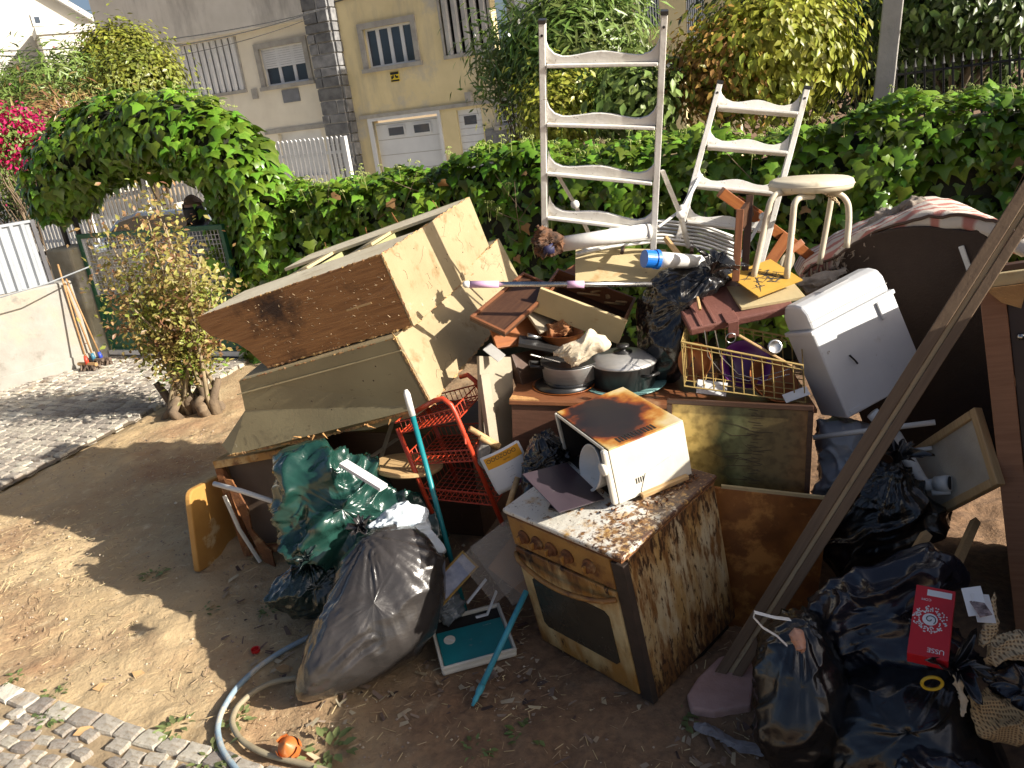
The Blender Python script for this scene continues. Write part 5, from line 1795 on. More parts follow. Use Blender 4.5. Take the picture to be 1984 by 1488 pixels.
mx, lx, ly = fr(P(1293, 772, 3.25), P(1577, 786, 3.02), P(1308, 945, 3.17))
pa = thing('framed_painting', 'large framed landscape painting in ochre and brown behind the stove', 'painting', P(1440, 960, 3.1))
pm = paint_mat('painted_canvas', [(.0, (.72, .48, .12)), (.22, (.78, .55, .17)), (.36, (.24, .17, .05)), (.44, (.05, .055, .02)), (.52, (.13, .14, .06)), (.62, (.10, .08, .03)), (.78, (.13, .09, .035)), (.92, (.24, .12, .04))], lx + .12)  # ochre left side, lightened in colour for the sun falling on it
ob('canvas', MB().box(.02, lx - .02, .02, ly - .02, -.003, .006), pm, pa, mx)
for b_ in ((0, lx, 0, .022), (0, lx, ly - .022, ly), (0, .022, .0225, ly - .0225), (lx - .022, lx, .0225, ly - .0225)):
    ob('frame_bar', MB().box(*b_, -.014, .012), m_dkw, pa, mx, bev=.003)
tr_ = MB()
r2_ = random.Random(3)
for i in range(26):
    y = .03 + (ly - .07) * i / 26
    x = lx * .61 + r2_.uniform(-.012, .012)
    tr_.tube([(x - r2_.uniform(0, .03), y, -.0035), (x + r2_.uniform(.01, .04), y + r2_.uniform(-.01, .01), -.0035)], .0016, 4, flat=.4)
for i in range(10):
    x, y = lx * r2_.uniform(.5, .75), r2_.uniform(.05, ly - .06)
    tr_.tube([(x, y, -.0035), (x + r2_.uniform(-.1, -.04), y + r2_.uniform(-.03, .03), -.0035), (x - .12, y + r2_.uniform(-.04, .04), -.0035)], [.002, .0014, .0005], 4, flat=.4)
stuff(ob('painted_branches', tr_, M('paint_dark', (.05, .035, .015), rough=.5, bump=0), pa, mx))
wp = thing('veneer_panel', 'orange brown veneer panel standing right of the stove', 'panel', P(1500, 1220, 2.9))
mx, lx, ly = fr(P(1383, 943, 3.0), P(1608, 968, 2.86), P(1400, 1255, 2.92))
ob('board', MB().box(0, lx, 0, ly, -.01, .01), M('blotched_veneer', (.32, .12, .03), (.17, .06, .018), 4, rough=.35, bump=.1, lo=.4, hi=.6, layers=[((.52, .23, .06), 8, .52, .62, GL)]), wp, mx, bev=.002)
ob('white_edge', MB().box(0.03, lx, -.012, -.0005, -.009, .009), m_cream, wp, mx)

# --- bed base and mattress ---------------------------------------------------------
bb = thing('bed_base', 'dark brown fabric bed base standing under the mattress', 'bed', P(1750, 860, 3.5))
mx, lx, ly = fr(P(1570, 548, 3.98), P(1905, 440, 3.42), P(1625, 930, 3.85))
ly = 1.15
tpf = [(lx * t, -.13 * math.sin(math.pi * min(1, t * 1.1)) ** .8) for t in np.linspace(0, 1, 16)]
ob('fabric_panel', MB().prism(tpf + [(lx, ly), (0, ly)], 0, .16), m_bedb, bb, mx, bev=.01)
ob('torn_edge', MB().box(lx * .86, lx * .885, .05, .25, -.012, -.001), m_white, bb, mx)
mst = M('ticking', (.60, .56, .50), (.52, .48, .42), 6, rough=.9, bump=.4, bscale=70)
nt = mst.node_tree
wv = nt.nodes.new('ShaderNodeTexWave')
wv.wave_type, wv.bands_direction = 'BANDS', 'Y'
wv.inputs['Scale'].default_value = 2.6
wv.inputs['Distortion'].default_value = 5.0
wv.inputs['Detail'].default_value = 3.0
tcn = nt.nodes.new('ShaderNodeTexCoord')
nt.links.new(tcn.outputs['Object'], wv.inputs[0])
crn = nt.nodes.new('ShaderNodeValToRGB')
crn.color_ramp.elements[0].position, crn.color_ramp.elements[0].color = .55, (.58, .52, .45, 1)
crn.color_ramp.elements[1].position, crn.color_ramp.elements[1].color = .85, (.42, .17, .14, 1)
nt.links.new(wv.outputs[0], crn.inputs[0])
nt.links.new(crn.outputs[0], nt.nodes['Principled BSDF'].inputs['Base Color'])
mpx = [(1552, 545, 3.95), (1580, 522, 3.92), (1625, 500, 3.88), (1680, 468, 3.8), (1730, 445, 3.72), (1790, 425, 3.62), (1840, 420, 3.52), (1890, 428, 3.45), (1940, 445, 3.35), (2000, 480, 3.25)]
spine = np.array([P(*q) for q in mpx])
tq = np.linspace(0, len(spine) - 1, 70)
sp_ = np.stack([np.interp(tq, np.arange(len(spine)), spine[:, k]) for k in range(3)], -1)
for _ in range(8):
    sp_[1:-1] = (sp_[:-2] + 2 * sp_[1:-1] + sp_[2:]) / 4
dv_ = np.array([.22, .66, -.06])
V_, sec = [], []
for k in range(24):
    a = 2 * math.pi * k / 24
    cs_, sn_ = math.cos(a), math.sin(a)
    sec.append((math.copysign(abs(cs_) ** .25, cs_), math.copysign(abs(sn_) ** .6, sn_)))
V_ = np.zeros((70, 24, 3))
for i in range(70):
    t = nz(sp_[min(i + 1, 69)] - sp_[max(i - 1, 0)])
    nu = nz(np.cross(t, nz(dv_)))
    if nu[2] < 0:
        nu = -nu
    for k, (a, b) in enumerate(sec):
        V_[i, k] = sp_[i] + dv_ * .42 * (1 + a) + nu * .045 * b * min(1, .45 + i / 9)
V_ += .012 * fbm(V_ * 9, 4, 3)[..., None] * np.array([.3, .3, 1]) + .02 * vnoise(V_ * 4, 8)[..., None] * np.array([0, 0, 1.0])
ii = np.arange(70 * 24).reshape(70, 24)
F_ = np.stack([ii[:-1], np.roll(ii[:-1], -1, 1), np.roll(ii[1:], -1, 1), ii[1:]], -1).reshape(-1, 4)
mt_ = thing('mattress', 'sagging red striped mattress with torn edge at the right', 'mattress', sp_[30])
mo = link('ticking', mesh_np('ticking', V_.reshape(-1, 3), F_), mst, mt_, None, True)
ob('piping', MB().tube(list(V_[2:68:2, 11] + [0, -.006, .006]), .008, 6), m_dkw, mt_, smooth=True)
fg = MB()
for i in range(70):
    k = random.randint(0, 26)
    q = V_[k, random.randint(8, 14)] - [0, .01, 0]
    l_ = random.uniform(.04, .16) * (1.0 if k < 14 else .5)
    fg.tube([q, q + np.array([random.uniform(-.03, .03), random.uniform(-.03, .01), -l_ * .5]), q + np.array([random.uniform(-.05, .05), random.uniform(-.04, .02), -l_])], [.006, .004, .001], 4)
stuff(ob('torn_threads', fg, M('frayed_cloth', (.30, .24, .18), (.2, .15, .11), 20, rough=.95), mt_))
blob('torn_flap', [(1545, 548), (1590, 525), (1640, 510), (1650, 530), (1600, 560), (1560, 572)], 3.85, .04, M('grey_lining', (.33, .30, .27), (.25, .22, .19), 8, rough=.95, bump=.6), mt_, 4, (.03, .02, .01))
tag(blob('folded_jacket', [(1660, 455), (1700, 420), (1750, 392), (1790, 385), (1800, 405), (1760, 430), (1700, 455)], 4.0, .07, M('taupe_cloth', (.28, .24, .20), (.2, .17, .14), 7, rough=.95, bump=.5), None, 7, (.03, .025, .01)), 'crumpled taupe jacket lying on the striped mattress', 'jacket')

# --- wardrobe at the right edge ------------------------------------------------------
wd = thing('wardrobe', 'tall reddish brown wardrobe standing at the right edge', 'wardrobe', G(1984, 1240))
wA, wB = P(1897, 560, 2.95), G(1972, 1245)
mx, lx, ly = fr(wA, wA + np.array([.85, -.53, .167]), wB)
lx = 1.15
m_wdb = M('wardrobe_brown', (.36, .17, .085), (.28, .125, .06), 5, GRAIN, rough=.5, bump=.15, layers=[((.05, .03, .02), 8, .68, .74, GL)])
ob('front_post', MB().box(0, .085, .0, ly, -.02, .04), m_wdb, wd, mx, bev=.003)
ob('door_panel', MB().box(.086, lx, .04, ly, .0, .025), M('dark_door', (.05, .025, .018), (.035, .018, .013), 5, rough=.4, bump=.1), wd, mx, bev=.002)
ob('side_panel', MB().box(.0, .02, .0, ly, .041, .734), m_dkw, wd, mx)
ob('back_panel', MB().box(.0, lx, .0, ly, .735, .75), m_dkw, wd, mx)
ob('side_panel', MB().box(lx - .02, lx, .04, ly, .026, .734), m_dkw, wd, mx)
tp = ob('top_panel', MB().box(-.01, lx, -.05, -.001, -.03, .75), m_cream, wd, mx, bev=.003)
ob('upper_board', MB().box(.03, .5, -.075, -.051, .10, .45), m_dkw, wd, mx, bev=.003)
ob('door_knob', MB().lathe([(.0005, -.02), (.012, -.018), (.014, -.008), (.006, 0)], 12, mx @ Matrix.Translation((.12, .2, -.002))), m_steel, wd, smooth=True)
ob('broken_strip', MB().prism([(.02, .0), (.16, .0), (.13, .09), (.07, .06)], -.05, -.031), m_chip, wd, mx)
cb2 = thing('shade_cupboard', 'dark wide cupboard added outside the right edge to shade the pile', 'shade_cupboard', (2.6, 1.5, 0))  # unseen; added to keep the sun off the bags and the front ground
ob('carcass', MB().box(2.05, 2.7, .3, 2.42, 0, 1.62), m_dkw, cb2, bev=.004)
ob('top', MB().box(2.03, 2.72, .28, 2.43, 1.621, 1.645), m_rbw, cb2, bev=.004)
for y_ in (.32, 1.02, 1.72):
    ob('door', MB().box(2.03, 2.049, y_, y_ + .68, .05, 1.60), m_dkw, cb2, bev=.003)

# --- leaning grooved plank -----------------------------------------------------------
p0, p1 = G(1402, 1318, .01), P(2010, 358, 2.72)
side = nz(np.cross(p1 - p0, CC - (p0 + p1) / 2))
mx, lx, ly = fr(p0 - side * .045, p1 - side * .045, p0 + side * .05)
pk = thing('grooved_plank', 'long brown grooved plank leaning diagonally across the right side', 'plank', p0)
m_plk = M('painted_plank', (.16, .105, .06), (.12, .075, .042), 5, GRAIN, rough=.6, bump=.2, layers=[((.36, .28, .18), 9, .66, .75, (1, 5, 5))])
m_plk2 = M('bare_plank', (.46, .36, .22), (.36, .27, .16), 5, GRAIN, rough=.7, bump=.2, layers=[((.16, .10, .06), 6, .6, .7, (1, 4, 4))])
zs = 1 if (np.array(mx.col[2][:3]) @ (CC - p0)) > 0 else -1
ob('strip', MB().box(0, lx, 0, .042, *sorted((-.02 * zs, .016 * zs))), m_plk, pk, mx, bev=.003)
ob('strip', MB().box(0, lx, .0425, .060, *sorted((-.02 * zs, .002 * zs))), m_plk2, pk, mx, bev=.002)
ob('strip', MB().box(0, lx, .0605, .095, *sorted((-.02 * zs, .013 * zs))), m_plk, pk, mx, bev=.003)
# ================================================================== BAGS
def bag(name, label, *a, **k):
    return tag(blob(name, *a, **k), label, 'bag')


bag('rubbish_bag', 'shiny green rubbish bag slumped under the olive cabinet', [(525, 905), (555, 875), (600, 866), (640, 880), (700, 903), (750, 925), (785, 960), (835, 985), (850, 1030), (835, 1075), (760, 1110), (680, 1120), (600, 1090), (560, 1080), (545, 1030), (538, 985), (515, 945)],
    3.5, .24, m_bagn, None, 3, (.06, .085, .022), (700, 1010), .02, 0.0, pw=.7)
bag('rubbish_bag', 'small dark green bag on the ground under the shiny green bag', [(503, 1170), (535, 1115), (585, 1085), (640, 1075), (700, 1095), (730, 1160), (660, 1200), (570, 1195)], 3.35, .2, m_bagd, None, 5, (.03, .02, .008), (600, 1085), .025, 0.0)
bag('rubbish_bag', 'big translucent grey rubbish bag at the front left of the pile', [(690, 1040), (715, 1022), (750, 1015), (800, 1022), (835, 1050), (862, 1078), (862, 1150), (848, 1225), (810, 1280), (745, 1310), (640, 1345), (582, 1352), (578, 1325), (592, 1245), (628, 1150), (655, 1080)],
    2.98, .2, m_bagg, None, 11, (.025, .012, .010), (712, 1032), .02, 0.0, pw=.65)
bag('rubbish_bag', 'black rubbish bag with a gathered knot behind the pots', [(1240, 590), (1255, 545), (1280, 518), (1325, 505), (1370, 500), (1415, 492), (1425, 540), (1390, 565), (1345, 585), (1330, 640), (1325, 700), (1310, 745), (1255, 738), (1232, 670)], 3.75, .2, m_bagk, None, 17, (.03, .018, .010), (1372, 532), .022, None)
bag('rubbish_bag', 'small black bag between the dresser and the microwave', [(1008, 940), (1015, 880), (1035, 845), (1060, 832), (1085, 848), (1105, 880), (1095, 940), (1050, 975), (1015, 975)], 3.2, .1, m_bagk, None, 23, (.02, .02, .008), (1045, 840), .015, None)
bag('rubbish_bag', 'black bag between the veneer panel and the stretcher frame', [(1605, 960), (1640, 925), (1690, 885), (1745, 885), (1785, 930), (1850, 990), (1842, 1045), (1780, 1085), (1700, 1120), (1615, 1130), (1590, 1050)], 3.0, .2, m_bagk, None, 29, (.04, .04, .01), (1735, 900), .02, None)
bag('plastic_bag', 'pale clear plastic bag under the white appliance', [(1585, 815), (1640, 800), (1690, 830), (1700, 900), (1680, 980), (1620, 1000), (1585, 960)], 3.22, .12, m_bagc, None, 31, (.03, .03, .01), None, 0, None)
bag('rubbish_bag', 'dark bag opening onto the red box, upper of the front bags', [(1572, 1180), (1600, 1130), (1660, 1095), (1730, 1078), (1790, 1072), (1850, 1082), (1868, 1130), (1800, 1180), (1830, 1235), (1895, 1270), (1880, 1300), (1800, 1310), (1700, 1310), (1620, 1290), (1570, 1240)],
    2.3, .2, m_bagb, None, 37, (.05, .05, .009), (1600, 1230), .014, None, pw=.7)
bag('rubbish_bag', 'black bag with a white drawstring loop at the front', [(1456, 1300), (1478, 1225), (1520, 1190), (1565, 1180), (1600, 1215), (1640, 1290), (1650, 1380), (1630, 1450), (1580, 1500), (1500, 1500), (1462, 1440)], 2.18, .22, m_bagk, None, 41, (.025, .012, .006), (1550, 1200), .018, 0.0)
bag('rubbish_bag', 'large black bag lowest at the front right corner', [(1600, 1330), (1700, 1295), (1820, 1300), (1880, 1340), (1920, 1420), (1960, 1520), (1800, 1580), (1580, 1560), (1570, 1430)], 2.05, .25, m_bagk, None, 43, (.03, .012, .005), (1840, 1290), .012, 0.0)
bag('rubbish_bag', 'navy bag cut off by the right edge above the burlap', [(1905, 1310), (1945, 1278), (2000, 1258), (2070, 1270), (2080, 1400), (2000, 1410), (1940, 1375)], 1.95, .16, m_bagb, None, 47, (.03, .03, .01), None, 0, None)
bag('rubbish_bag', 'navy bag peeking in at the bottom right edge', [(1752, 1495), (1785, 1450), (1840, 1445), (1900, 1480), (1930, 1540), (1840, 1580), (1760, 1560)], 1.80, .12, m_bagb, None, 53, (.03, .03, .01), None, 0, 0.0)



def tuft(parent, px, y, ln, mat, seed, spread=1.0, up=(0, 0, 1)):
    """gathered plastic neck flaring out of a bag's knot"""
    r = np.random.default_rng(seed)
    c0 = P(px[0], px[1], y)
    u_ = nz(np.asarray(up, float))
    a_ = nz(np.cross(u_, [.3, 1, .2]))
    b_ = np.cross(u_, a_)
    n_, m_ = 72, 14
    V, F = [], []
    ph = r.uniform(0, 6.28, 6)
    for j in range(m_):
        t = j / (m_ - 1)
        for i in range(n_):
            w_ = 2 * math.pi * i / n_
            pl = sum(math.sin(w_ * k_ + ph[q_]) / (q_ + 1.5) for q_, k_ in enumerate((5, 8, 13, 19)))
            rad_ = ln * (.10 + .55 * spread * t ** 1.4) * (1 + .45 * pl * (.4 + t))
            h_ = ln * (t * .9 + .12 * t * math.sin(3 * w_ + ph[4]) - .25 * t * t)
            V.append(c0 + a_ * rad_ * math.cos(w_) + b_ * rad_ * math.sin(w_) + u_ * h_)
    for j in range(m_ - 1):
        for i in range(n_):
            F.append((j * n_ + i, j * n_ + (i + 1) % n_, (j + 1) * n_ + (i + 1) % n_, (j + 1) * n_ + i))
    o = ob('gathered_neck', MB().add(V, F), mat, parent, smooth=True)
    sd_ = o.modifiers.new('film', 'SOLIDIFY')
    sd_.thickness = .0015
    return o


BG = {o['label']: o for o in col.objects if o.name.startswith('rubbish_bag')}
tuft(BG['black rubbish bag with a gathered knot behind the pots'], (1378, 530), 3.58, .12, m_bagk, 1, 1.1, (.35, -.25, 1))
tuft(BG['big translucent grey rubbish bag at the front left of the pile'], (705, 1030), 2.86, .07, m_bagg, 2, .9, (-.3, -.4, 1))
tuft(BG['small dark green bag on the ground under the shiny green bag'], (600, 1088), 3.22, .07, m_bagd, 3, 1.0, (-.4, -.3, 1))
tuft(BG['black bag between the veneer panel and the stretcher frame'], (1735, 895), 2.92, .11, m_bagk, 4, 1.0, (.2, -.2, 1))
tuft(BG['large black bag lowest at the front right corner'], (1840, 1300), 1.92, .10, m_bagk, 5, 1.2, (.3, -.5, 1))

# ================================================================== LEFT AND MIDDLE SMALL THINGS
tag(blob('white_cloth', [(705, 1022), (745, 992), (790, 972), (822, 990), (832, 1030), (868, 1072), (840, 1070), (790, 1045), (740, 1030)], 3.2, .09, m_wcl, None, 61, (.02, .02, .01)), 'pale blue white cloth between the green and the grey bag', 'cloth')
bk = thing('white_book', 'thin white book sticking out of the green bag', 'book', P(710, 930, 3.3))
mx, lx, ly = fr(P(672, 893, 3.33), P(752, 942, 3.18), P(660, 905, 3.28))
ob('cover', MB().box(0, lx, 0, .05, .0, .004), m_white, bk, mx, bev=.001)
ob('pages', MB().box(.002, lx - .002, .002, .048, -.012, -.0005), m_paper, bk, mx)

# red wire trolley
ct = thing('wire_trolley', 'red metal trolley with three wire baskets tilted beside the teal pole', 'trolley', P(900, 1010, 3.4))
L0, L1, R0, R1 = P(838, 995, 3.42), P(770, 830, 3.55), P(975, 1018, 3.28), P(882, 800, 3.38)
tv = P(930, 752, 3.75) - P(884, 800, 3.38)
topm_ = (L1 + R1) / 2
ob('frame_tube', MB().tube([L0, L1], .012, 8), m_red, ct, smooth=True)
arc = [R0, R1, R1 + (P(870, 778, 3.39) - R1) * .7, P(858, 772, 3.4), P(842, 776, 3.42), P(800, 800, 3.5)]
ob('frame_tube', MB().tube(arc, .012, 8), m_red, ct, smooth=True)
arc2 = [R0 + tv, R1 + tv, R1 + tv + (P(870, 778, 3.39) - R1) * .7, P(858, 772, 3.4) + tv, P(842, 776, 3.42) + tv]
ob('frame_tube', MB().tube(arc2, .012, 8), m_red, ct, smooth=True)
ob('frame_tube', MB().tube([L0 + tv, L1 + tv], .012, 8), m_red, ct, smooth=True)
for t in (.06, .42, .82):
    a, b = L1 + (L0 - L1) * t, R1 + (R0 - R1) * t
    up_ = nz(L1 - L0) * .055
    sh = ob('wire_basket', MB().tube([a, b, b + tv, a + tv], .004, 5, closed=True), m_red, ct)
    ob('rim', MB().tube([a + up_, b + up_, b + tv + up_, a + tv + up_], .004, 5, closed=True), m_red, sh)
    for k in range(1, 12):
        f = k / 12
        ob('wire', MB().tube([a + (b - a) * f + up_, a + (b - a) * f, a + (b - a) * f + tv, a + (b - a) * f + tv + up_], .0024, 4), m_red, sh)
    for k in range(1, 8):
        f = k / 8
        ob('wire', MB().tube([a + tv * f + up_, a + tv * f, b + tv * f, b + tv * f + up_], .0024, 4), m_red, sh)
ob('hook', MB().tube([R1 + (R0 - R1) * .2, R1 + (R0 - R1) * .2 + [.0, -.03, -.03]], .005, 5), m_red, ct)
dm_ = Matrix.Translation(Vector(P(790, 902, 3.62))) @ Matrix.Rotation(-.12, 4, 'X') @ Matrix.Rotation(.14, 4, 'Y')
tag(ob('round_board', MB().lathe([(.0005, -.012), (.165, -.012), (.175, -.004), (.175, .008), (.168, .013), (.0005, .013)], 48, dm_), m_pine, smooth=False), 'round wooden board lying behind the red trolley', 'board')
for i, (a, b, lab) in enumerate((((690, 905, 3.8), (770, 850, 4.0), 'grey wooden slat in the dark gap under the cabinets'), ((735, 895, 3.9), (765, 805, 4.0), 'splintered pale lath standing under the cabinet corner'))):
    tag(ob('slat', MB().tube([P(*a), P(*b)], .018, 4, flat=.3), m_wgw), lab, 'slat')
bx_ = P(760, 1000, 4.05)
tag(ob('dark_crate', MB().box(-.5, .55, 0, .5, 0, .62), m_dkw, None, Matrix.Translation((bx_[0], 4.15, 0)) @ Matrix.Rotation(-.4, 4, 'Z'), bev=.004), 'dark wooden chest in the shadow under the two cabinets', 'chest')

# teal pole and pale blue pole
tb, tt_ = G(906, 1202, .02), P(786, 755, 3.47)
tp_ = thing('broom_pole', 'teal pole with a white grip leaning against the olive cabinet', 'pole', tb)
ob('tube', MB().tube([tb, tt_ + (tb - tt_) * .11], .0125, 10), m_teal, tp_, smooth=True)
ob('grip', MB().tube([tt_ + (tb - tt_) * .112, tt_ + (tb - tt_) * .02, tt_ - (tb - tt_) * .0], [.015, .016, .008], 10), m_white, tp_, smooth=True)
a, b = G(915, 1368, .015), P(1020, 1145, 2.9)
bp_ = thing('metal_pole', 'pale blue crimped metal pole lying against the stove', 'pole', a)
ob('tube', MB().tube([a + (b - a) * .18, b], .0125, 10), m_aqua, bp_, smooth=True)
ob('crimped_end', MB().tube([a, a + (b - a) * .03, a + (b - a) * .05, a + (b - a) * .09, a + (b - a) * .12, a + (b - a) * .178], [.006, .008, .012, .010, .0155, .0145], 10), m_aqua, bp_, smooth=True)

# newspaper and sticks
np_ = thing('newspaper', 'folded newspaper with an orange banner beside the red trolley', 'newspaper', P(965, 950, 3.28))
mx, lx, ly = fr(P(930, 888, 3.28), P(1000, 853, 3.30), P(947, 966, 3.24))
zs = 1 if (np.array(mx.col[2][:3]) @ (CC - P(930, 888, 3.28))) > 0 else -1


def curved(u0, u1, v0, v1, zo, nu=14, nv=10):
    V, F = [], []
    for j in range(nv + 1):
        for i in range(nu + 1):
            u, v = u0 + (u1 - u0) * i / nu, v0 + (v1 - v0) * j / nv
            z = zs * (.02 * math.sin(math.pi * u / lx) + zo)
            V.append((u, v, z))
    for j in range(nv):
        for i in range(nu):
            k = j * (nu + 1) + i
            F.append((k, k + 1, k + nu + 2, k + nu + 1))
    return MB().add(V, F)


for k in range(3):
    s_ = ob('sheet', curved(-.002 * k, lx + .004 * k, .004 * k, ly - .006 * k, -.004 * k), m_paper, np_, mx, smooth=True)
    sd_ = s_.modifiers.new('t', 'SOLIDIFY')
    sd_.thickness = .0015
ob('banner', curved(.01, lx - .002, .012, ly * .36, .0022), m_cardo, np_, mx, smooth=True)
ob('roll', MB().tube([(0, ly - .004, -.012 * zs), (lx, ly - .004, -.012 * zs)], .014, 12), m_paper, np_, mx, smooth=True)
flip = Matrix.Rotation(math.pi, 4, 'Z') @ (Matrix.Identity(4) if zs > 0 else Matrix.Rotation(math.pi, 4, 'X'))
for s, u, v, sz in (('OOOZOOO', .5, .14, .026), ('claudio', .6, .27, .012), ('--- -- ----', .55, .50, .012), ('- - - - - -', .55, .57, .010), ('---- ---', .55, .72, .012), ('- - - -', .55, .80, .010)):
    txt(np_, s, sz, mx @ Matrix.Translation((lx * u, ly * v, zs * (.0265 - .012 * abs(u - .5)))) @ flip, m_ink)
ob('photo_print', curved(lx * .45, lx * .95, ly * .86, ly * .97, .0022), M('photo_navy', (.03, .03, .10), (.2, .05, .1), 30, rough=.6, bump=0), np_, mx)
for i, (a, b, lab) in enumerate((((910, 830, 3.36), (968, 864, 3.40), 'cut bamboo cane with frayed end above the newspaper'), ((930, 847, 3.34), (966, 868, 3.37), 'shorter bamboo cane just under the frayed one'), ((1003, 925, 3.2), (984, 985, 3.12), 'bamboo cane standing at the left corner of the stove'))):
    tag(ob('bamboo_cane', MB().tube([P(*a), P(*b)], .013, 10), m_pine, smooth=True), lab, 'cane', 'bamboo canes')
tag(blob('felt_hat', [(922, 870), (935, 855), (950, 858), (952, 885), (938, 910), (926, 900)], 3.36, .04, M('grey_felt', (.2, .19, .17), rough=.9), None, 3, (.01, .01, .004)), 'grey crumpled felt hat tucked behind the newspaper', 'hat')

# panels between trolley and dresser
tag(board('side_board', m_wgw, P(926, 690, 3.62), P(990, 692, 3.75), P(958, 880, 3.5), .02), 'grey beige board standing between red trolley and dresser', 'board')
tag(board('narrow_board', m_wgw, P(928, 726, 3.52), P(945, 724, 3.55), P(985, 905, 3.42), .03), 'narrow board with a pale edge leaning in front of the grey beige board', 'board')
tag(board('white_card', M('grey_card', (.42, .41, .38), rough=.8), P(950, 664, 3.66), P(980, 688, 3.6), P(943, 684, 3.62), .004), 'white card scrap lit by the sun beside the cabinet', 'card')
tag(board('orange_board', m_orw, P(945, 626, 3.85), P(1045, 612, 3.95), P(962, 676, 3.75), .018), 'orange veneered board behind the pans', 'board')
tag(board('dark_plinth', m_dkw, P(985, 690, 3.75), P(1060, 672, 3.95), P(998, 775, 3.62), .05), 'dark wooden block left of the steel pot', 'block')
mx, lx, ly = fr(P(910, 619, 3.70), P(1013, 533, 4.05), P(1010, 622, 3.70))
dt = thing('shallow_drawer', 'dark shallow drawer propped on edge above the orange board', 'drawer', P(960, 620, 3.75))
ob('bottom', MB().box(.0, lx, .0, ly, -.008, .008), m_dkw, dt, mx, bev=.002)
zs = 1 if (np.array(mx.col[2][:3]) @ (CC - P(910, 619, 3.7))) > 0 else -1
for b_ in ((0, lx, 0, .014), (0, lx, ly - .014, ly), (0, .014, .0145, ly - .0145), (lx - .014, lx, .0145, ly - .0145)):
    ob('side', MB().box(*b_, *sorted((zs * .0085, zs * .022))), m_rbw, dt, mx, bev=.002)
tag(board('brown_offcut', m_rbw, P(1045, 560, 4.15), P(1130, 503, 4.3), P(1110, 560, 4.1), .02), 'reddish offcut board under the striped shadow board', 'board')
tag(board('cream_board', m_cream, P(1115, 482, 4.1), P(1290, 486, 4.05), P(1165, 549, 3.82), .02), 'cream board lying under the white slatted bench back', 'board')
DX = mxe((.173, 3.843, 1.3), (10.8, 24.1, -18.8))
cd = thing('drawer', 'cream fronted drawer tilted above the pots', 'drawer', DX @ Vector((.2, .1, 0)))
ob('front', MB().box(-.01, .44, -.02, 0, -.02, .118), m_cream, cd, DX, bev=.003)
ob('side', MB().box(0, .012, .0005, .27, 0, .10), m_rbw, cd, DX)
ob('side', MB().box(.418, .43, .0005, .27, 0, .10), m_rbw, cd, DX)
ob('back', MB().box(.0125, .4175, .258, .27, 0, .10), m_rbw, cd, DX)
ob('bottom', MB().box(.0125, .4175, .0005, .2575, 0, .008), m_dkw, cd, DX)
tag(board('beige_offcut', m_wgw, P(1018, 605, 3.85), P(1065, 590, 3.95), P(1035, 650, 3.75), .016), 'small beige offcut between orange board and drawer', 'board')
for i in range(6):
    a = P(1130 + i * 16, 560 + i * 6, 3.95)
    tag(ob('wood_scrap', MB().tube([a, a + np.array([random.uniform(-.12, .12), random.uniform(-.1, .1), random.uniform(-.03, .05)])], .012, 4, flat=.5), m_pine), ('pale wood scrap at the left end inside the cream fronted drawer', 'second pale wood scrap from the left in the cream fronted drawer', 'third pale wood scrap from the left in the cream fronted drawer', 'fourth pale wood scrap from the left in the cream fronted drawer', 'fifth pale wood scrap from the left in the cream fronted drawer', 'pale wood scrap at the right end inside the cream fronted drawer')[i], 'scrap', 'scraps in the drawer')
# mop pole
a, b = P(897, 551, 3.62), P(1262, 551, 3.62)
mp_ = thing('mop_pole', 'chrome mop pole with pink grips lying over the boards', 'pole', (a + b) / 2)
ob('tube', MB().tube([a + (b - a) * .19, b], .0125, 12), m_steel, mp_, smooth=True)
ob('grip', MB().tube([a + (b - a) * .035, a + (b - a) * .189], .0165, 12), m_pinkp, mp_, smooth=True)
ob('end_cap', MB().tube([a - (b - a) * .002, a + (b - a) * .01, a + (b - a) * .034], [.009, .0165, .0165], 12), m_white, mp_, smooth=True)
ob('sleeve', MB().tube([a + (b - a) * .55, a + (b - a) * .64], .017, 12), m_pinkp, mp_, smooth=True)


# pots on the dresser
def U(px, py, y):
    return Matrix.Translation(Vector(P(px, py, y))) @ Matrix.Rotation(.04, 4, 'Y')


tag(ob('plate', MB().lathe([(.0005, 0), (.12, 0), (.20, .018), (.203, .022), (.198, .024), (.12, .008), (.0005, .008)], 48, U(1209, 747, 3.62)), M('pale_teal', (.2, .38, .36), (.16, .32, .3), 5, rough=.3, bump=0), smooth=True), 'pale teal plate under the black pot', 'plate')
pot = thing('cooking_pot', 'black cooking pot with a steel lid on the teal plate', 'pot', P(1209, 743, 3.62))
pm_ = U(1209, 743, 3.62)
ob('body', MB().lathe([(.0005, .0), (.135, 0), (.15, .012), (.155, .11), (.158, .115), (.150, .115), (.0005, .10)], 48, pm_), m_blackp, pot, smooth=True)
ld = ob('lid', MB().lathe([(.160, .116), (.163, .121), (.155, .130), (.12, .148), (.06, .160), (.0005, .163)], 48, pm_), m_alum, pot, smooth=True)
ob('lid_knob', MB().lathe([(.045, .161), (.045, .166), (.015, .170), (.014, .182), (.030, .186), (.031, .198), (.0005, .201)], 24, pm_), m_blackp, ld, smooth=True)
for s_ in (-1, 1):
    ob('handle', MB().tube([pm_ @ Vector((s_ * .15, -.04, .085)), pm_ @ Vector((s_ * .195, -.03, .09)), pm_ @ Vector((s_ * .195, .03, .09)), pm_ @ Vector((s_ * .15, .04, .085))], .008, 8), m_blackp, pot, smooth=True)
hm_ = pm_ @ Matrix.Rotation(-.9, 4, 'Z')
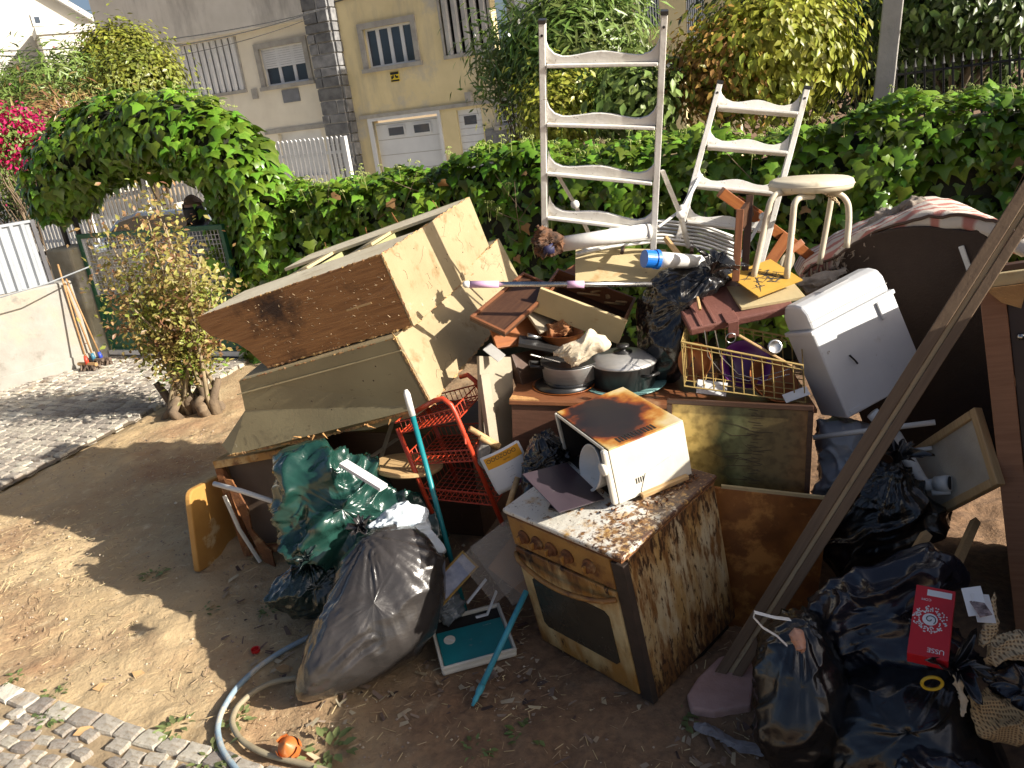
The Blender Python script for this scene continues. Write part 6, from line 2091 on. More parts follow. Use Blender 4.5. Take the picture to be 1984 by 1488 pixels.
ob('handle', MB().tube([hm_ @ Vector((.15, -.04, .08)), hm_ @ Vector((.19, -.03, .085)), hm_ @ Vector((.19, .03, .085)), hm_ @ Vector((.15, .04, .08))], .008, 8), m_blackp, pot, smooth=True)
fp = thing('frying_pan', 'orange brown frying pan under the steel pot', 'pan', P(1093, 752, 3.62))
ob('bowl', MB().lathe([(.0005, 0), (.11, 0), (.15, .035), (.153, .037), (.148, .037), (.108, .006), (.0005, .006)], 48, U(1093, 757, 3.62)), M('orange_enamel', (.42, .13, .02), (.3, .08, .015), 5, rough=.3, bump=.05), fp, smooth=True)
ob('liner', MB().lathe([(.0005, .012), (.11, .012), (.14, .042), (.0005, .030)], 48, U(1093, 757, 3.62)), m_blackp, fp, smooth=True)
sp2 = thing('saucepan', 'steel pot with a black base left of the lidded pot', 'pot', P(1105, 735, 3.66))
sm_ = U(1106, 740, 3.66)
ob('base', MB().lathe([(.0005, .0), (.125, 0), (.13, .01), (.13, .029)], 48, sm_), m_blackp, sp2, smooth=True)
ob('wall', MB().lathe([(.131, .03), (.137, .105), (.140, .108), (.134, .108), (.13, .05), (.0005, .05)], 48, sm_), m_alum, sp2, smooth=True)
ob('rim_band', MB().lathe([(.1395, .109), (.142, .118), (.136, .118)], 48, sm_), m_blackp, sp2, smooth=True)
ob('handle', MB().tube([sm_ @ Vector((-.13, -.04, .10)), sm_ @ Vector((-.19, -.045, .115)), sm_ @ Vector((-.19, .02, .115)), sm_ @ Vector((-.13, .03, .10))], .009, 8), m_blackp, sp2, smooth=True)
tag(ob('spoon', MB().tube([sm_ @ Vector((.02, 0, .08)), sm_ @ Vector((-.19, -.10, .19))], .004, 6), m_steel), 'thin steel spoon handle sticking out of the steel pot', 'spoon')
tag(blob('beige_cloth', [(1073, 682), (1095, 662), (1125, 655), (1142, 638), (1165, 650), (1180, 668), (1160, 680), (1135, 700), (1112, 712), (1095, 704), (1085, 695)], 3.5, .06, m_cloth, None, 71, (.012, .014, .006)), 'stained beige cloth draped over the steel pot', 'cloth')
cp_ = thing('copper_pan', 'copper coloured pan with a brown rag behind the steel pot', 'pan', P(1085, 675, 3.85))
ob('bowl', MB().lathe([(.0005, 0), (.09, 0), (.115, .07), (.118, .072), (.112, .072), (.085, .01), (.0005, .01)], 40, U(1090, 668, 3.85)), m_copp, cp_, smooth=True)
ob('handle', MB().tube([P(1050, 655, 3.8), P(1022, 650, 3.78)], [.008, .012], 8), m_steel, cp_, smooth=True)
tag(blob('brown_rag', [(1055, 640), (1070, 622), (1090, 618), (1110, 628), (1112, 642), (1090, 648), (1062, 650)], 3.82, .05, m_rag, None, 73, (.01, .016, .008)), 'brown rag crumpled in the copper pan', 'rag')
tag(board('baking_tray', m_blackp, P(1004, 668, 3.72), P(1130, 690, 3.7), P(1060, 645, 3.95), .02), 'dark baking tray under the copper pan', 'tray')
tag(board('paper_scrap', m_paper, P(1046, 628, 3.84), P(1056, 640, 3.82), P(1040, 632, 3.86), .002), 'small white paper scrap beside the brown rag', 'paper')

# ================================================================== TOP OF THE PILE
# open stepladder standing upside down
lad = thing('stepladder', 'white stepladder standing open and upside down on the pile', 'ladder', P(1270, 500, 4.0))


def ladder_side(tl, bl, tr, br, rungs, nm):
    tl, bl, tr, br = (np.asarray(p) for p in (tl, bl, tr, br))
    w_ = nz((tr - tl) + (br - bl))
    ln_ = nz(((bl - tl) + (br - tr)))
    nrm_ = nz(np.cross(w_, ln_))
    for a, b in ((tl, bl), (tr, br)):
        d = nz(b - a)
        wx_ = nz(w_ - d * (w_ @ d))
        nx_ = np.cross(wx_, d)
        rl = ob('rail', MB().loft([a - wx_ * .014 - nx_ * .03, a + wx_ * .014 - nx_ * .03, a + wx_ * .014 + nx_ * .03, a - wx_ * .014 + nx_ * .03], b - a), m_lad, lad, bev=.003)
        ob('end_cap', MB().loft([a - d * .016 - wx_ * .016 - nx_ * .032, a - d * .016 + wx_ * .016 - nx_ * .032, a - d * .016 + wx_ * .016 + nx_ * .032, a - d * .016 - wx_ * .016 + nx_ * .032], d * .015), m_blackp, rl)
        q = a + d * .045 - nx_ * .031
        ob('bolt_hole', MB().lathe([(.0005, .001), (.006, .001), (.006, -.001)], 10, fr(q, q + wx_, q + d)[0]), m_dark, rl)
    for (ta, tb_) in rungs:
        a, b = tl + (bl - tl) * ta + w_ * .015, tr + (br - tr) * tb_ - w_ * .015
        mx, lx, ly = fr(a, b, a - ln_)
        prof = [(0, -.018), (lx, -.018), (lx, .075), (lx - .012, .045), (lx - .035, .022), (lx - .07, .010)]
        for k in range(9):
            t = k / 8
            prof.append((lx - .10 - (lx - .20) * t, .010 + .018 * math.sin(math.pi * t) ** 1.5))
        prof += [(.07, .010), (.035, .022), (.012, .045), (0, .075)]
        st_ = ob('step', MB().prism(prof, -.011, .011), m_lad, lad, mx, bev=.002)
        ob('step_tread', MB().box(0.002, lx - .002, -.034, -.0185, -.035, .035), m_lad, st_, mx, bev=.004)


ladder_side(P(1051, 45, 3.72), P(1056, 455, 3.92), P(1287, 28, 3.62), P(1264, 512, 3.85), [(.148, .148), (.41, .388), (.645, .612), (.87, .815)], 'near')
ladder_side(P(1394, 165, 4.25), P(1312, 470, 4.1), P(1562, 176, 4.15), P(1466, 540, 3.95), [(.105, .10), (.35, .305), (.6, .52), (.83, .72)], 'far')


def bar(a, b, w=.014, nm='brace'):
    o = ob(nm, MB().tube([a, b], w, 4, flat=.45), m_lad, lad)
    return o


for pts in (((1062, 308, 3.88), (1114, 396, 3.98), (1142, 455, 4.05)), ((1283, 330, 3.78), (1318, 415, 3.9), (1334, 480, 3.98)), ((1357, 338, 4.15), (1322, 405, 3.95), (1275, 440, 3.85)), ((1510, 365, 4.05), (1480, 420, 3.95), (1432, 500, 3.9))):
    for a, b in zip(pts[:-1], pts[1:]):
        bar(P(*a), P(*b))
    q = P(*pts[1])
    ob('joint', MB().lathe([(.0005, -.02), (.02, -.018), (.022, 0), (.02, .018), (.0005, .02)], 12, Matrix.Translation(Vector(q)) @ Matrix.Rotation(math.pi / 2, 4, 'X')), m_white, lad, smooth=True)

# white slatted bench back
sb = thing('slatted_bench_back', 'white curved slatted bench back lying under the stepladder', 'bench', P(1270, 480, 4.2))
for k in range(7):
    e = np.array([.015 * k, .055 * k, .008 * k])
    pts = [P(1118 + 8 * k, 492, 3.92) + e, P(1180, 478, 3.98) + e, P(1270, 468, 4.0) + e, P(1360, 478, 3.98) + e, P(1425, 502, 3.92) + e]
    pp_ = np.array(pts)
    tq = np.linspace(0, 4, 16)
    pts = [np.array([np.interp(t, range(5), pp_[:, c_]) for c_ in range(3)]) for t in tq]
    ob('slat', MB().tube(pts, .016, 6, flat=.5), m_white, sb, smooth=True)
for px in (1205, 1340):
    ob('batten', MB().tube([P(px, 490, 3.9), P(px, 474, 3.98) + [.09, .34, .03]], .010, 6), m_dkw, sb)
tag(ob('wood_stick', MB().tube([P(1290, 462, 3.95), P(1312, 490, 3.85), P(1325, 505, 3.8)], .015, 6), m_pine), 'rough wood stick on the slatted bench back', 'stick')
# white tube with charred end
a, b = P(1082, 474, 3.75), P(1258, 447, 3.80)
wt_ = thing('white_tube', 'white plastic tube with a charred end hanging before the stepladder', 'tube', (a + b) / 2)
ob('pipe', MB().tube([a, b], .036, 20), m_white, wt_, smooth=True)
ob('end_ring', MB().tube([b - (b - a) * .04, b + (b - a) * .005], .0385, 20), m_white, wt_, smooth=True)
blob('charred_wrap', [(1042, 470), (1043, 440), (1060, 446), (1085, 452), (1102, 470), (1095, 490), (1070, 500), (1045, 495)], 3.72, .05, M('charred', (.03, .018, .012), (.16, .07, .03), 20, rough=.8, bump=1.0), wt_, 5, (.015, .025, .02))
c_ = P(1052, 484, 3.69)
ob('blue_end', MB().tube([c_, c_ + nz(b - a) * .05], .026, 14), M('dark_blue_cap', (.02, .02, .07), rough=.6), wt_, smooth=True)
# white bottle-like pole end with blue cap
a, b = P(1248, 501, 3.66), P(1425, 512, 3.78)
bc = thing('paint_roller_pole', 'white tapered tube with a bright blue cap at the foot of the stepladder', 'tube', a)
d = nz(b - a)
ob('blue_cap', MB().tube([a, a + d * .055], [.042, .041], 24), m_blue, bc, smooth=False)
ob('cap_flange', MB().tube([a + d * .0555, a + d * .072], [.046, .046], 24), m_blue, bc)
ob('shaft', MB().tube([a + d * .0725, a + d * .12, a + d * .22, b], [.038, .037, .034, .03], 20), m_white, bc, smooth=True)
tag(ob('blue_plug', MB().tube([P(1480, 520, 3.78), P(1494, 506, 3.78)], .018, 14), m_blue), 'small bright blue plug beside the stool leg', 'plug')

# stool
so_ = thing('stool', 'cream round stool with four tubular legs on top of the pile', 'stool', P(1570, 520, 3.8))
sM = Matrix.Translation(Vector(P(1571, 356, 3.75))) @ Matrix.Rotation(-.02, 4, 'X') @ Matrix.Rotation(.05, 4, 'Y')
ob('seat', MB().lathe([(.0005, -.028), (.17, -.028), (.184, -.02), (.190, 0), (.184, .018), (.168, .026), (.0005, .028)], 56, sM), m_stool, so_, smooth=True)
ob('seat_piping', MB().lathe([(.189, -.003), (.1925, 0), (.189, .003)], 56, sM), m_sleg, so_, smooth=True)
for pts in (((1535, 372, 3.72), (1505, 374, 3.66), (1492, 390, 3.65), (1484, 430, 3.64), (1458, 545, 3.6)), ((1575, 380, 3.66), (1548, 382, 3.6), (1538, 395, 3.59), (1536, 430, 3.59), (1524, 540, 3.55)),
            ((1596, 370, 3.82), (1612, 374, 3.88), (1610, 390, 3.88), (1603, 430, 3.88), (1588, 512, 3.86)), ((1600, 372, 3.74), (1630, 376, 3.72), (1644, 394, 3.72), (1645, 430, 3.72), (1640, 480, 3.71))):
    pp_ = np.array([P(*q) for q in pts])
    tq = np.linspace(0, 4, 17)
    q = np.stack([np.interp(tq, range(5), pp_[:, c_]) for c_ in range(3)], -1)
    for _ in range(2):
        q[1:-1] = (q[:-2] + 2 * q[1:-1] + q[2:]) / 4
    ob('leg', MB().tube(list(q), .0145, 10), m_sleg, so_, smooth=True)
tag(blob('torn_foam', [(1600, 378), (1618, 378), (1630, 392), (1628, 402), (1612, 390)], 3.7, .01, m_net, None, 2, (.01, .01, .004)), 'torn foam strip hanging under the stool seat', 'foam')

# brown chair frame and dark slats
cf = thing('chair_frame', 'broken brown wooden chair frame behind the stool legs', 'chair', P(1500, 480, 4.15))


def wbar(a, b, w, t, nm, mat, par):
    a, b = P(*a), P(*b)
    s_ = nz(np.cross(b - a, CC - a))
    mx, lx, ly = fr(a - s_ * w / 2, b - s_ * w / 2, a + s_ * w / 2)
    return ob(nm, MB().box(0, lx, 0, w, -t / 2, t / 2), mat, par, mx, bev=.003)


wbar((1396, 372, 4.05), (1592, 512, 4.2), .055, .035, 'rail', m_orw, cf)
wbar((1430, 382, 4.09), (1480, 416, 4.13), .02, .03, 'rail', m_orw, cf)
wbar((1528, 455, 4.1), (1484, 520, 4.06), .06, .03, 'leg', m_orw, cf)
wbar((1525, 492, 4.08), (1555, 468, 4.1), .035, .02, 'brace', m_orw, cf)
dsl = thing('dark_wood_frame', 'dark narrow wooden frame standing left of the stool', 'frame', P(1440, 540, 3.7))
wbar((1434, 405, 3.62), (1425, 545, 3.58), .034, .03, 'upright', m_rbw, dsl)
wbar((1453, 378, 3.72), (1442, 540, 3.66), .034, .03, 'upright', m_dkw, dsl)
mx, lx, ly = fr(P(1432, 412, 3.63), P(1453, 385, 3.73), P(1430, 452, 3.62))
ob('cross_board', MB().box(0, lx, 0, ly, -.01, .01), m_dkw, dsl, mx)
tag(ob('oval_lid', MB().lathe([(.0005, -.006), (.05, -.006), (.056, 0), (.05, .006), (.0005, .008)], 32, fr(P(1525, 508, 3.85), P(1535, 480, 3.85), P(1545, 515, 3.9))[0]), m_wgw), 'oval grey lid between the stool legs', 'lid')

# suitcase, board and small painting
mx, lx, ly = fr(P(1337, 645, 3.42), P(1540, 600, 3.42), P(1316, 562, 3.75))
zs = 1 if mx.col[2][2] > 0 else -1
sc_ = thing('suitcase', 'brown leather case with a metal ring strap above the wire basket', 'suitcase', P(1420, 610, 3.6))
ob('lid', MB().box(0, lx, 0, ly, *sorted((-.02 * zs, .02 * zs))), m_leat, sc_, mx, bev=.008)
for x in (.045, .11):
    ob('ridge', MB().box(x, x + .016, .004, ly - .004, *sorted((.0202 * zs, .027 * zs))), m_leat, sc_, mx, bev=.004)
ob('strap', MB().box(.16, .22, -.018, .06, *sorted((.0205 * zs, .028 * zs))), m_leat, sc_, mx, bev=.003)
ob('strap_end', MB().box(.165, .215, -.026, -.019, *sorted((-.06 * zs, .027 * zs))), m_leat, sc_, mx, bev=.003)
rp_ = P(1416, 655, 3.38)
ob('ring', MB().tube([rp_ + np.array([.022 * math.cos(a), 0, .022 * math.sin(a)]) for a in np.linspace(0, 2 * math.pi, 20, endpoint=False)], .003, 6, closed=True), m_steel, sc_, smooth=True)
ob('handle', MB().tube([P(1345, 562, 3.6), P(1352, 580, 3.55), P(1356, 600, 3.5)], .008, 6), m_pine, sc_)
tag(board('pale_board', m_cream, P(1436, 612, 3.46), P(1560, 590, 3.46), P(1412, 560, 3.72), .016, up=.035 * zs), 'pale board lying on the brown leather case', 'board')
mx, lx, ly = fr(P(1470, 588, 3.44), P(1555, 555, 3.52), P(1390, 553, 3.62))
sp3 = thing('small_painting', 'small yellow painting with dark brush strokes on top of the case', 'painting', P(1470, 560, 3.55))
upn = np.array(mx.col[2][:3])
sgn = 1 if upn[2] > 0 else -1
lift = Matrix.Translation(Vector((0, 0, .03)))
ob('panel', MB().box(0, lx, 0, ly, -.003, .003), M('ochre_paint', (.55, .33, .06), (.46, .27, .05), 7, rough=.4, bump=.1, layers=[((.3, .24, .14), 6, .6, .7, GL)]), sp3, lift @ mx)
bst = MB()
r3 = random.Random(9)
for i in range(34):
    x, y = lx * r3.uniform(.2, .8), ly * r3.uniform(.25, .8)
    bst.tube([(x, y, .0035 * sgn), (x + r3.uniform(-.03, .03), y + r3.uniform(-.03, .03), .0035 * sgn), (x + r3.uniform(-.05, .05), y + r3.uniform(-.04, .04), .0035 * sgn)], [.003, .004, .0008], 4, flat=.3)
stuff(ob('brush_strokes', bst, M('stroke_dark', (.06, .05, .04), rough=.5, bump=0), sp3, lift @ mx))

# wire basket with bowls
bt0, bt1, bb0, bb1 = P(1320, 662, 3.33), P(1556, 708, 3.18), P(1326, 748, 3.33), P(1560, 780, 3.18)
bv = np.array([.10, .28, .02])
bk_ = thing('wire_basket', 'rusty cream wire basket full of bowls in front of the case', 'basket', (bb0 + bb1) / 2)
ob('rim', MB().tube([bt0, bt1, bt1 + bv, bt0 + bv], .005, 6, closed=True), m_bask, bk_)
ob('rim', MB().tube([bt0 - [0, 0, .02], bt1 - [0, 0, .02], bt1 + bv - [0, 0, .02], bt0 + bv - [0, 0, .02]], .003, 6, closed=True), m_bask, bk_)
ob('base_loop', MB().tube([bb0, bb1, bb1 + bv, bb0 + bv], .004, 6, closed=True), m_bask, bk_)
for k in range(13):
    f = k / 12
    ob('wire', MB().tube([bt0 + (bt1 - bt0) * f, bb0 + (bb1 - bb0) * f, bb0 + (bb1 - bb0) * f + bv, bt0 + (bt1 - bt0) * f + bv], .0028, 5), m_bask, bk_)
for k in range(1, 5):
    f = k / 5
    ob('wire', MB().tube([bt0 + bv * f, bb0 + bv * f, bb1 + bv * f, bt1 + bv * f], .0028, 5), m_bask, bk_)


def bowl(name, lab, q, r, mat, tx, ty, h=.55):
    m_ = Matrix.Translation(Vector(P(*q))) @ Matrix.Rotation(tx, 4, 'X') @ Matrix.Rotation(ty, 4, 'Y')
    pr = [(.0005, -r * h), (r * .45, -r * h), (r * .8, -r * h * .55), (r * .97, -r * .08), (r, 0), (r * .95, 0), (r * .76, -r * h * .5), (r * .4, -r * h * .9), (.0005, -r * h * .9)]
    tag(ob(name, MB().lathe(pr, 40, m_), mat, smooth=True), lab, 'bowl')


bowl('bowl', 'purple plastic bowl in the wire basket', (1445, 705, 3.42), .115, m_purp, .95, -.1)
bowl('bowl', 'brown wooden bowl at the right end of the wire basket', (1500, 735, 3.34), .12, m_copp, .7, .3)
bowl('bowl', 'orange brown bowl at the left end of the wire basket', (1345, 700, 3.45), .09, m_copp, 1.1, -.8)
bowl('bowl', 'grey enamel bowl at the middle of the wire basket', (1380, 715, 3.46), .10, m_bagd, 1.2, -.3)
st2 = thing('strainer', 'small round metal strainer with a wooden handle over the basket', 'strainer', P(1500, 670, 3.25))
m_ = fr(P(1501, 672, 3.25), P(1515, 672, 3.25), P(1501, 660, 3.26))[0]
ob('disc', MB().lathe([(.0005, .004), (.024, .004), (.030, .008), (.032, .002), (.03, -.004), (.0005, -.004)], 24, m_), m_steel, st2, smooth=True)
ob('handle', MB().tube([P(1432, 650, 3.3), P(1545, 715, 3.2)], .006, 6), m_pine, st2)
tag(board('leaflet', m_paper, P(1352, 735, 3.36), P(1410, 742, 3.34), P(1356, 762, 3.34), .002), 'crumpled white leaflet in the left of the wire basket', 'paper')
tag(board('leaflet', m_paper, P(1515, 765, 3.2), P(1562, 748, 3.2), P(1540, 775, 3.17), .002), 'white leaflet scrap below the right end of the basket', 'paper')
wr_ = MB()
for k in range(2):
    wr_ = MB().tube([P(1365 + 20 * k, 640, 3.33), P(1372 + 24 * k, 690, 3.3), P(1400 + 30 * k, 725, 3.28), P(1450 + 30 * k, 738, 3.25), P(1530, 715 + 10 * k, 3.22)], .002, 4)
    tag(ob('loose_wire', wr_, m_steel), ('loose steel wire looped across the front of the basket', 'second thin steel wire over the purple bowl')[k], 'wire')

# white appliance
PX = mxe((1.434, 3.159, .802), (-16.6, -14.6, 15.3))
wa_ = thing('white_appliance', 'white box-shaped appliance with a rounded top cover in front of the bed base', 'appliance', PX @ Vector((.2, .1, 0)))
ob('body', MB().box(0, .43, 0, .208, 0, .421), m_pur, wa_, PX, bev=.008)
ob('body_rim', MB().box(-.006, .436, -.006, .214, .4, .4205), m_pur, wa_, PX, bev=.004)
hd = [(.0, .0), (.0, .07), (.02, .105), (.07, .12), (.13, .122), (.17, .105), (.19, .06), (.195, 0)]
cv = ob('top_cover', MB().prism([(a, b) for a, b in hd], .01, .42, 'x', Matrix.Translation((0, .004, .4215))), m_pur, wa_, PX, bev=.012)
ob('cover_panel', MB().box(.15, .29, .035, .115, .5425, .5440), m_pur, cv, PX, bev=.0007)
ob('cover_groove', MB().box(.01, .42, .0015, .0035, .455, .458), m_trim, cv, PX)
ob('latch', MB().box(.33, .35, -.012, -.0005, .32, .40), m_pur, wa_, PX, bev=.003)
ob('cable_hook', MB().tube([(.12, -.004, .25), (.13, -.012, .22), (.14, -.004, .20)], .004, 6), m_dark, wa_, PX)
ob('foot', MB().box(.02, .08, -.004, .0, .01, .03), m_pur, wa_, PX)

# white pipes and bars under it
tag(ob('white_bar', MB().tube([P(1575, 848, 3.18), P(1812, 818, 3.0)], .0115, 10), m_white, smooth=True), 'upper thin white bar sticking out under the white appliance', 'bar')
tag(ob('white_bar', MB().tube([P(1720, 878, 3.2), P(1806, 868, 3.1)], .009, 10), m_white, smooth=True), 'shorter thin white bar right of the plank', 'bar')
dp = thing('drain_pipe', 'white plastic drain pipe with an angled socket behind the plank', 'pipe', P(1790, 940, 3.0))
ob('pipe', MB().tube([P(1690, 800, 3.15), P(1735, 845, 3.1), P(1780, 925, 3.02), P(1795, 940, 3.0), P(1825, 938, 2.95)], .028, 16), m_white, dp, smooth=True)
ob('socket', MB().tube([P(1815, 938, 2.965), P(1840, 936, 2.92)], .034, 16), m_white, dp, smooth=True)
ob('socket_mouth', MB().tube([P(1839.5, 936, 2.921), P(1842, 936, 2.918)], .028, 16), m_dark, dp)
tag(ob('white_bar', MB().tube([P(1805, 955, 2.95), P(1842, 953, 2.92)], .012, 10), m_white, smooth=True), 'stub of white bar below the drain pipe socket', 'bar')

# stretcher frame
mx, lx, ly = fr(P(1895, 789, 2.92), P(1941, 938, 2.68), P(1770, 942, 3.16))
sf = thing('stretcher_frame', 'unpainted canvas on a wooden stretcher frame before the wardrobe', 'frame', P(1830, 1080, 2.7))
ob('canvas', MB().box(.03, lx - .03, .03, ly - .03, -.003, .003), M('bare_canvas', (.52, .46, .36), (.42, .35, .26), 5, rough=.9, bump=.3, bscale=120), sf, mx)
for b_ in ((0, lx, 0, .035), (0, lx, ly - .035, ly), (0, .035, .0355, ly - .0355), (lx - .035, lx, .0355, ly - .0355)):
    ob('stretcher_bar', MB().box(*b_, -.018, .018), m_pine, sf, mx, bev=.004)
tag(ob('wood_batten', MB().tube([P(1795, 1035, 2.6), P(1765, 1085, 2.5)], .022, 4), m_pine), 'pale wooden batten end above the front bag', 'batten')
tag(ob('wood_batten', MB().tube([P(1890, 1010, 2.8), P(1850, 1100, 2.5)], .02, 4), m_pine), 'second wooden batten at the foot of the stretcher frame', 'batten')

# ================================================================== FRONT RIGHT DETAILS
rb2 = thing('puzzle_box', 'red cardboard box with a white dotted disc in the front bag', 'box', P(1850, 1200, 2.0))
mx, lx, ly = fr(P(1776, 1132, 2.12), P(1852, 1146, 2.06), P(1825, 1262, 1.90))
zs = 1 if (np.array(mx.col[2][:3]) @ (CC - P(1776, 1132, 2.12))) > 0 else -1
m_redb = M('red_card', (.52, .012, .02), (.46, .01, .018), 5, rough=.4, bump=.05)
ly += .03
ob('card', MB().box(0, lx, 0, ly, *sorted((0, -.05 * zs))), m_redb, rb2, mx, bev=.002)
ob('label_strip', MB().box(lx * .3, lx * .92, .012, .034, *sorted((.0003 * zs, .0012 * zs))), m_paper, rb2, mx)
fl_ = Matrix.Identity(4) if zs > 0 else Matrix.Rotation(math.pi, 4, 'X')
dd_ = MB()
for i in range(150):
    a, r_2 = random.uniform(0, 2 * math.pi), random.uniform(.026, .048)
    p_ = (lx * .45 + r_2 * math.cos(a), ly * .48 + r_2 * math.sin(a))
    dd_.lathe([(.0022, 0), (.0022, .0008)], 6, mx @ Matrix.Translation((p_[0], p_[1], .0005 * zs)) @ fl_)
stuff(ob('white_dots', dd_, m_paper, rb2))
ob('disc', MB().lathe([(.021, 0), (.021, .0008)], 32, mx @ Matrix.Translation((lx * .45, ly * .48, .0005 * zs)) @ fl_), m_paper, rb2)
ob('spiral', MB().tube([mx @ Vector((lx * .45 + (.003 + .0022 * t) * math.cos(t * 1.1), ly * .48 + (.003 + .0022 * t) * math.sin(t * 1.1), .0022 * zs)) for t in np.linspace(0, 6.5, 40)], .0014, 5), m_ink, rb2)
up_t = Matrix.Rotation(math.pi, 4, 'Z') @ fl_
txt(rb2, 'USSE', .022, mx @ Matrix.Translation((lx * .68, ly * .9, .0015 * zs)) @ up_t, m_paper)
txt(rb2, 'COM', .012, mx @ Matrix.Translation((lx * .3, .05, .0015 * zs)) @ up_t, m_paper)
for i, (a, b, c_, lab) in enumerate((((1862, 1140, 2.0), (1900, 1135, 1.98), (1872, 1195, 1.92), 'white printed leaflet behind the red box'), ((1880, 1150, 1.97), (1916, 1152, 1.96), (1885, 1205, 1.9), 'folded white leaflet leaning right of the red box'))):
    lf = tag(board('printed_leaflet', m_paper, P(*a), P(*b), P(*c_), .002), lab, 'paper')
tag(board('photo_card', M('photo_dark', (.06, .03, .025), (.4, .3, .28), 40, rough=.3, bump=0), P(1878, 1165, 1.955), P(1902, 1160, 1.95), P(1880, 1200, 1.89), .003), 'small dark photo card on the leaflets', 'card')
a = P(1458, 1192, 2.04)
tag(ob('drawstring', MB().tube([P(1530, 1200, 2.02), P(1500, 1196, 2.01), P(1462, 1186, 2.02), P(1460, 1196, 2.02), P(1478, 1216, 2.0), P(1505, 1232, 1.98), P(1524, 1250, 1.97)], .010, 6, flat=.25), m_white), 'white plastic drawstring loop of the front black bag', 'strap')
tag(blob('peach_lump', [(1524, 1228), (1538, 1212), (1556, 1222), (1566, 1245), (1560, 1272), (1540, 1262), (1528, 1245)], 2.0, .04, M('peach_plastic', (.52, .28, .19), (.46, .23, .15), 6, rough=.5, bump=.05), None, 5, (.02, .012, .002)), 'peach coloured plastic lump in the mouth of the front bag', 'lump')
pts = [P(1786 + 20 * (1 - math.cos(a)), 1324 - 12 * math.sin(a), 1.86) for a in np.linspace(0, 2 * math.pi, 22, endpoint=False)]
tag(ob('yellow_cord', MB().tube(pts, .005, 6, closed=True), M('yellow', (.6, .4, .02), rough=.6), smooth=True), 'small loop of yellow cord on the black bags', 'cord')
tag(blob('burlap', [(1885, 1345), (1915, 1330), (1950, 1350), (1990, 1385), (2020, 1440), (1960, 1440), (1900, 1425), (1878, 1390)], 1.86, .07, m_burl, None, 83, (.02, .025, .006)), 'roll of brown burlap at the right edge under the navy bag', 'burlap')
tag(blob('net_bag', [(1905, 1250), (1930, 1228), (1975, 1225), (2010, 1250), (1990, 1285), (1930, 1290), (1900, 1280)], 1.95, .06, m_net, None, 85, (.02, .02, .008)), 'tan net bag heaped right of the red box', 'bag')
tag(blob('net_strip', [(1893, 1240), (1915, 1200), (1925, 1130), (1935, 1180), (1930, 1230), (1905, 1260)], 1.98, .02, m_net, None, 87, (.01, .01, .005)), 'strip of pale webbing standing up behind the leaflets', 'webbing')
tag(blob('frayed_canvas', [(1842, 1300), (1858, 1288), (1872, 1330), (1885, 1360), (1865, 1395), (1848, 1350)], 1.88, .03, m_cloth, None, 89, (.012, .015, .01)), 'frayed cream canvas scrap beside the burlap', 'cloth')
# pink slab and rag by the stove
sp_px = [(1332, 1362), (1352, 1330), (1392, 1290), (1450, 1268), (1462, 1320), (1455, 1384), (1385, 1396), (1340, 1390)]
mb = MB().loft([G(a, b, .0) for a, b in sp_px], [0, 0, .045])
tag(ob('pink_slab', mb, m_lime, bev=.01), 'pinkish slab of old foam flat on the ground by the stove', 'slab')
tag(blob('grey_rag', [(1343, 1400), (1368, 1402), (1405, 1428), (1432, 1452), (1475, 1458), (1495, 1482), (1480, 1496), (1440, 1492), (1408, 1474), (1385, 1446), (1350, 1418)], float(G(1420, 1455)[1]) + .03, .03, M('grey_rag', (.34, .32, .32), (.22, .2, .2), 16, rough=.95, bump=.6, bscale=30), None, 93, (.012, .02, .008), zmin=0.0, center=(1422, 1458)), 'twisted grey rag on the ground below the pink slab', 'rag')

# ================================================================== IN FRONT OF THE TROLLEY
t0, t1, t2 = G(858, 1312, .0), G(1003, 1272, .0), G(838, 1216, .04)
mx, lx, ly = fr(t0, t1, t2)
ty = thing('kitchen_scale', 'cream and teal flat scale with a round dial on the ground before the trolley', 'scale', t0)
ob('base', MB().box(0, lx, 0, ly, 0, .03), m_ew, ty, mx, bev=.010)
for b_ in ((0, lx, 0, .012), (0, lx, ly - .012, ly), (0, .012, .0125, ly - .0125), (lx - .012, lx, .0125, ly - .0125)):
    ob('rim', MB().box(*b_, .0305, .048), m_ew, ty, mx, bev=.003)
ob('mat', MB().box(.016, lx - .016, .016, ly * .72, .0305, .040), m_teal, ty, mx, bev=.004)
ob('recess', MB().box(.016, lx - .016, ly * .725, ly - .014, .0302, .032), m_dark, ty, mx)
dlm = mx @ Matrix.Translation((lx * .20, ly * .52, .0405))
di = ob('dial', MB().lathe([(.026, 0), (.026, .003), (.0005, .003)], 28, dlm), m_ew, ty)
ob('dial_slot', MB().box(-.024, .024, -.004, .004, .0031, .0045), m_white, di, dlm @ Matrix.Rotation(-.7, 4, 'Z'))
txt(ty, '-- ---- --', .012, mx @ Matrix.Translation((lx * .74, ly * .64, .0405)), m_white)
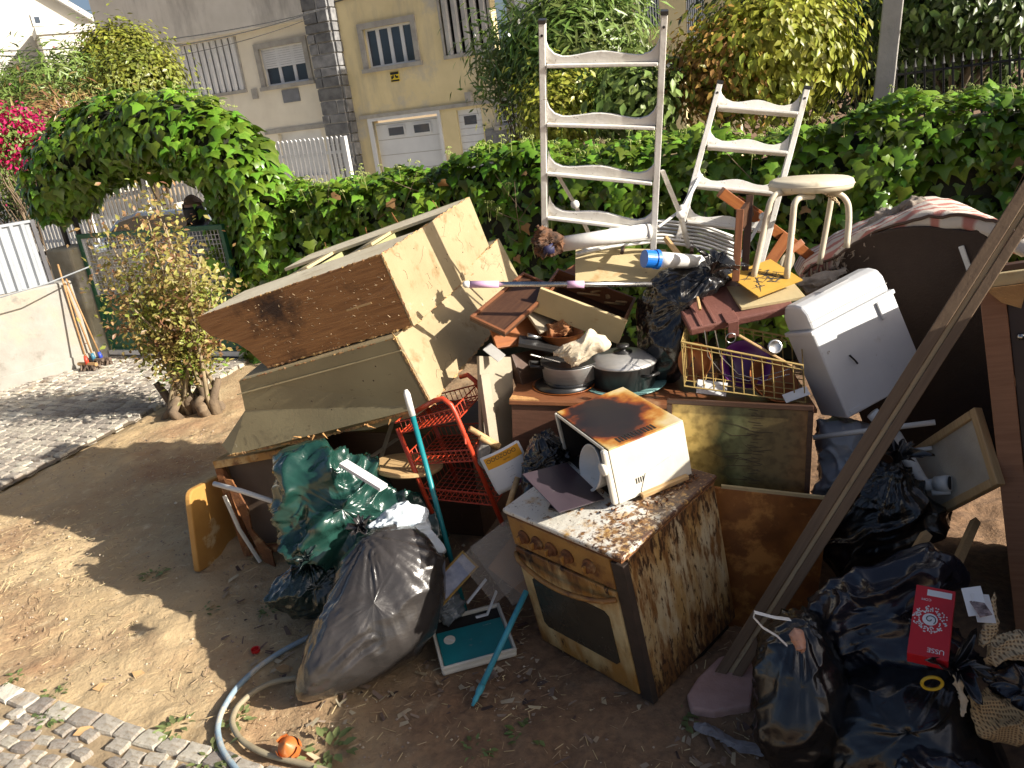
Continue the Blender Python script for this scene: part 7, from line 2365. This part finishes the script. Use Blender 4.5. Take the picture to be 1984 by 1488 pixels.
# acrylic sheet, gilt frame, white strip, brown board
m_acr = M('acrylic', (.55, .50, .44), (.5, .45, .4), 5, rough=.25, bump=.1, alpha=.14, layers=[((.8, .8, .78), 60, .70, .74, GL)])
tag(board('acrylic_sheet', m_acr, P(885, 1085, 3.05), P(975, 1010, 3.1), P(935, 1190, 2.98), .003, bev=0), 'dusty clear acrylic sheet leaning left of the stove', 'sheet')
tag(board('acrylic_sheet', m_acr, P(910, 1060, 3.09), P(985, 1005, 3.13), P(985, 1180, 3.0), .003, bev=0), 'second clear acrylic sheet behind the first, touching the stove', 'sheet')
gf_ = thing('gilt_frame', 'small gilt picture frame with a blue white picture beside the grey bag', 'frame', P(880, 1160, 3.1))
mx, lx, ly = fr(P(855, 1178, 3.05), P(928, 1098, 3.12), P(838, 1130, 3.12))
ob('picture', MB().box(.008, lx - .008, .008, ly - .008, -.002, .002), M('print_blue', (.5, .52, .6), (.25, .28, .38), 18, rough=.5, bump=0), gf_, mx)
for b_ in ((0, lx, 0, .010), (0, lx, ly - .010, ly), (0, .010, .0105, ly - .0105), (lx - .010, lx, .0105, ly - .0105)):
    ob('frame_bar', MB().box(*b_, -.008, .008), M('gilt', (.45, .28, .07), (.34, .2, .05), 8, rough=.4, metal=.4), gf_, mx, bev=.002)
ws = thing('plastic_angle', 'bent white plastic strip in front of the acrylic sheet', 'strip', P(930, 1190, 3.0))
ob('strip', MB().tube([P(905, 1168, 3.02), P(942, 1122, 3.06)], .011, 4, flat=.3), m_white, ws)
ob('strip', MB().tube([P(922, 1196, 2.98), P(944, 1190, 3.0), P(962, 1145, 3.02)], .011, 4, flat=.3), m_white, ws)
tag(board('tan_board', M('tan_mdf', (.34, .17, .07), (.27, .13, .05), 4, rough=.6, bump=.1), P(945, 1100, 3.12), P(1005, 1020, 3.2), P(975, 1200, 3.02), .016), 'tan board with a rounded corner leaning behind the acrylic', 'board')
tag(blob('clear_wrap', [(850, 1150), (870, 1130), (905, 1165), (900, 1200), (860, 1210), (845, 1185)], 3.12, .05, plastic('murky_wrap', (.09, .11, .12), (.14, .16, .17), .2), None, 91, (.015, .015, .006)), 'crumpled murky plastic wrap between the grey bag and the scale', 'wrap')

# ================================================================== GROUND DETAILS
def hose(name, label, px, r, mat):
    pp_ = np.array([G(a, b, .015) for a, b in px])
    k = len(pp_)
    tq = np.linspace(0, k - 1, 60)
    q = np.stack([np.interp(tq, range(k), pp_[:, c_]) for c_ in range(3)], -1)
    for _ in range(5):
        q[1:-1] = (q[:-2] + 2 * q[1:-1] + q[2:]) / 4
    return tag(ob(name, MB().tube(list(q), r, 10), mat, smooth=True), label, 'hose')


hose('garden_hose', 'grey blue garden hose curving out from under the grey bag', [(640, 1215), (590, 1238), (545, 1262), (500, 1292), (455, 1335), (428, 1380), (420, 1415), (430, 1455), (465, 1500), (500, 1560)], .0125, M('hose_blue', (.27, .36, .42), (.22, .3, .36), 10, rough=.5, layers=[((.5, .45, .36), 9, .5, .62, GL)]))
hose('garden_hose', 'dusty olive garden hose on the inner side of the blue hose', [(640, 1300), (585, 1312), (530, 1320), (490, 1340), (458, 1370), (447, 1400), (465, 1435), (515, 1463), (600, 1482), (680, 1510), (760, 1560)], .0125, M('hose_olive', (.34, .29, .19), (.28, .23, .15), 10, rough=.6))
on = thing('onion', 'orange peeling onion lying on the ground beside the hose', 'onion', G(566, 1455))
oM = Matrix.Translation(Vector(G(566, 1455, .0))) @ Matrix.Rotation(.5, 4, 'X')
m_on = M('onion_skin', (.55, .17, .04), (.42, .11, .025), 8, (1, 1, .3), rough=.45, bump=.2, layers=[((.7, .4, .2), 14, .62, .7, (1, 1, .3))])
ob('bulb', MB().lathe([(.0005, -.002), (.02, .0), (.038, .018), (.044, .042), (.036, .066), (.016, .078), (.005, .09), (.0005, .092)], 28, oM), m_on, on, smooth=True)
for k in range(4):
    a = k * 1.7
    ob('loose_peel', MB().add([oM @ Vector((.047 * math.cos(a + t * .5), .047 * math.sin(a + t * .5), .02 + .022 * s_ + .006 * t)) for s_ in (0, 1, 2) for t in (0, 1, 2)], [(0, 1, 4, 3), (1, 2, 5, 4), (3, 4, 7, 6), (4, 5, 8, 7)]), m_on, on)
tag(ob('bottle_cap', MB().lathe([(.0005, .003), (.016, .003), (.017, .014), (.021, .016), (.021, .0), (.0005, 0)], 20, Matrix.Translation(Vector(G(496, 1262, .004)))), M('red_cap', (.45, .012, .012), rough=.4, bump=0)), 'small red bottle cap on the shaded dirt', 'cap')
m_dleaf = M('dry_leaf', (.42, .28, .13), (.34, .2, .09), 20, rough=.9, bump=.2)
for i, (a, b, lab) in enumerate(((255, 1302, 'curled tan dry leaf in the middle of the sunny dirt'), (533, 1295, 'dry leaf between the two hoses'), (178, 1335, 'pale dry leaf at the edge of the paved walk'), (140, 1425, 'orange dry leaf on the paved walk'))):
    p_ = G(a, b, .012)
    me = leaf_mesh('dry_leaf', np.array([p_]), np.array([[.2, -.3, 1.0]]), np.array([[1, .3 * i - .4, .1]]), np.array([.09]), T_OVAL)
    o = tag(link('dry_leaf', me, m_dleaf), lab, 'leaf')
m_weed = lm('weed_leaf', (.11, .17, .045), (.2, .24, .09), .2, .6, .3)
wl_ = [(300, 1113, .12, 'weed at the shadow tip beside the rounded panel'), (395, 1185, .13, 'weed on the edge of the shadow left of the dark green bag'), (340, 1408, .15, 'grey green weed in the middle of the sunny dirt near the hose'), (30, 1312, .1, 'weed at the left edge beside the border stones'),
       (105, 1345, .1, 'weed growing against the border stones'), (95, 1392, .12, 'weed between the setts of the paved walk'), (410, 1470, .16, 'leafy weed at the end of the border stones'), (1025, 1420, .14, 'weed on the shaded dirt in front of the stove'),
       (1310, 1385, .16, 'green weed at the stove corner by the pink slab'), (640, 1450, .2, 'spreading weed right of the onion'), (920, 1455, .12, 'small weed on the shaded dirt left of the stove weed'), (520, 1185, .1, 'weed beside the dark green bag'), (460, 1395, .12, 'weed between the two hose loops')]
for i, (a, b, sz, lab) in enumerate(wl_):
    c0 = G(a, b)
    n_ = 26
    r_ = np.random.default_rng(200 + i)
    an_ = r_.uniform(0, 2 * np.pi, n_)
    out_ = np.stack([np.cos(an_), np.sin(an_), r_.uniform(.1, .7, n_)], -1)
    pos = c0 + out_ * r_.uniform(.005, sz * .5, n_)[:, None] * [1, 1, .35]
    me = leaf_mesh('weed', pos, upz + rnd(n_) * .4, out_, r_.uniform(.3, .6, n_) * sz * .6, T_OVAL)
    tag(link('weed', me, m_weed), lab, 'weed', 'weeds on the dirt')
lt = MB()
r = np.random.default_rng(31)
for k in range(260):
    a_, b_ = r.uniform(430, 1450), 0
    b_ = np.interp(a_, [430, 600, 860, 1050, 1280, 1450], [1120, 1330, 1300, 1300, 1400, 1380]) + r.normal() * 60
    c0 = G(a_, b_, .006)
    an_, l_, w_ = r.uniform(0, 3.14), r.uniform(.008, .035), r.uniform(.003, .012)
    dx, dy = np.array([math.cos(an_), math.sin(an_), r.uniform(-.2, .3)]), np.array([-math.sin(an_), math.cos(an_), r.uniform(-.3, .3)])
    lt.add([c0 - dx * l_ - dy * w_, c0 + dx * l_ - dy * w_ * .6, c0 + dx * l_ * .8 + dy * w_, c0 - dx * l_ * .7 + dy * w_ * 1.2, c0 + [0, 0, -.004]], [(0, 1, 2, 3), (0, 4, 1), (1, 4, 2), (2, 4, 3), (3, 4, 0)])
o = stuff(ob('litter_scraps', lt, M('scraps', (.36, .30, .22), (.20, .13, .08), 2, rough=.9, bump=0, island=.8)))
o['label'], o['category'] = 'small scraps of paper and bark along the foot of the pile', 'litter'
# straw, twigs and pebbles
r = np.random.default_rng(77)
st_ = MB()


def in_dirt(x, y):
    s1, s2 = x * E1[0] + y * E1[1], x * E2[0] + y * E2[1]
    return s1 > -5.8 and s2 > 1.85


k = 0
while k < 5200:
    x, y = r.uniform(-3.9, 1.2), r.uniform(1.7, 6.2)
    if not in_dirt(x, y):
        continue
    if vnoise(np.array([x * 1.3, y * 1.3, .5]), 3) < r.uniform(-.6, .5):
        continue
    a, l_ = r.uniform(0, 3.14), r.uniform(.012, .05) * (2.2 if r.random() < .04 else 1)
    d = np.array([math.cos(a), math.sin(a), r.uniform(-.1, .15)])
    p_ = np.array([x, y, r.uniform(.0, .012)])
    st_.tube([p_, p_ + d * l_], r.uniform(.0008, .002), 3)
    k += 1
o = stuff(ob('straw_litter', st_, M('straw', (.55, .43, .25), (.4, .28, .15), 3, rough=.9, bump=0, island=.4)))
o['label'], o['category'] = 'dry straw and twigs scattered over the dirt', 'straw'
pb = MB()
for k in range(4200):
    x, y = r.uniform(-3.9, 1.2), r.uniform(1.7, 6.4)
    if not in_dirt(x, y):
        continue
    s_ = r.uniform(.002, .008) * (1.8 if r.random() < .05 else 1)
    c0 = np.array([x, y, r.uniform(-.002, .004)])
    v_ = [c0 + s_ * np.array(d) * r.uniform(.6, 1.3) for d in ((1, 0, 0), (-1, 0, 0), (0, 1, 0), (0, -1, 0), (0, 0, .8), (0, 0, -.6))]
    pb.add(v_, [(0, 2, 4), (2, 1, 4), (1, 3, 4), (3, 0, 4), (2, 0, 5), (1, 2, 5), (3, 1, 5), (0, 3, 5)])
o = stuff(ob('pebbles', pb, M('pebble', (.5, .42, .32), (.26, .19, .13), 2, rough=.9, bump=0, island=.45)))
o['label'], o['category'] = 'small pebbles and clods strewn over the dirt', 'pebbles'
